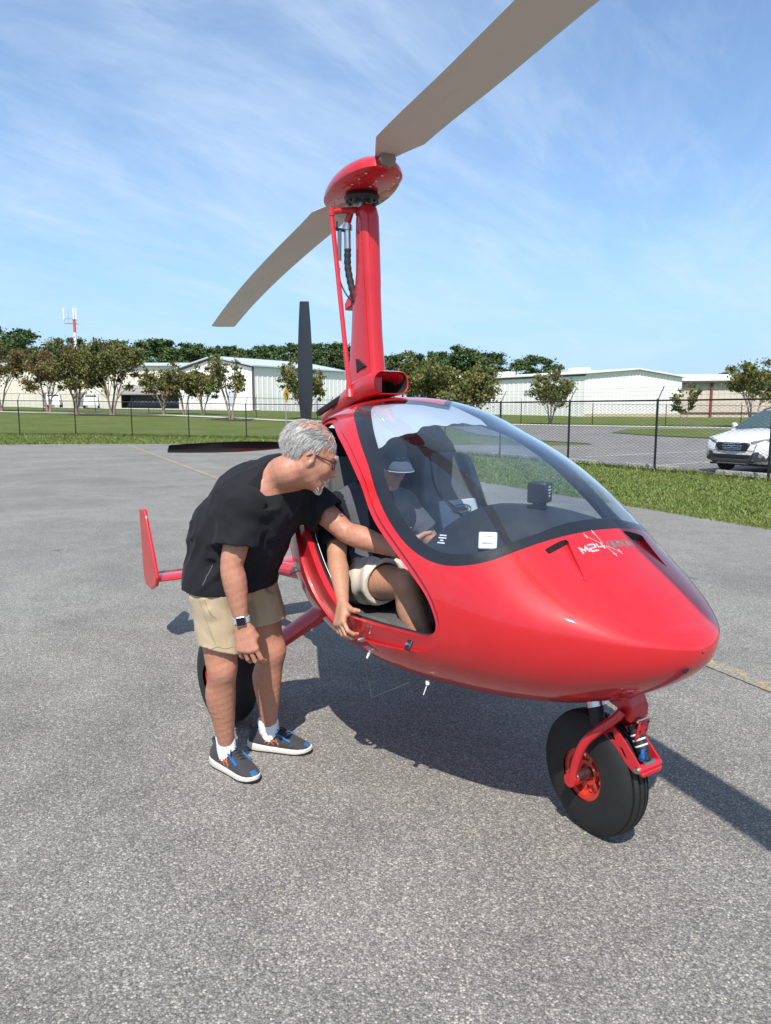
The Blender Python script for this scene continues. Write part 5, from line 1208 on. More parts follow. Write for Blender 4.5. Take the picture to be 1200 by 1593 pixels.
# ------------------------------------------------------------------ bodies as smooth implicit surfaces (surface nets)
class SDF:
    def __init__(s, lo, hi, h):
        s.h = h; s.lo = np.array(lo, float); s.n = np.ceil((np.array(hi) - s.lo) / h).astype(int) + 1
        s.D = np.full(s.n, 1.0, np.float32); s.rgb = None
    def blk(s, lo, hi):
        a = np.maximum(np.floor((np.asarray(lo) - s.lo) / s.h).astype(int), 0); b = np.minimum(np.ceil((np.asarray(hi) - s.lo) / s.h).astype(int) + 1, s.n)
        if np.any(b <= a): return None, None
        ax = [s.lo[i] + s.h * np.arange(a[i], b[i]) for i in range(3)]
        P = np.stack(np.meshgrid(*ax, indexing='ij'), -1).astype(np.float32)
        return tuple(slice(a[i], b[i]) for i in range(3)), P
    def comb(s, sl, d, k, sub=False):
        A = s.D[sl]
        if sub:
            d = -d; h = np.clip(.5 - .5 * (d - A) / max(k, 1e-6) * -1, 0, 1) if False else None
            s.D[sl] = np.maximum(A, d) + np.maximum(k - np.abs(A - d), 0) ** 2 / (4 * max(k, 1e-6)); return
        s.D[sl] = np.minimum(A, d) - np.maximum(k - np.abs(A - d), 0) ** 2 / (4 * max(k, 1e-6))
    def rc(s, p1, p2, r1, r2=None, k=.01, sub=False):
        r2 = r1 if r2 is None else r2; p1 = np.array(p1, float); p2 = np.array(p2, float); m = max(r1, r2) + k + 4 * s.h
        sl, P = s.blk(np.minimum(p1, p2) - m, np.maximum(p1, p2) + m)
        if sl is None: return
        e = p2 - p1; w = P - p1.astype(np.float32); t = np.clip((w @ e.astype(np.float32)) / max(e @ e, 1e-9), 0, 1)
        d = np.linalg.norm(w - t[..., None] * e.astype(np.float32), axis=-1) - (r1 + (r2 - r1) * t); s.comb(sl, d, k, sub)
    def chain(s, pts, rs, k=.01):
        for i in range(len(pts) - 1): s.rc(pts[i], pts[i + 1], rs[i], rs[i + 1], k)
    def limb(s, pts, rs, k=.02, sm=5):
        """one tapering limb through pts with radii rs, no bulges where its pieces meet"""
        q = catmull(np.column_stack([np.array(pts, float), rs]), sm); c, r = q[:, :3].astype(np.float32), q[:, 3].astype(np.float32); m = r.max() + k + 4 * s.h
        sl, P = s.blk(c.min(0) - m, c.max(0) + m)
        if sl is None: return
        d = np.full(P.shape[:3], 9.0, np.float32)
        for i in range(len(c) - 1):
            e = c[i + 1] - c[i]; w = P - c[i]; t = np.clip((w @ e) / max(float(e @ e), 1e-9), 0, 1); np.minimum(d, np.linalg.norm(w - t[..., None] * e, axis=-1) - (r[i] + (r[i + 1] - r[i]) * t), out=d)
        s.comb(sl, d, k)
    def ec(s, p1, p2, ab1, ab2, u, k=.02):
        """capsule of elliptic section; a along u, b across"""
        p1 = np.array(p1, float); p2 = np.array(p2, float); e = p2 - p1; L = np.linalg.norm(e); t_ = e / max(L, 1e-9); u = np.array(u, float); u = u - t_ * (u @ t_); u /= np.linalg.norm(u); v = np.cross(t_, u)
        m = max(*ab1, *ab2) + k + 4 * s.h; sl, P = s.blk(np.minimum(p1, p2) - m, np.maximum(p1, p2) + m)
        if sl is None: return
        w = P - p1.astype(np.float32); q = w @ t_.astype(np.float32); t = np.clip(q / max(L, 1e-9), 0, 1); ex = q - t * L
        a = ab1[0] + (ab2[0] - ab1[0]) * t; b = ab1[1] + (ab2[1] - ab1[1]) * t; x = w @ u.astype(np.float32); y = w @ v.astype(np.float32); mn = np.minimum(a, b)
        kk = np.sqrt((x / a) ** 2 + (y / b) ** 2 + (ex / mn) ** 2); d = (kk - 1) * mn * (1 + .25 * np.clip(kk - 1, 0, 1)); s.comb(sl, d, k)
    def el(s, c, r, k=.01, M=None, sub=False):
        c = np.array(c, float); m = max(r) + k + 4 * s.h; sl, P = s.blk(c - m, c + m)
        if sl is None: return
        w = P - c.astype(np.float32)
        if M is not None: w = w @ np.array(M, np.float32)      # columns of M are the axes
        r = np.array(r, np.float32); k0 = np.linalg.norm(w / r, axis=-1); k1 = np.linalg.norm(w / (r * r), axis=-1); d = k0 * (k0 - 1) / np.maximum(k1, 1e-6); s.comb(sl, d, k, sub)
    def plane(s, p, n, k=.0, lo=None, hi=None):
        """keep the side n points away from (cut the half space in front of n), inside the box lo..hi"""
        sl, P = s.blk(s.lo if lo is None else lo, s.lo + s.h * s.n if hi is None else hi)
        n = np.array(n, float); n /= np.linalg.norm(n); d = (P - np.array(p, np.float32)) @ n.astype(np.float32); s.D[sl] = np.maximum(s.D[sl], d)
    def join(s, T, k=.01):
        s.D = np.minimum(s.D, T.D) - (np.maximum(k - np.abs(s.D - T.D), 0) ** 2 / (4 * k)).astype(np.float32)
    def like(s): T = SDF(s.lo, s.lo + s.h * (s.n - 1) - s.h * .5, s.h); assert (T.n == s.n).all(); return T
    def warp(s, fn):
        """add fn(P) to the field near the surface"""
        idx = np.where(np.abs(s.D) < .05); P = np.stack([s.lo[i] + s.h * idx[i] for i in range(3)], -1); s.D[idx] += fn(P).astype(np.float32)
    def mesh(s):
        D = s.D; S = D < 0; c = np.zeros(tuple(s.n - 1), np.int8)
        for dx_ in (0, 1):
            for dy_ in (0, 1):
                for dz_ in (0, 1): c += S[dx_:s.n[0] - 1 + dx_, dy_:s.n[1] - 1 + dy_, dz_:s.n[2] - 1 + dz_]
        act = np.stack(np.where((c > 0) & (c < 8)), 1); idm = np.full(tuple(s.n - 1), -1, np.int32); idm[tuple(act.T)] = np.arange(len(act))
        corners = [(i, j, k) for i in (0, 1) for j in (0, 1) for k in (0, 1)]; val = {q: D[act[:, 0] + q[0], act[:, 1] + q[1], act[:, 2] + q[2]] for q in corners}
        acc = np.zeros((len(act), 3)); cnt = np.zeros(len(act))
        for q in corners:
            for ax in range(3):
                if q[ax] == 0:
                    r = list(q); r[ax] = 1; r = tuple(r); a, b = val[q], val[r]; m = (a < 0) != (b < 0); t = np.where(m, a / np.where(m, a - b, 1), 0)
                    pos = np.tile(np.array(q, float), (len(act), 1)); pos[:, ax] += t; acc[m] += pos[m]; cnt[m] += 1
        V = s.lo + s.h * (act + acc / np.maximum(cnt, 1)[:, None]); F = []
        for ax in range(3):
            o = [i for i in range(3) if i != ax]; sl0 = [slice(1, s.n[i] - 1) for i in range(3)]; sl1 = list(sl0); sl0[ax] = slice(0, s.n[ax] - 1); sl1[ax] = slice(1, s.n[ax])
            a, b = S[tuple(sl0)], S[tuple(sl1)]
            for flip, msk in ((False, a & ~b), (True, ~a & b)):
                w = np.stack(np.where(msk), 1)
                if not len(w): continue
                w[:, o[0]] += 1; w[:, o[1]] += 1; q = []
                for (d0, d1) in ((0, 0), (-1, 0), (-1, -1), (0, -1)):
                    z = w.copy(); z[:, o[0]] += d0; z[:, o[1]] += d1; q.append(idm[z[:, 0], z[:, 1], z[:, 2]])
                q = np.stack(q, 1); fl = flip ^ (ax == 1)
                F.append(q[:, ::-1] if fl else q)
        F = np.concatenate(F); F = F[(F >= 0).all(1)]
        return V, F
    def smooth_mesh(s, it=2):
        V, F = s.mesh(); E = np.concatenate([F[:, [0, 1]], F[:, [1, 2]], F[:, [2, 3]], F[:, [3, 0]]])
        n = len(V); deg = np.bincount(E.ravel(), minlength=n).astype(float)
        for _ in range(it):
            for lam in (.5, -.53):
                A = np.zeros((n, 3))
                for c in range(3): A[:, c] = np.bincount(E[:, 0], V[E[:, 1], c], n) + np.bincount(E[:, 1], V[E[:, 0], c], n)
                V = V + lam * (A / np.maximum(deg, 1)[:, None] - V)
        return V, F
def n3(P, f, seed=0):
    """cheap smooth 3D noise from rotated sines, about -1..1"""
    r = np.random.default_rng(seed); o = 0
    for i in range(5):
        k = r.normal(size=3); k *= f * (.7 + .25 * i) / np.linalg.norm(k); o = o + np.sin(P @ k * 6.283 + r.uniform(0, 6.28)) * (1 / (1 + .35 * i))
    return o / 2.6
def nrm(v): v = np.array(v, float); return v / np.linalg.norm(v)
def A3(*v): return np.array(v, float)

def m_skin(name, base, red, hair=0.0, sss=True):
    n = NT(name); co = n.co(); f = n.noise(22, 5, .65, co); g = n.noise(140, 3, .6, co); b = n.noise(6, 3, .5, co)
    c = n.mix(n.rng(f, .35, .7, 0, .65), C4(base), C4(red)); c = n.mix(n.rng(b, .4, .7, 0, .3), c, C4(tuple(x * .86 for x in base)))
    c = n.mix(n.rng(n.noise(55, 6, .8, co, 1.5), .52, .68, 0, .35), c, C4((red[0] * .82, red[1] * .62, red[2] * .6)))
    c = n.mix(n.rng(g, .60, .72, 0, .28 + hair), c, C4(tuple(x * .5 for x in base)))
    hr = n.noise(170, 2, .5, co, .4, (1, 1, .16)); c = n.mix(n.rng(hr, .56, .68, 0, hair * 2.2), c, C4(tuple(x * .33 for x in base)))
    n.set(Base_Color=c, Roughness=n.rng(f, .3, .7, .42, .56), Specular_IOR_Level=.4)
    if sss: n.set(Subsurface_Weight=.12, Subsurface_Radius=(.012, .005, .003), Subsurface_Scale=.5)
    n.bump(n.noise(260, 3, .7, co), .25, .0015); return n.m
def m_cloth(name, col, scale=900, strength=.18, var=.10, rough=.85, sheen=.1):
    n = NT(name); co = n.co(); f = n.noise(5, 5, .6, co); w = n.noise(scale, 2, .5, co); h = n.noise(60, 4, .6, co, sc3=(1, 1, .35))
    c = n.mix(f, C4(tuple(x * (1 - var) for x in col)), C4(tuple(min(1, x * (1 + var)) for x in col))); c = n.mix(1.0, c, n.rng(w, .3, .7, .86, 1.12), 'MULTIPLY')
    n.set(Base_Color=c, Roughness=rough, Sheen_Weight=sheen, Specular_IOR_Level=.25)
    b1 = n.n('ShaderNodeBump', {'Height': h, 'Strength': .35, 'Distance': .004}); b2 = n.n('ShaderNodeBump', {'Height': w, 'Strength': strength, 'Distance': .001}); n.l(b1.outputs[0], b2.inputs['Normal']); n.l(b2.outputs[0], n.b.inputs['Normal']); return n.m
M_skin1 = m_skin('sun reddened skin', (0.45, 0.225, 0.145), (0.49, 0.185, 0.12), .12); M_skin2 = m_skin('tanned skin', (0.44, 0.24, 0.15), (0.44, 0.20, 0.12), .06)
M_tee = m_cloth('black tee shirt', (0.0115, 0.012, 0.0145), sheen=.03); M_khaki = m_cloth('khaki shorts cotton', (0.46, 0.36, 0.235), 700, .25, .08); M_cream = m_cloth('off white shorts cotton', (0.60, 0.54, 0.45), 700, .22, .05)
M_polo = m_cloth('black polo shirt', (0.010, 0.011, 0.016), sheen=.03); M_polog = m_cloth('grey polo panels', (0.085, 0.088, 0.10)); M_cap = m_cloth('navy cap cloth with painted reflection', (0.075, 0.09, 0.115), 600, .3)  # cap colour lightened to carry the canopy reflection lying over it
M_sock = m_cloth('white sock', (0.78, 0.79, 0.82), 500, .3, .03); M_sock_o = m_cloth('dark grey shoe mesh', (0.045, 0.043, 0.047), 420, .5, .1); M_sole = basic('cream shoe sole', (0.66, 0.62, 0.54), .6, var=.06, scale=20)
M_soleb = basic('black outsole', (.02, .02, .02), .7); M_shoeb = basic('blue shoe trim', (0.02, 0.13, 0.36), .5, var=.1); M_orange = basic('orange shoe mark', (0.55, 0.16, 0.06), .5); M_lace = basic('black laces', (.013, .013, .014), .8)
M_hair = basic('grey hair', (0.42, 0.405, 0.375), .55, var=.35, scale=60); M_beard = basic('white beard', (0.56, 0.54, 0.50), .6, var=.2, scale=60); M_eye = basic('eye white', (.7, .68, .65), .2); M_iris = basic('dark iris', (.03, .04, .05), .15)
def m_hairstrand(name, cols):
    n = NT(name); r = n.n('ShaderNodeNewGeometry').outputs['Random Per Island']; k = len(cols)
    n.set(Base_Color=n.ramp(r, [(i / (k - 1), c) for i, c in enumerate(cols)]), Roughness=.42, Specular_IOR_Level=.4); return n.m
M_strand = m_hairstrand('grey hair strands', [(.24, .23, .21), (.42, .405, .38), (.60, .585, .56), (.76, .745, .72)])
M_strandw = m_hairstrand('white beard strands', [(.42, .40, .37), (.6, .58, .55), (.72, .70, .67)])

class Head:
    def __init__(s, c, fwd, up, scale=1.0):
        s.c = np.array(c, float); f = nrm(fwd); u = np.array(up, float); u = nrm(u - f * (u @ f)); l = np.cross(u, f); s.M = np.stack([f, l, u], 1); s.k = scale
    def __call__(s, x, y, z): return s.c + s.M @ (np.array([x, y, z]) * s.k)
    def build(s, S, old=True):
        k = s.k; H = s; M = s.M
        def el(c, r, kk, sub=False): S.el(H(*c), np.array(r) * k, kk * k, M, sub)
        el((-.022, 0, .038), (.098, .076, .084), .02); el((.012, 0, .0), (.078, .069, .080), .03); el((.025, 0, -.045), (.060, .056, .068), .03)
        for y in (-1, 1):
            S.rc(H(-.018, y * .056, -.052), H(.050, y * .026, -.098), .020 * k, .016 * k, .03 * k)
            el((.058, y * .040, -.030), (.024, .024, .026), .025); S.rc(H(.078, y * .012, .022), H(.066, y * .046, .018), .013 * k, .010 * k, .016 * k)
        S.rc(H(.066, -.012, -.103), H(.066, .012, -.103), .017 * k, None, .025 * k)
        for y in (-1, 1): el((.090, y * .031, -.002), (.016, .017, .013), .010, True)
        for y in (-1, 1): S.el(H(.0715, y * .031, -.003), (.0125 * k,) * 3, .003)
        for y in (-1, 1):
            S.rc(H(.083, y * .018, -.012), H(.079, y * .044, -.010), .0045 * k, .004 * k, .006 * k); S.rc(H(.086, y * .019, .007), H(.080, y * .044, .005), .0045 * k, .004 * k, .006 * k)
        S.rc(H(.086, 0, .010), H(.104, 0, -.030), .0085 * k, .0095 * k, .014 * k); S.rc(H(.104, 0, -.030), H(.109, 0, -.040), .011 * k, .0125 * k, .008 * k)
        for y in (-1, 1): S.rc(H(.092, y * .013, -.041), H(.097, y * .011, -.042), .009 * k, None, .008 * k)
        el((.074, 0, -.068), (.022, .030, .022), .02)
        S.rc(H(.088, -.016, -.071), H(.088, .016, -.071), .0058 * k, None, .006 * k); S.rc(H(.0865, -.014, -.082), H(.0865, .014, -.082), .0068 * k, None, .006 * k)
        S.rc(H(.097, -.022, -.0765), H(.097, .022, -.0765), .0022 * k, None, .003 * k, True)
        for y in (-1, 1):
            E = np.stack([nrm(M @ A3(.95, y * .15, -.12)), nrm(M @ A3(-.18, y * .95, 0)), nrm(M @ A3(.12, 0, .99))], 1)
            S.el(H(-.014, y * .078, -.010), np.array((.020, .008, .032)) * k, .008 * k, E); S.el(H(-.012, y * .088, -.006), np.array((.011, .008, .019)) * k, .004 * k, E, True)
            S.el(H(-.012, y * .076, -.036), np.array((.010, .006, .010)) * k, .006 * k, E); S.rc(H(.003, y * .078, -.014), H(.002, y * .078, -.022), .005 * k, None, .004 * k)
def hand(S, W, Dv, Tv, k=1.0, curl=((25, 45, 30),) * 4, thumb=None, spread=6, palm=.092):
    """right or left hand; W wrist, Dv wrist->knuckles, Tv towards the thumb side; fingers curl towards N = sign * (D x T)"""
    W = np.array(W, float); D = nrm(Dv); T = np.array(Tv[0], float); T = nrm(T - D * (T @ D)); N = np.array(Tv[1], float); N = nrm(N - D * (N @ D) - T * (N @ T))       # N: palm side
    kn = []
    for i, off in enumerate((.031, .010, -.011, -.030)):
        K = W + D * (palm * (1.0 - (.0, -.03, .03, .10)[i])) * k + T * off * k - N * .004 * k; kn.append(K)
        S.rc(W + T * off * .55 * k + D * .012 * k, K, .0155 * k, .0125 * k, .016 * k)
    S.rc(W + D * .03 * k + T * .02 * k + N * .008 * k, W + D * .05 * k + T * .034 * k + N * .012 * k, .017 * k, .015 * k, .015 * k)
    S.rc(W + D * .03 * k - T * .018 * k + N * .006 * k, W + D * .06 * k - T * .022 * k + N * .008 * k, .015 * k, .013 * k, .015 * k)
    ln = ((.043, .026, .021), (.047, .030, .022), (.043, .028, .021), (.034, .021, .019)); tips = []
    for i in range(4):
        p = kn[i]; a = 0; side = T * math.sin(R(spread * (1.5 - i) / 1.5)); rr = (.0092, .0086, .0079, .0069)
        if i == 3: rr = tuple(x * .88 for x in rr)
        for j in range(3):
            a += curl[i][j]; d = nrm(D * math.cos(R(a)) + N * math.sin(R(a)) + side * math.cos(R(a))); q = p + d * ln[i][j] * k
            S.rc(p, q, rr[j] * k, rr[j + 1] * k, .002 * k); p = q
        tips.append(p)
    th = thumb or ((.45, .85, .35), (.75, .55, .35), (.85, .30, .30)); p = W + D * .022 * k + T * .024 * k + N * .008 * k
    for j, (l, r0, r1) in enumerate(((.042, .0145, .0115), (.030, .0112, .0100), (.024, .0100, .0082))):
        d = nrm(D * th[j][0] + T * th[j][1] + N * th[j][2]); q = p + d * l * k; S.rc(p, q, r0 * k, r1 * k, .008 * k if j == 0 else .004 * k); p = q
    return kn, tips

def strands(name, roots, dirs, L, w, seg, mat, parent, rg, droop=0.0, curlv=.25, off=None):
    """thin flat hair strands as ribbons"""
    n = len(roots); P = [roots]; d = dirs / np.linalg.norm(dirs, axis=1)[:, None]
    for s_ in range(seg):
        d = d + rg.normal(0, curlv / seg, (n, 3)); d[:, 2] -= droop / seg; d /= np.linalg.norm(d, axis=1)[:, None]; P.append(P[-1] + d * (L / seg)[:, None])
    side = np.cross(d, rg.normal(size=(n, 3))); side /= np.maximum(np.linalg.norm(side, axis=1)[:, None], 1e-6); V = []; 
    for s_, p in enumerate(P):
        ww = w * (1 - .8 * s_ / seg); V.append(p - side * ww / 2); V.append(p + side * ww / 2)
    V = np.stack(V, 1).reshape(-1, 3); m = 2 * (seg + 1); F = []
    for s_ in range(seg): b = np.arange(n) * m + 2 * s_; F.append(np.stack([b, b + 1, b + 3, b + 2], 1))
    return mesh_np(name, V - (off if off is not None else 0), np.concatenate(F), mat, parent, True)

# ================================================================== the man bending at the door
P1O = A3(-.62, 3.20, 0)
man1 = empty('person', tuple(P1O), 0, 'grey haired man in black tee shirt and khaki shorts leaning into the cockpit', 'person')
def put(name, VF, mat, parent, O, mats=None, midx=None): return mesh_np(name, VF[0] - O, VF[1], mat, parent, True, mats=mats, midx=midx)
hipR, hipL = A3(-.705, 3.04, .90), A3(-.61, 3.27, .90); kR, kL = A3(-.700, 3.03, .505), A3(-.525, 3.26, .51); aR, aL = A3(-.715, 3.135, .10), A3(-.555, 3.325, .10)
pel, wai, che, upc = A3(-.672, 3.15, .94), A3(-.630, 3.13, 1.07), A3(-.525, 3.07, 1.215), A3(-.425, 3.025, 1.325)
latH, latS = nrm(hipL - hipR), nrm(A3(.52, .85, .05))
sR, sL = A3(-.565, 2.925, 1.225), A3(-.375, 3.17, 1.255); eR, eL = A3(-.612, 2.885, .985), A3(-.165, 3.09, 1.085); wR, wL = A3(-.578, 2.885, .752), A3(.065, 2.975, 1.02)
h1 = Head((-.298, 2.945, 1.420), (.90, .24, -.37), (.32, .06, .95), 1.05)
def lerp(a, b, t): return a + (b - a) * t
def leg(S, hip, kn, an, fx, r=1.0):
    u = kn - hip; v = an - kn
    S.limb([hip, hip + u * .5, hip + u * .85, kn + fx * .006, kn + v * .16 - fx * .006, kn + v * .34 - fx * .018, kn + v * .62 - fx * .008, kn + v * .86, an], [.098 * r, .084 * r, .068 * r, .0625 * r, .058 * r, .0635 * r, .049 * r, .037 * r, .0345 * r], .03)
    S.el(kn + fx * .030, (.026 * r, .030 * r, .040 * r), .03); S.limb([kn + fx * .02, an + fx * .014], [.044 * r, .024 * r], .012)
S = SDF((-1.0, 2.60, .0), (.40, 3.62, 1.62), .0042)
fR, fL = nrm(A3(.75, -.66, 0)), nrm(A3(.97, -.22, 0))
leg(S, hipR, kR, aR, fR, 1.02); leg(S, hipL, kL, aL, fL, 1.0)
for an, f in ((aR, fR), (aL, fL)): S.rc(an - A3(0, 0, .02), an + f * .09 - A3(0, 0, .06), .030, .020, .02); S.rc(an - f * .01 - A3(0, 0, .02), an - f * .025 - A3(0, 0, .06), .028, .022, .02)
S.ec(pel, wai, (.175, .14), (.18, .145), latH, .04); S.ec(wai, che, (.18, .145), (.185, .145), latS, .05); S.ec(che, upc, (.185, .14), (.12, .085), latS, .05)
for sh in (sR, sL): S.rc(lerp(upc, sh, .4), sh, .075, .066, .05)
S.rc(upc, h1(-.055, 0, -.085), .066, .060, .05); S.rc(h1(-.055, 0, -.085), h1(-.020, 0, -.035), .060, .062, .03); S.rc(upc + A3(.03, -.02, 0), h1(.02, 0, -.09), .045, .035, .04)
def arm(S, sh, el, wr, r=1.0, k=.03):
    u = el - sh; v = wr - el
    S.limb([sh, sh + u * .35, sh + u * .75, el, el + v * .25, el + v * .6, el + v * .86, wr], [.060 * r, .056 * r, .050 * r, .046 * r, .0495 * r, .041 * r, .0315 * r, .029 * r], k)
arm(S, sR, eR, wR, 1.0); arm(S, sL, eL, wL, .98)
h1.build(S)

hand(S, wR + A3(.004, -.002, -.012), (.20, -.12, -.97), ((.93, -.10, .15), (.12, .97, -.10)), 1.10, ((16, 38, 22), (20, 36, 22), (24, 36, 22), (28, 36, 22)), thumb=((.75, .10, .66), (.75, -.1, .66), (.7, -.1, .7)), spread=11)
hand(S, wL + A3(.012, -.006, 0), (.95, -.25, -.12), ((.0, -.1, .99), (.2, .95, .1)), 1.08, ((20, 35, 20),) * 4)
vein = lambda P: -.0009 * n3(P, 9, 3) - .0007 * n3(P, 45, 4)
S.warp(vein)
V, F = S.smooth_mesh(6); body1 = put('body', (V, F), M_skin1, man1, P1O)

# black tee shirt
S = SDF((-.98, 2.65, .70), (.02, 3.52, 1.46), .005)
S.ec(pel + A3(-.020, 0, -.19), wai, (.238, .190), (.212, .180), latH, .03); S.el(pel + A3(-.06, -.02, -.05), (.125, .17, .13), .04); S.el(hipR + A3(0, .01, .0), (.128, .128, .14), .04); S.ec(wai, che, (.21, .182), (.215, .172), latS, .06); S.ec(che, upc, (.215, .165), (.135, .098), latS, .05)
S.el(wai + A3(.075, -.03, -.01), (.12, .15, .12), .06)
for sh in (sR, sL): S.rc(lerp(upc, sh, .45), sh, .088, .078, .05)
S.rc(upc - A3(.02, 0, .01), lerp(upc, h1(-.055, 0, -.085), .50), .088, .076, .04)
eR2, eL2 = lerp(sR, eR, .66), lerp(sL, eL, .62)
nR, nL = nrm(eR - sR), nrm(eL - sL); G = S.like()
G.rc(lerp(upc, sR, .6), sR, .080, .082, .03); G.rc(sR, eR2 + nR * .1, .082, .088, .03); G.plane(eR2, nR + A3(.10, 0, 0)); G.rc(eR2 - nR * .06, eR2 + nR * .1, .066, .072, .004, True); S.join(G, .035)
G = S.like(); G.rc(lerp(upc, sL, .6), sL, .076, .084, .03); G.rc(sL, eL2 + nL * .1, .086, .090, .03); G.plane(eL2, nL); G.rc(eL2 - nL * .05, eL2 + nL * .1, .062, .066, .004, True); S.join(G, .035)
def crease(P, dirn, fa, fl, seed):
    """long soft-topped creases running along dirn: -.5 in the valley to .5 on the ridge"""
    u = nrm(dirn); t = P @ u; Q = (P - t[:, None] * u) * fa + t[:, None] * u * fl + .12 * np.stack([n3(P, 4, seed + 50), n3(P, 4, seed + 51), n3(P, 4, seed + 52)], 1) * fa * .12
    return .5 - np.minimum(np.abs(n3(Q, 1.0, seed)) * 1.5, 1.0)
def folds1(P):
    ax = nrm(che - pel); t = (P - wai) @ ax; g = lambda c, r: np.exp(-(np.linalg.norm(P - c, axis=1) / r) ** 2)
    f = .013 * np.exp(-((t + .02) / .13) ** 2) * crease(P, A3(.55, .1, .45), 9, 2.2, 11) + .011 * g(lerp(sR, eR, .2) + A3(.05, 0, -.04), .20) * crease(P, A3(.75, .1, -.35), 10, 2.5, 12)
    f += .013 * g(lerp(upc, sL, .6) + A3(.03, -.06, -.12), .20) * crease(P, A3(.35, .1, -.9), 10, 2.2, 13) + .005 * crease(P, A3(.4, .3, -.8), 7, 2.5, 14) + .0015 * n3(P, 16, 15)
    return -f
S.warp(folds1)
# hem and neck opening
hemn = nrm(A3(-.02, .0, -1) * 1.0 + A3(.0, 0, 0)); nb = lerp(upc, h1(-.055, 0, -.085), .34); nd = nrm(h1(-.055, 0, -.085) - upc); S.plane(nb + nd * .035, nd + A3(.12, 0, 0), lo=nb - .12, hi=nb + .18); S.rc(nb - nd * .02, nb + nd * .12, .067, .070, .006, True)
S.warp(lambda P: 0 * P[:, 0]); S.plane(A3(-.67, 3.15, .856), (-.02, .05, -1))
G = S.like(); G.ec(pel + A3(-.025, 0, -.24), pel + A3(-.01, 0, -.07), (.226, .178), (.222, .170), latH, .01); S.D = np.maximum(S.D, -G.D)
VS = S.smooth_mesh(3); shirt1 = put('shirt', VS, M_tee, man1, P1O)
def near_line(V, pts, out=.0015):
    """points of the surface facing -y that lie nearest the wanted (x, z)"""
    o = []
    for x, z in pts:
        d = np.hypot(V[:, 0] - x, V[:, 2] - z); c = np.where(d < .009)[0]
        if len(c): p = V[c[np.argmin(V[c, 1])]]; o.append(p + A3(0, -out, 0))
    return o
m = MB(); a_ = nrm(np.cross(nd, A3(0, 0, 1))); b_ = np.cross(nd, a_); q0 = nb + nd * .030 + A3(-.004, 0, 0) * 0
m.tube([tuple(q0 - P1O + a_ * .0735 * math.cos(t) + b_ * .0735 * math.sin(t) + nd * (-.12 / 1.0) * 0) for t in np.linspace(0, 2 * math.pi, 33)], .0062, 8, False); m.build('collar', m_cloth('black ribbed collar', (.010, .0105, .012), 1400, .4, sheen=.02), shirt1, True)
zp = near_line(VS[0], [(-.742 + .006 * t, .905 + .012 * t) for t in range(7)])
if len(zp) > 2: m = MB(); m.tube([p - P1O for p in zp], .0022, 5); m.build('pocket_zip', basic('grey zip', (.16, .16, .17), .4, .4), shirt1, True)
# khaki shorts
S = SDF((-.98, 2.80, .52), (-.36, 3.52, 1.02), .005)
S.ec(pel + A3(0, 0, -.03), pel + A3(.02, 0, .06), (.182, .155), (.178, .15), latH, .03)
for hp, kn, rr in ((hipR, kR, 1.0), (hipL, kL, .97)):
    dn = nrm(kn - hp); S.rc(hp - dn * .01, lerp(hp, kn, .95), .114 * rr, .099 * rr, .05)
S.el(pel + A3(-.065, -.02, -.05), (.10, .14, .11), .05)
def folds2(P): return -.008 * crease(P, A3(.3, .1, -.9), 9, 2.0, 26) * np.clip((P[:, 2] - .56) / .2, 0, 1) - .008 * np.exp(-((P[:, 2] - .83) / .08) ** 2) * crease(P, A3(.9, .2, .3), 10, 2.5, 27) + .005 * n3(P, 4.5, 21) + .005 * (.4 - np.abs(n3(P, 7, 24))) + .004 * np.sin(P @ nrm(A3(.5, .2, .8)) * 55 + 3 * n3(P, 3, 22)) * np.exp(-((P[:, 2] - .84) / .12) ** 2) + .002 * n3(P, 14, 23) + .004 * np.sin(np.arctan2(P[:, 1] - 3.1, P[:, 0] + .68) * 7) * np.clip((.8 - P[:, 2]) / .2, 0, 1)
S.warp(folds2)
for hp, kn, zz_, nn, lo, hi in ((hipR, kR, .602, (-.28, -.1, -1), (-1, 2.7, .5), (-.40, 3.148, .8)), (hipL, kL, .650, (.15, 0, -1), (-1, 3.148, .5), (-.3, 3.6, .8))):
    c = lerp(hp, kn, .78); S.plane((c[0], c[1], zz_), nn, lo=lo, hi=hi)
    dn = nrm(kn - hp); S.rc(lerp(hp, kn, .62), lerp(hp, kn, 1.05), .084, .090, .004, True)
S.plane((0, 0, .99), (0, 0, 1))
VK = S.smooth_mesh(3); shorts1 = put('shorts', VK, M_khaki, man1, P1O)
M_seam = m_cloth('khaki seam', (0.33, 0.25, 0.155), 900, .3)
for pts in ([(-.770 + .004 * t, .84 - .0125 * t) for t in range(17)], [(-.735 + .006 * t, .835 - .011 * t) for t in range(9)], [(-.80 + .0098 * t, .628) for t in range(19)]):
    q = near_line(VK[0], pts, .0004)
    if len(q) > 3: m = MB(); m.tube([p - P1O for p in catmull(np.array(q)[::2], 4)], .0016, 5); m.build('seam', M_seam, shorts1, True)
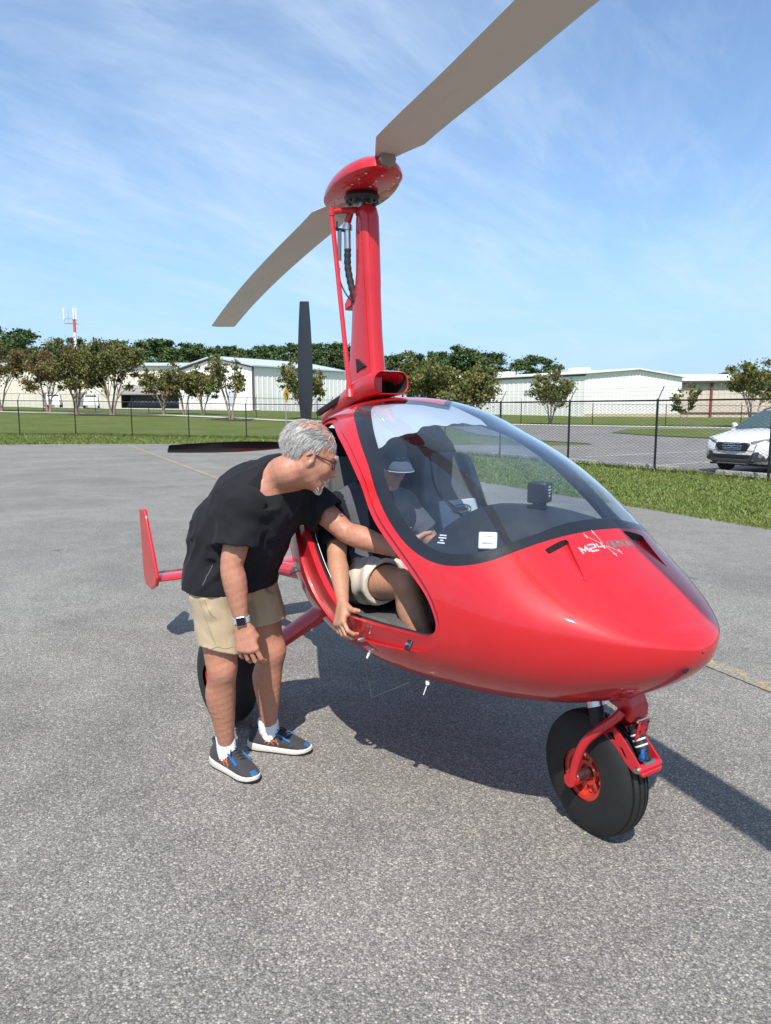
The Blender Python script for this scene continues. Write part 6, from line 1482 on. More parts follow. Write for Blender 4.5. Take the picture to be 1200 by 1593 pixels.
# hair: a thin cap at the back and sides plus strands
rg = np.random.default_rng(3)
def scalp_pts(H, n, cond, rg):
    d = rg.normal(size=(n * 4, 3)); d /= np.linalg.norm(d, axis=1)[:, None]; p = d * np.array([.1005, .0775, .087]) + np.array([-.022, 0, .038]); m_ = cond(p); p, d = p[m_][:n], d[m_][:n]
    nn = d / np.array([.1, .077, .087]); nn /= np.linalg.norm(nn, axis=1)[:, None]; return p, nn
def cond_hair(p):
    front = p[:, 0] > .035; low = p[:, 2] < -.03; ear = (p[:, 0] > -.042) & (p[:, 2] < .032) & (p[:, 0] < .06)
    bald = (p[:, 2] > .078) & (p[:, 0] > -.085) & (np.abs(p[:, 1]) < .055); temple = (p[:, 0] > .02) & (p[:, 2] < .055)
    keep = ~(low & (p[:, 0] > -.05)) & ~ear & ~temple & (p[:, 2] > -.045)
    r = rg.random(len(p)); return keep & ~(front & (r > .34)) & ~(bald & (r > .13))
def to_w(H, p): return H.c + (p * H.k) @ H.M.T
p, nn = scalp_pts(h1, 8500, cond_hair, rg)
flow = np.column_stack([-.55 + .35 * (p[:, 2] < .03), np.sign(p[:, 1]) * .25, -.75 * np.ones(len(p))]) + nn * .18; top = p[:, 2] > .075; flow[top] = np.column_stack([-.75 + .12 * rg.normal(size=top.sum()), np.sign(p[top, 1]) * .55, -.25 * np.ones(top.sum())]) + nn[top] * .2
fr = p[:, 0] > .03; flow[fr] = np.column_stack([-.15 * np.ones(fr.sum()), np.sign(p[fr, 1]) * .9, -.35 * np.ones(fr.sum())]) + nn[fr] * .25
flow -= nn * np.maximum((flow * nn).sum(1) - .20, 0)[:, None]
flow += nn * np.maximum(.06 - (flow * nn).sum(1), 0)[:, None]
strands('hair', to_w(h1, p + nn * .001), flow @ h1.M.T, rg.uniform(.022, .042, len(p)), .0015, 3, M_strand, man1, rg, .15, .10, P1O)
# hair underlay
S = SDF(h1.c - .16, h1.c + .16, .004); S.el(h1(-.026, 0, .036), np.array((.1005, .0815, .083)) * h1.k, .004, h1.M)
S.plane(h1(.012, 0, 0), h1.M @ A3(1, 0, -.55)); S.plane(h1(0, 0, -.035), h1.M @ A3(.35, 0, -1)); S.el(h1(.010, 0, .105), np.array((.097, .064, .064)) * h1.k, .03, h1.M, True)
for y in (-1, 1): S.el(h1(-.002, y * .085, -.012), np.array((.040, .03, .044)) * h1.k, .01, h1.M, True)
S.warp(lambda P: .0018 * n3(P, 26, 31) + .001 * n3(P, 60, 32)); put('hair_underlay', S.smooth_mesh(2), M_hair, man1, P1O)
# goatee, moustache, brows
S = SDF(h1(.075, 0, -.10) - .07, h1(.075, 0, -.10) + .07, .003); S.el(h1(.070, 0, -.108), np.array((.020, .022, .022)) * h1.k, .01, h1.M); S.rc(h1(.072, 0, -.112), h1(.080, 0, -.130), .013, .006, .01); S.rc(h1(.092, -.018, -.066), h1(.097, 0, -.0595), .0055, None, .004); S.rc(h1(.092, .018, -.066), h1(.097, 0, -.0595), .0055, None, .004)
for y in (-1, 1): S.rc(h1(.091, y * .020, -.066), h1(.076, y * .024, -.10), .0050, .007, .006)
S.warp(lambda P: .0025 * n3(P, 45, 33) + .0015 * n3(P, 90, 34)); put('beard_underlay', S.smooth_mesh(1), M_beard, man1, P1O)
def fs(x, y, z): return h1(x, y, z)
q = []; dq = []
for i in range(900):
    y = rg.normal(0, .014); t = rg.random(); x = .072 + .014 * rg.random() - abs(y) * .55; z = -.092 - .026 * t; q.append(h1(x, y, z)); dq.append(h1.M @ A3(.35 + .2 * rg.normal(), y * 14, -.9))
for i in range(420):
    y = rg.normal(0, .016); q.append(h1(.094 - abs(y) * .45, y, -.058 - abs(y) * .35)); dq.append(h1.M @ A3(.35, np.sign(y) * .5, -.75))
strands('beard', np.array(q), np.array(dq), rg.uniform(.008, .018, len(q)), .0022, 2, M_strandw, man1, rg, .2, .5, P1O)
q = []; dq = []
for i in range(360):
    s_ = rg.choice([-1, 1]); u = rg.random(); q.append(h1(.0915 - .010 * u + .002 * rg.normal(), s_ * (.013 + .034 * u), .023 + .004 * math.sin(3 * u) + .003 * rg.normal())); dq.append(h1.M @ A3(.5, s_ * .7, .15))
strands('eyebrows', np.array(q), np.array(dq), rg.uniform(.006, .012, len(q)), .0018, 2, M_strandw, man1, rg, .2, .4, P1O)
m = MB()
for y in (-1, 1): m.lathe([(0, .0), (.0058, -.0012), (.0062, -.003)], 12, (0, 0, 0), 'X'); 
def sph(c, r, n=12): 
    mm_ = MB(); pr = [(r * math.sin(math.pi * i / 8), -r * math.cos(math.pi * i / 8)) for i in range(9)]; mm_.lathe([(max(a, 1e-5), b) for a, b in pr], n, tuple(c), 'Z'); return mm_
for y in (-1, 1):
    sph(h1(.0735, y * .031, -.003) - P1O, .0122 * h1.k).build('eye', M_eye, man1, True); sph(h1(.0815, y * .031, -.003) - P1O, .0058 * h1.k).build('iris', M_iris, man1, True)
# glasses
m = MB()
for y in (-1, 1):
    c = A3(.097, y * .033, -.004); m.tube([h1(*(c + A3(-.006 * abs(math.cos(a)) , .024 * math.cos(a), .0165 * math.copysign(abs(math.sin(a)) ** .8, math.sin(a)))) ) - P1O for a in np.linspace(0, 2 * math.pi, 21)], .0019, 6, False)
    m.tube([h1(.092, y * .056, .004) - P1O, h1(.05, y * .073, .006) - P1O, h1(-.006, y * .082, .008) - P1O, h1(-.028, y * .082, -.008) - P1O], .0023, 6)
m.tube([h1(.098, -.010, .0) - P1O, h1(.103, 0, .002) - P1O, h1(.098, .010, .0) - P1O], .0016, 6); m.build('glasses_frame', M_black, man1, True)
M_lens = m_glass('spectacle lens', (.9, .9, .9), 1.45, 0.0, 1.0)
for y in (-1, 1):
    m = MB(); c = A3(.097, y * .033, -.004); m.v = [tuple(h1(*(c + A3(-.006 * abs(math.cos(a)), .0235 * math.cos(a), .016 * math.sin(a)))) - P1O) for a in np.linspace(0, 2 * math.pi, 20, endpoint=False)]; m.f = [tuple(range(20))]; m.build('lens', M_lens, man1)
# watch on the right wrist
wd = nrm(wR - lerp(eR, wR, .7)); wc = wR + wd * -.012; wn = nrm(A3(.12, -.98, .12)); wn = nrm(wn - wd * (wn @ wd)); ws = np.cross(wd, wn)
m = MB(); rows = []
for t in (-.011, .011): rows.append([tuple(wc - P1O + wd * t + ws * .0345 * math.cos(a) + wn * .0315 * math.sin(a)) for a in np.linspace(0, 2 * math.pi, 28, endpoint=False)])
for t in (.011, -.011): rows.append([tuple(wc - P1O + wd * t + ws * .031 * math.cos(a) + wn * .028 * math.sin(a)) for a in np.linspace(0, 2 * math.pi, 28, endpoint=False)])
rows.append(rows[0]); m.rings(rows, cap=False); wt = m.build('watch', basic('pale blue watch strap', (.33, .44, .52), .5), man1, True, angle=50)
WM = Matrix((Vector(ws), Vector(wd), Vector(wn))).transposed().to_4x4(); WM.translation = Vector(wc - P1O + wn * .0335)
m = MB(); m.box((0, 0, 0), (.040, .040, .010)); m.build('watch_case', M_alu, wt, bevel=.007, M=WM, segs=4)
m = MB(); m.box((0, 0, .0042), (.034, .034, .005)); m.build('watch_screen', basic('black watch glass', (.008, .008, .01), .08), wt, bevel=.005, M=WM, segs=3)

# running shoes and socks
def shoe(ank, f, parent, O, ln=.305, wd=1.0):
    f = nrm(f); lat = np.cross(A3(0, 0, 1), f); base = A3(ank[0], ank[1], 0) + f * .055
    MX = Matrix((Vector(f), Vector(lat), Vector((0, 0, 1)))).transposed().to_4x4(); MX.translation = Vector(base - O)
    st = [(-.150, .018, .060, .030), (-.142, .031, .095, .022), (-.12, .039, .112, .020), (-.085, .043, .102, .020), (-.05, .044, .100, .020), (-.01, .045, .104, .020), (.03, .047, .092, .020), (.07, .049, .073, .020), (.105, .0455, .055, .022), (.132, .037, .044, .024), (.150, .022, .035, .026), (.156, .008, .030, .027)]
    m = MB(); rows = []
    for x, w, h, z0 in st:
        w *= wd; cy = .006 * math.sin((x + .15) * 9); pr = []
        for a in np.linspace(0, 2 * math.pi, 24, endpoint=False):
            c, s_ = math.cos(a), math.sin(a); e = .72; yy = w * math.copysign(abs(c) ** e, c); zz_ = z0 + (h - z0) * (.5 + .5 * math.copysign(abs(s_) ** .8, s_)) ** 1.35; yy *= 1 - .42 * max(0, (zz_ - .045) / .07) ** 1.2; pr.append((x, cy + yy, zz_))
        rows.append(pr)
    m.rings(rows); up = m.build('shoe', M_sock_o, parent, True, angle=70, M=MX)
    def outl(k, n=40):
        P = []
        for i in range(n):
            a = 2 * math.pi * i / n; x = .157 * math.cos(a) + .002; w = float(np.interp(x, [s_[0] for s_ in st], [s_[1] for s_ in st])) * wd; P.append((x * (1 + .008 * k), .006 * math.sin((x + .15) * 9) + math.sin(a) / max(abs(math.sin(a)), .02) * min(w + .0015 * k, (.02 + .2 * abs(math.sin(a)))) , 0))
        return P
    o1 = outl(1.0); o2 = outl(1.5)
    zt = lambda x: .029 + .016 * max(0, -x / .15) + .006 * max(0, x / .15) ** 2; zb = lambda x: .006 + .016 * max(0, (x - .08) / .08) ** 1.6 + .008 * max(0, (-x - .11) / .05) ** 1.5
    m = MB(); m.rings([[(x, y * .96, zb(x)) for x, y, _ in o1], [(x, y, zb(x) + .004) for x, y, _ in o2], [(x, y * .99, (zb(x) + zt(x)) / 2 + .001) for x, y, _ in o1], [(x, y, zt(x) - .004) for x, y, _ in o2], [(x, y * .95, zt(x)) for x, y, _ in o1]]); m.build('sole', M_sole, up, True, angle=60, M=MX)
    m = MB(); m.rings([[(x, y * .95, zb(x) - .0065) for x, y, _ in o1], [(x, y * .97, zb(x)) for x, y, _ in o1]]); m.build('outsole', M_soleb, up, M=MX)
    # toe guard, collar, laces, side marks
    m = MB(); pts = []
    def side_pt(x, z, sd, off=.0012):
        w = float(np.interp(x, [s_[0] for s_ in st], [s_[1] for s_ in st])) * wd; h = float(np.interp(x, [s_[0] for s_ in st], [s_[2] for s_ in st])); z0 = .020
        s_ = np.clip(((z - z0) / (h - z0) - .5) * 2, -1, 1); sa = math.copysign(abs(s_) ** (1 / .8), s_); c = math.sqrt(max(0, 1 - sa * sa)) ** .72; yy = w * c * (1 - .42 * max(0, (z - .045) / .07) ** 1.2)
        return (x, .006 * math.sin((x + .15) * 9) + sd * (yy + off), z)
    rowz = []
    for x in (.124, .138, .147, .153, .158):
        w = float(np.interp(x, [s_[0] for s_ in st], [s_[1] for s_ in st])) * wd + .0022; h = float(np.interp(x, [s_[0] for s_ in st], [s_[2] for s_ in st])) + .001
        rowz.append([(x, .006 * math.sin((x + .15) * 9) + w * math.cos(a) , .026 + (h - .026) * math.sin(a) ** .8) for a in np.linspace(.02, math.pi - .02, 13)])
    m.rings(rowz, cap=False, closed=False); m.build('toe_guard', M_shoeb, up, True, M=MX)
    m = MB()
    for sd in (-1, 1):
        for (p, q, mid) in (((-.062, .050), (-.004, .060), (-.03, .066)), ((-.045, .043), (.012, .050), (-.012, .062)), ((-.012, .036), (-.034, .078), (-.026, .056)), ((.010, .036), (-.010, .076), (.002, .056))):
            m.tube([side_pt(p[0], p[1], sd), side_pt((p[0] + mid[0]) / 2, (p[1] + mid[1]) / 2 + .002, sd), side_pt(*mid, sd), side_pt((q[0] + mid[0]) / 2, (q[1] + mid[1]) / 2 + .002, sd), side_pt(q[0], q[1], sd)], .0019, 4)
    m.build('side_mark', M_orange, up, True, M=MX)
    m = MB()
    for sd in (-1, 1):
        m.tube([side_pt(x, z, sd, .0005) for x, z in ((-.10, .103), (-.075, .096), (-.045, .094), (-.02, .092), (.01, .086), (.04, .074), (.066, .064))], .0062, 5)
    m.build('eyelet_band', M_shoeb, up, True, M=MX)
    m = MB()
    for i in range(5):
        x = -.012 + i * .017; z = float(np.interp(x, [s_[0] for s_ in st], [s_[2] for s_ in st])); y0 = .006 * math.sin((x + .15) * 9); m.tube([(x - .004, y0 - .021, z - .006), (x, y0, z + .0045), (x + .005, y0 + .021, z - .006)], .0032, 5)
    for sd in (-1, 1): m.tube(list(catmull([(-.012, .004, .100), (-.002, sd * .014, .108), (.014, sd * .026, .100), (.022, sd * .030, .088), (.006, sd * .020, .094), (-.008, .006, .100)], 4)), .0024, 5)
    m.build('laces', M_lace, up, True, M=MX)
    m = MB(); m.box((-.028, .003, .108), (.040, .050, .010), Matrix.Rotation(R(-48), 3, 'Y')); m.build('tongue', M_sock_o, up, bevel=.006, M=MX)
    m = MB(); m.tube([(-.138, 0, .095), (-.150, 0, .112), (-.142, 0, .122)], [.010, .008, .005], 6); m.build('heel_tab', M_sock_o, up, True, M=MX)
    m = MB(); c0 = Vector(MX.inverted() @ Vector(A3(*ank) - O)); rows = []
    for z, r, dx_ in ((.05, .040, .012), (.085, .045, .008), (.115, .0435, .002), (.145, .0445, 0), (.152, .0435, 0), (.150, .039, 0)):
        rows.append([(c0.x + dx_ + r * 1.12 * math.cos(a), c0.y + r * .92 * math.sin(a), z + .003 * math.sin(5 * a) * (z < .15)) for a in np.linspace(0, 2 * math.pi, 22, endpoint=False)])
    m.rings(rows); m.build('sock', M_sock, parent, True, M=MX)
shoe(aR, fR, man1, P1O); shoe(aL, fL, man1, P1O)

# ================================================================== the pilot in the starboard seat (built in the aircraft's frame, then placed)
P2L = A3(-1.10, -.31, .74); P2O = L2W(P2L[None])[0]
man2 = empty('person', tuple(P2O), 0, 'pilot in dark cap, black and grey polo and off white shorts sitting in the cockpit', 'person')
def put2(name, VF, mat, parent, mats=None, midx=None): return mesh_np(name, L2W(VF[0]) - P2O, VF[1], mat, parent, True, mats=mats, midx=midx)
hipR, hipL = A3(-1.165, -.405, .835), A3(-1.165, -.21, .835); kR, kL = A3(-.735, -.44, .895), A3(-.70, -.20, .90); aR, aL = A3(-.60, -.40, .60), A3(-.46, -.20, .60)
pel, wai, che, upc = A3(-1.19, -.31, .84), A3(-1.20, -.31, .97), A3(-1.215, -.305, 1.09), A3(-1.215, -.30, 1.185)
sR, sL = A3(-1.225, -.475, 1.155), A3(-1.205, -.125, 1.155); eR, eL = A3(-1.045, -.578, .965), A3(-1.10, -.015, .965); wR, wL = A3(-.868, -.655, .832), A3(-.86, -.06, .99)
h2 = Head((-1.095, -.285, 1.375), (.93, .12, -.33), (.33, 0, .94), 1.0)
S = SDF((-1.5, -.86, .50), (-.30, .20, 1.56), .0042); fx = A3(.9, 0, .3)
leg(S, hipR, kR, aR, A3(.85, 0, .3), .95); leg(S, hipL, kL, aL, A3(.85, 0, .3), .95)
S.ec(pel, wai, (.155, .105), (.15, .10), (0, 1, 0), .04); S.ec(wai, che, (.15, .10), (.165, .11), (0, 1, 0), .04); S.ec(che, upc, (.165, .105), (.12, .075), (0, 1, 0), .04)
for sh in (sR, sL): S.rc(lerp(upc, sh, .4), sh, .066, .058, .05)
S.rc(upc, h2(-.045, 0, -.08), .058, .054, .04); S.rc(h2(-.045, 0, -.08), h2(-.015, 0, -.03), .054, .056, .03)
arm(S, sR, eR, wR, .90); arm(S, sL, eL, wL, .90); h2.build(S)
hand(S, wR + A3(.012, -.006, -.010), (.50, -.44, -.74), ((.80, .10, .52), (.35, .72, -.30)), 1.0, ((30, 48, 35), (34, 46, 32), (36, 44, 30), (36, 42, 30)), thumb=((.55, .80, .05), (.42, .88, .10), (.3, .92, .2)), spread=13)
hand(S, wL + A3(.01, 0, 0), (.95, -.10, -.15), ((.1, -.2, .95), (.1, -.95, -.2)), .95, ((45, 60, 40),) * 4)
S.warp(lambda P: -.0009 * n3(P, 30, 41)); V, F = S.smooth_mesh(6); put2('body', (V, F), M_skin2, man2)
# polo shirt with grey panels
S = SDF((-1.5, -.70, .78), (-.85, .12, 1.30), .005)
S.ec(pel + A3(.0, 0, .0), wai, (.185, .135), (.178, .125), (0, 1, 0), .04); S.ec(wai, che, (.178, .125), (.185, .125), (0, 1, 0), .05); S.ec(che, upc, (.185, .12), (.135, .09), (0, 1, 0), .05); S.el(wai + A3(.06, 0, -.03), (.09, .13, .09), .06)
for sh in (sR, sL): S.rc(lerp(upc, sh, .45), sh, .078, .068, .05)
S.rc(upc, lerp(upc, h2(-.045, 0, -.08), .42), .080, .068, .04)
eR2, eL2 = lerp(sR, eR, .80), lerp(sL, eL, .72); nR, nL = nrm(eR - sR), nrm(eL - sL)
for sh, e2, nn_ in ((sR, eR2, nR), (sL, eL2, nL)):
    G = S.like(); G.rc(sh, e2 + nn_ * .1, .071, .071, .03); G.plane(e2, nn_); G.rc(e2 - nn_ * .05, e2 + nn_ * .1, .056, .058, .004, True); S.join(G, .03)
S.warp(lambda P: .0055 * np.sin(P @ nrm(A3(.3, .35, -.9)) * 68 + 2.6 * n3(P, 3.5, 51)) * np.exp(-((P[:, 2] - .93) / .10) ** 2) + .004 * n3(P, 6, 52) + .002 * n3(P, 14, 53))
nb = lerp(upc, h2(-.045, 0, -.08), .30); nd = nrm(h2(-.045, 0, -.08) - upc); S.plane(nb + nd * .035, nd, lo=nb - .1, hi=nb + .15); S.rc(nb - nd * .02, nb + nd * .1, .060, .062, .006, True)
S.plane(A3(0, 0, .835), (0, 0, -1)); V, F = S.smooth_mesh(3); cen = V[F].mean(1); yy = cen[:, 1] + .305
mi = ((np.abs(yy) > .075 + .05 * (1.15 - cen[:, 2])) & (np.abs(yy) < .165) & (cen[:, 2] > .93) & (cen[:, 0] > -1.235)) | ((yy > .16) & (cen[:, 2] > .98))
put2('polo_shirt', (V, F), None, man2, mats=[M_polo, M_polog], midx=mi.astype(int))
# off white shorts
S = SDF((-1.42, -.62, .70), (-.72, .02, 1.0), .005)
S.ec(pel + A3(0, 0, -.01), pel + A3(0, 0, .05), (.168, .13), (.165, .125), (0, 1, 0), .03)
for hp, kn in ((hipR, kR), (hipL, kL)): S.rc(hp, lerp(hp, kn, .9), .108, .094, .04)
S.warp(lambda P: .0055 * np.sin(P @ nrm(A3(.85, .3, .45)) * 60 + 2.8 * n3(P, 4, 61)) * np.exp(-((P[:, 0] + .98) / .14) ** 2) + .004 * n3(P, 7, 62) + .002 * n3(P, 15, 63))
for hp, kn in ((hipR, kR), (hipL, kL)):
    c = lerp(hp, kn, .62); S.plane(c, nrm(kn - hp) + A3(0, 0, -.25), lo=(c[0] - .1, c[1] - .15, .6), hi=(c[0] + .4, c[1] + .098, 1.1)); dn = nrm(kn - hp); S.rc(lerp(hp, kn, .50), lerp(hp, kn, 1.0), .080, .088, .004, True)
put2('shorts', S.smooth_mesh(3), M_cream, man2)
# lap strap across the hips
m = MB(); lp = catmull([(-1.30, -.50, .76), (-1.18, -.535, .83), (-1.09, -.50, .90), (-1.055, -.42, .935), (-1.05, -.31, .93), (-1.06, -.16, .93)], 7); rows = []
for i, p in enumerate(lp):
    t = nrm(lp[min(i + 1, len(lp) - 1)] - lp[max(i - 1, 0)]); u = nrm(np.cross(t, nrm(p - A3(-1.19, -.31, .84)))); o_ = nrm(np.cross(u, t)); rows.append([tuple(p + u * .024 + o_ * .004), tuple(p - u * .024 + o_ * .004), tuple(p - u * .024 - o_ * .004), tuple(p + u * .024 - o_ * .004)])
m.rings(rows); o = m.build('lap_strap', basic('black webbing', (.012, .012, .013), .35, var=.2), gyro, True)
# cap
def capm():
    m = MB(); n = 32; rows = []
    for k in range(9):
        q = (math.pi / 2) * k / 8; rows.append([h2(-.022 + .108 * math.cos(q) * math.cos(a), .086 * math.cos(q) * math.sin(a), .030 + .088 * math.sin(q) - .012 * math.cos(a) * math.cos(q) * -1) for a in np.linspace(0, 2 * math.pi, n, endpoint=False)])
    m.rings([[tuple(L2W(p[None])[0] - P2O) for p in r] for r in rows]); return m
cp = capm().build('cap', M_cap, man2, True, angle=70); sol = cp.modifiers.new('t', 'SOLIDIFY'); sol.thickness = .003
m = MB(); n = 21; rows = []
for t in np.linspace(0, 1, 6):
    row = []
    for a in np.linspace(-1.25, 1.25, n):
        x0, y0 = -.022 + .108 * math.cos(a), .086 * math.sin(a); r = t * .075 * max(0, math.cos(a * 1.15)) ** .55; row.append(tuple(L2W(h2(x0 + r, y0 * (1 - .05 * t), .041 + .0 - .012 * t - .020 * t * t - .20 * abs(y0) * t * abs(y0) * 18)[None])[0] - P2O))
    rows.append(row)
m.rings(rows, cap=False, closed=False); bo = m.build('brim', M_cap, cp, True, angle=60); sol = bo.modifiers.new('t', 'SOLIDIFY'); sol.thickness = .004
ed = MB(); ed.tube(rows[-1], .0026, 5); ed.build('brim_edge', basic('pale brim piping', (.38, .40, .43), .6), cp, True)
for y in (-1, 1):
    sph(L2W(h2(.0735, y * .031, -.003)[None])[0] - P2O, .012).build('eye', M_eye, man2, True); sph(L2W(h2(.081, y * .031, -.005)[None])[0] - P2O, .0056).build('iris', M_iris, man2, True)
rg = np.random.default_rng(9); p, nn = scalp_pts(h2, 1500, lambda p: (p[:, 2] < .045) & (p[:, 2] > -.045) & (p[:, 0] < -.01) & ~((p[:, 0] > -.04) & (p[:, 2] < .015)), rg)
flow = np.column_stack([-.3 * np.ones(len(p)), 0 * p[:, 1], -.9 * np.ones(len(p))]) + nn * .3; Wp = L2W(to_w(h2, p + nn * .001)); Wd = L2W(to_w(h2, p + flow * .01)) - L2W(to_w(h2, p))
strands('hair', Wp, Wd, rg.uniform(.012, .025, len(p)), .0025, 2, m_hairstrand('brown hair', [(.03, .02, .013), (.06, .04, .025), (.09, .06, .04)]), man2, rg, .2, .3, P2O)
q = []; dq = []
for i in range(240):
    s_ = rg.choice([-1, 1]); u = rg.random(); q.append(h2(.0905 - .010 * u, s_ * (.013 + .034 * u), .022 + .003 * math.sin(3 * u) + .002 * rg.normal())); dq.append(h2.M @ A3(.3, s_ * .9, .1))
q = np.array(q); strands('eyebrows', L2W(q), L2W(q + np.array(dq) * .01) - L2W(q), rg.uniform(.005, .009, len(q)), .0016, 2, m_hairstrand('brown brow', [(.04, .025, .016), (.07, .045, .03)]), man2, rg, .1, .3, P2O)
# ------------------------------------------------------------------ white crossover behind the fence (local: X forward, Y left, Z up)
M_carw = basic('white car paint', (0.78, 0.78, 0.77), .3, coat=1.0, var=.02); M_clad = basic('dark grey plastic cladding', (.035, .036, .038), .6, var=.15); M_chrome = basic('chrome', (.75, .75, .76), .12, 1.0, var=.03)
M_cglass = basic('car glass with painted reflection', (.055, .085, .085), .06, var=.1); M_lampg = basic('clear headlamp', (.42, .44, .46), .08, .5, var=.3, scale=25)  # teal of the mirrored surroundings put into the car glass colour
ch = math.atan2(-.52, -.854)
car = empty('parked_car', (8.55, 18.25, .01), ch, 'white crossover car parked nose to the fence beside the concrete wheel stop', 'car')
def csec(x, w, zb, zt, crown=.04, tuck=.9):
    h = [(0.0, zb), (w * .8, zb), (w * .95, zb + .06), (w, zb + .20), (w, zb + (zt - zb) * .62), (w * .985, zt - .14), (w * tuck, zt - .03), (w * .6, zt + crown * .7), (0, zt + crown)]
    return [(x, y, z) for y, z in h] + [(x, -y, z) for y, z in reversed(h[1:-1])]
m = MB(); m.rings([csec(.0, .52, .40, .72, .02, .92), csec(-.05, .70, .36, .80, .03, .92), csec(-.14, .82, .30, .88, .04, .90), csec(-.30, .895, .26, .945, .05, .88), csec(-.60, .918, .24, 1.0, .06, .86), csec(-1.0, .92, .23, 1.055, .06, .88), csec(-1.25, .92, .23, 1.08, .05, .93),
          csec(-2.2, .92, .23, 1.10, .0, .96), csec(-3.6, .92, .24, 1.12, .0, .96), csec(-4.4, .91, .30, 1.12, .0, .95), csec(-4.72, .85, .40, 1.08, .0, .9), csec(-4.80, .74, .50, .98, .0, .9)])
cb2 = m.build('body', M_carw, car, True, angle=50, bevel=.0)
def ghs(x, wb, zb, wt, zt): return [(x, wb, zb), (x, (wb + wt) / 2 + .02, (zb + zt) / 2), (x, wt + .02, zt - .07), (x, wt - .05, zt), (x, 0, zt + .03), (x, -(wt - .05), zt), (x, -(wt + .02), zt - .07), (x, -((wb + wt) / 2 + .02), (zb + zt) / 2), (x, -wb, zb)]
m = MB(); m.rings([ghs(-1.05, .78, 1.05, .76, 1.08), ghs(-1.6, .84, 1.06, .72, 1.315), ghs(-2.12, .87, 1.07, .66, 1.525), ghs(-2.5, .875, 1.08, .65, 1.585), ghs(-3.4, .875, 1.09, .65, 1.60), ghs(-4.1, .86, 1.09, .63, 1.55), ghs(-4.7, .80, 1.06, .62, 1.15)], closed=True); m.build('cabin', M_carw, cb2, True, angle=50)
m = MB(); ws = []
for x, z, w in ((-1.10, 1.085, .73), (-1.6, 1.33, .67), (-2.08, 1.528, .59)): ws.append([(x + .02, y, z + .028 + .03 * (1 - (y / w) ** 2)) for y in np.linspace(-w, w, 11)])
m.rings(ws, cap=False, closed=False); m.build('windscreen', M_cglass, car, True, angle=60)
for sd in (-1, 1):
    m = MB(); m.v = [(x, sd * (y + .012), z) for x, y, z in ((-1.66, .865, 1.12), (-2.60, .885, 1.13), (-2.60, .735, 1.515), (-2.22, .74, 1.485))]; m.f = [(0, 1, 2, 3)]; m.build('side_window', M_cglass, car)
    m = MB(); m.v = [(x, sd * (y + .012), z) for x, y, z in ((-2.68, .885, 1.13), (-3.9, .875, 1.14), (-3.75, .74, 1.49), (-2.68, .735, 1.515))]; m.f = [(0, 1, 2, 3)]; m.build('side_window', M_cglass, car)
    m = MB(); m.tube([(-2.2, sd * .62, 1.57), (-2.5, sd * .63, 1.64), (-3.7, sd * .63, 1.65), (-4.1, sd * .62, 1.57)], .022, 6); m.build('roof_rail', M_clad, car, True)
    m = MB(); m.rings([[(-1.62 + .05 * math.cos(a), sd * (.93), 1.13 + .03 * math.sin(a)) for a in np.linspace(0, 6.28, 10, endpoint=False)], [(-1.58 + .09 * math.cos(a), sd * 1.0, 1.17 + .08 * math.sin(a)) for a in np.linspace(0, 6.28, 10, endpoint=False)], [(-1.62 + .08 * math.cos(a), sd * 1.09, 1.17 + .075 * math.sin(a)) for a in np.linspace(0, 6.28, 10, endpoint=False)]]); m.build('door_mirror', M_carw, car, True)
    # headlamp wrapping round the corner
    m = MB(); rows = []
    for y, x, z0, z1 in ((.46, -.035, .775, .815), (.60, -.075, .750, .850), (.72, -.150, .745, .880), (.82, -.265, .765, .905), (.885, -.44, .82, .915)): rows.append([(x + .022, sd * y * 1.012, z0), (x + .022, sd * y * 1.012, z1), (x - .05, sd * y * .95, z1 + .01), (x - .05, sd * y * .95, z0)])
    m.rings(rows); hl = m.build('headlight', M_lampg, car, True, angle=60)
    m = MB(); m.lathe([(0, .0), (.036, .0), (.045, -.01), (.045, -.03)], 16, (0, 0, 0), 'X'); m.build('lamp_projector', M_clad, hl, True, M=Matrix.Translation((-.10, sd * .665, .80)) @ Matrix.Rotation(sd * .55, 4, 'Z'))
    # fog lamp cluster in the cladding
    m = MB(); rows = []
    for y, x, z0, z1 in ((.43, .028, .34, .40), (.55, -.005, .33, .55), (.70, -.085, .34, .60), (.82, -.20, .36, .61), (.905, -.40, .38, .58)): rows.append([(x + .02, sd * y * 1.01, z0), (x + .03, sd * y * 1.015, (z0 + z1) / 2), (x + .02, sd * y * 1.01, z1), (x - .1, sd * y * .92, z1), (x - .1, sd * y * .92, z0)])
    m.rings(rows); fc = m.build('bumper_corner', M_clad, car, True, angle=40)
    m = MB(); m.lathe([(0, .012), (.05, .010), (.058, 0), (.058, -.03)], 18, (0, 0, 0), 'X'); m.build('fog_light', M_lampg, fc, True, M=Matrix.Translation((-.062, sd * .70, .485)) @ Matrix.Rotation(sd * .55, 4, 'Z'))
    for xw in (-.98, -3.72):
        m = MB(); prof = tyre_prof(.345, .225, .235); m.lathe(prof, 40); wh = m.build('wheel', M_tyre, car, True, M=Matrix.Translation((xw, sd * .79, .345)))
        m = MB(); m.lathe([(0, sd * .10), (.22, sd * .085), (.238, sd * .11), (.24, sd * .0)], 30)
        m.build('hubcap', M_alu, wh, True, M=Matrix.Translation((xw, sd * .79, .345)))
        m = MB(); n = 18; A = [(xw + .43 * math.cos(a), .345 + .43 * math.sin(a)) for a in np.linspace(-.25, math.pi + .25, n)]; B = [(xw + .36 * math.cos(a), .345 + .36 * math.sin(a)) for a in np.linspace(-.25, math.pi + .25, n)]
        rows = [[(a[0], sd * .925, a[1]), (b[0], sd * .93, b[1]), (b[0], sd * .80, b[1]), (a[0], sd * .80, a[1])] for a, b in zip(A, B)]; m.rings(rows); m.build('arch_trim', M_clad, car, True)
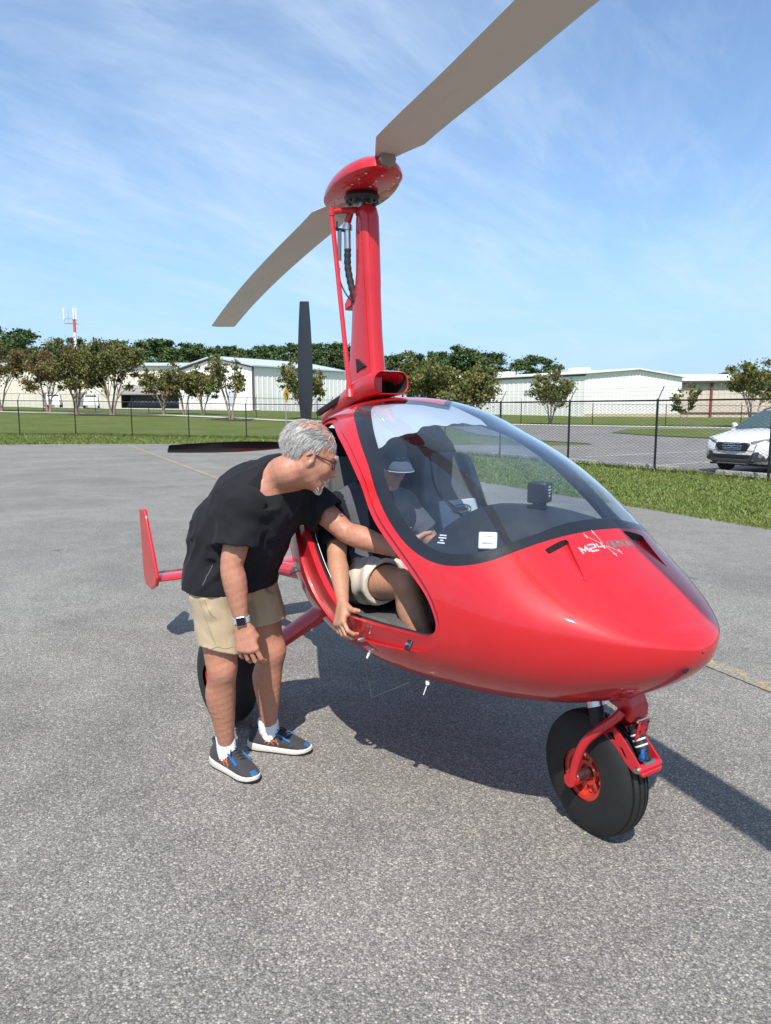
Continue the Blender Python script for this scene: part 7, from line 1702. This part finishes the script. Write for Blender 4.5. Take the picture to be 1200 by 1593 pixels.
    m = MB(); m.box((-2.35, sd * .905, .27), (2.0, .06, .16)); m.build('sill_cladding', M_clad, car, bevel=.02)
# grille, bars, emblem, lower intake, skid
m = MB(); m.prism([(-.40, .79), (.40, .79), (.46, .73), (.38, .60), (-.38, .60), (-.46, .73)], -.06, .035, 'X'); gr = m.build('grille', M_band, car, bevel=.015)
for z, w in ((.765, .385), (.71, .42), (.66, .39), (.62, .365)):
    m = MB(); m.tube([(-.01, -w, z), (.042, -w * .5, z), (.046, 0, z), (.042, w * .5, z), (-.01, w, z)], .0095, 6); m.build('grille_bar', M_chrome, gr, True)
m = MB(); m.tube([(.05, .085 * math.cos(a), .735 + .042 * math.sin(a)) for a in np.linspace(0, 2 * math.pi, 25)], .007, 6, False)
for y, z, r in ((.04, .742, .014), (.01, .738, .007), (-.012, .728, .007), (-.035, .735, .007), (.005, .752, .007), (-.02, .748, .007)): m.lathe([(0, .057), (r, .054), (0, .050)], 6, (0, y, z), 'X')
m.build('grille_emblem', M_chrome, gr, True)
m = MB(); m.prism([(-.50, .50), (.50, .50), (.44, .40), (-.44, .40)], -.05, .045, 'X'); li = m.build('lower_intake', M_band, car, bevel=.012)
m = MB(); m.prism([(-.56, .395), (.56, .395), (.60, .36), (.5, .30), (-.5, .30), (-.60, .36)], -.1, .05, 'X'); m.build('bumper_lip', M_clad, car, bevel=.02)
m = MB(); m.prism([(-.48, .335), (.48, .335), (.40, .26), (-.40, .26)], -.14, .035, 'X'); m.build('skid_plate', basic('silver skid plate', (.25, .26, .28), .5), car, bevel=.02)
m = MB(); m.box((-2.4, 0, .235), (4.2, 1.62, .04)); m.build('underbody', M_trimb, car)
for sd in (-1, 1):
    m = MB(); m.tube([(-1.12, sd * .1, 1.125), (-1.06, sd * .40, 1.115), (-1.12, sd * .68, 1.105)], .012, 5); m.build('wiper', M_clad, car, True)

# concrete wheel stops along the parking edge behind the fence
u = Vector((-.52, .854)); nrm2 = Vector((.854, .52))
def stop(c, lab, ln=1.75):
    m = MB(); m.prism([(-.085, 0), (.085, 0), (.06, .12), (-.06, .12)], -ln / 2, ln / 2, 'X'); o = m.build('wheel_stop', M_conc, None, bevel=.015)
    o.location = (c.x, c.y, .012); o.rotation_euler = (0, 0, math.atan2(u.y, u.x)); return tag(o, lab, 'wheel stop', 'wheel stops along the fence')
P0 = Vector((8.6, 16.55)) + nrm2 * .50
stop(P0 + u * .75, 'pale concrete wheel stop directly in front of the white car')
stop(P0 + u * 3.6, 'concrete wheel stop behind the fence, next left of the white car')
stop(P0 + u * 6.4, 'concrete wheel stop behind the fence post nearest the canopy')
stop(P0 + u * 9.4, 'concrete wheel stop seen through the canopy window')
# two small vans far off beside the cream hangar
def far_van(x, y, lab):
    r = empty('van', (x, y, gzf(x, y)), R(-70), lab, 'van', 'small white vans by the cream hangar'); m = MB()
    sec = lambda xx, z: [(xx, -.9, .35), (xx, .9, .35), (xx, .92, z * .55), (xx, .78, z), (xx, -.78, z), (xx, -.92, z * .55)]
    m.rings([sec(-2.3, 1.2), sec(-2.2, 1.75), sec(1.0, 1.8), sec(1.5, 1.15), sec(2.2, 1.0), sec(2.3, .7)]); m.build('body', M_carw, r, bevel=.05)
    for xx in (-1.4, 1.4):
        for yy in (-.85, .85): m = MB(); m.lathe([(0, -.1), (.33, -.1), (.35, 0), (.33, .1), (0, .1)], 16, (xx, yy, .35)); m.build('wheel', M_tyre, r, True)
    m = MB(); m.box((1.28, 0, 1.47), (.05, 1.35, .42), Matrix.Rotation(R(38), 3, 'Y')); m.build('windscreen', M_cglass, r)
    for yy in (-.9, .9): m = MB(); m.box((-.6, yy * .955, 1.4), (2.6, .06, .42)); m.build('side_window', M_cglass, r)
far_van(-37.8, 96, 'small white van parked before the cream hangar, between two myrtle trunks')
far_van(-43.5, 98, 'small white van parked before the cream hangar, left of the other van')
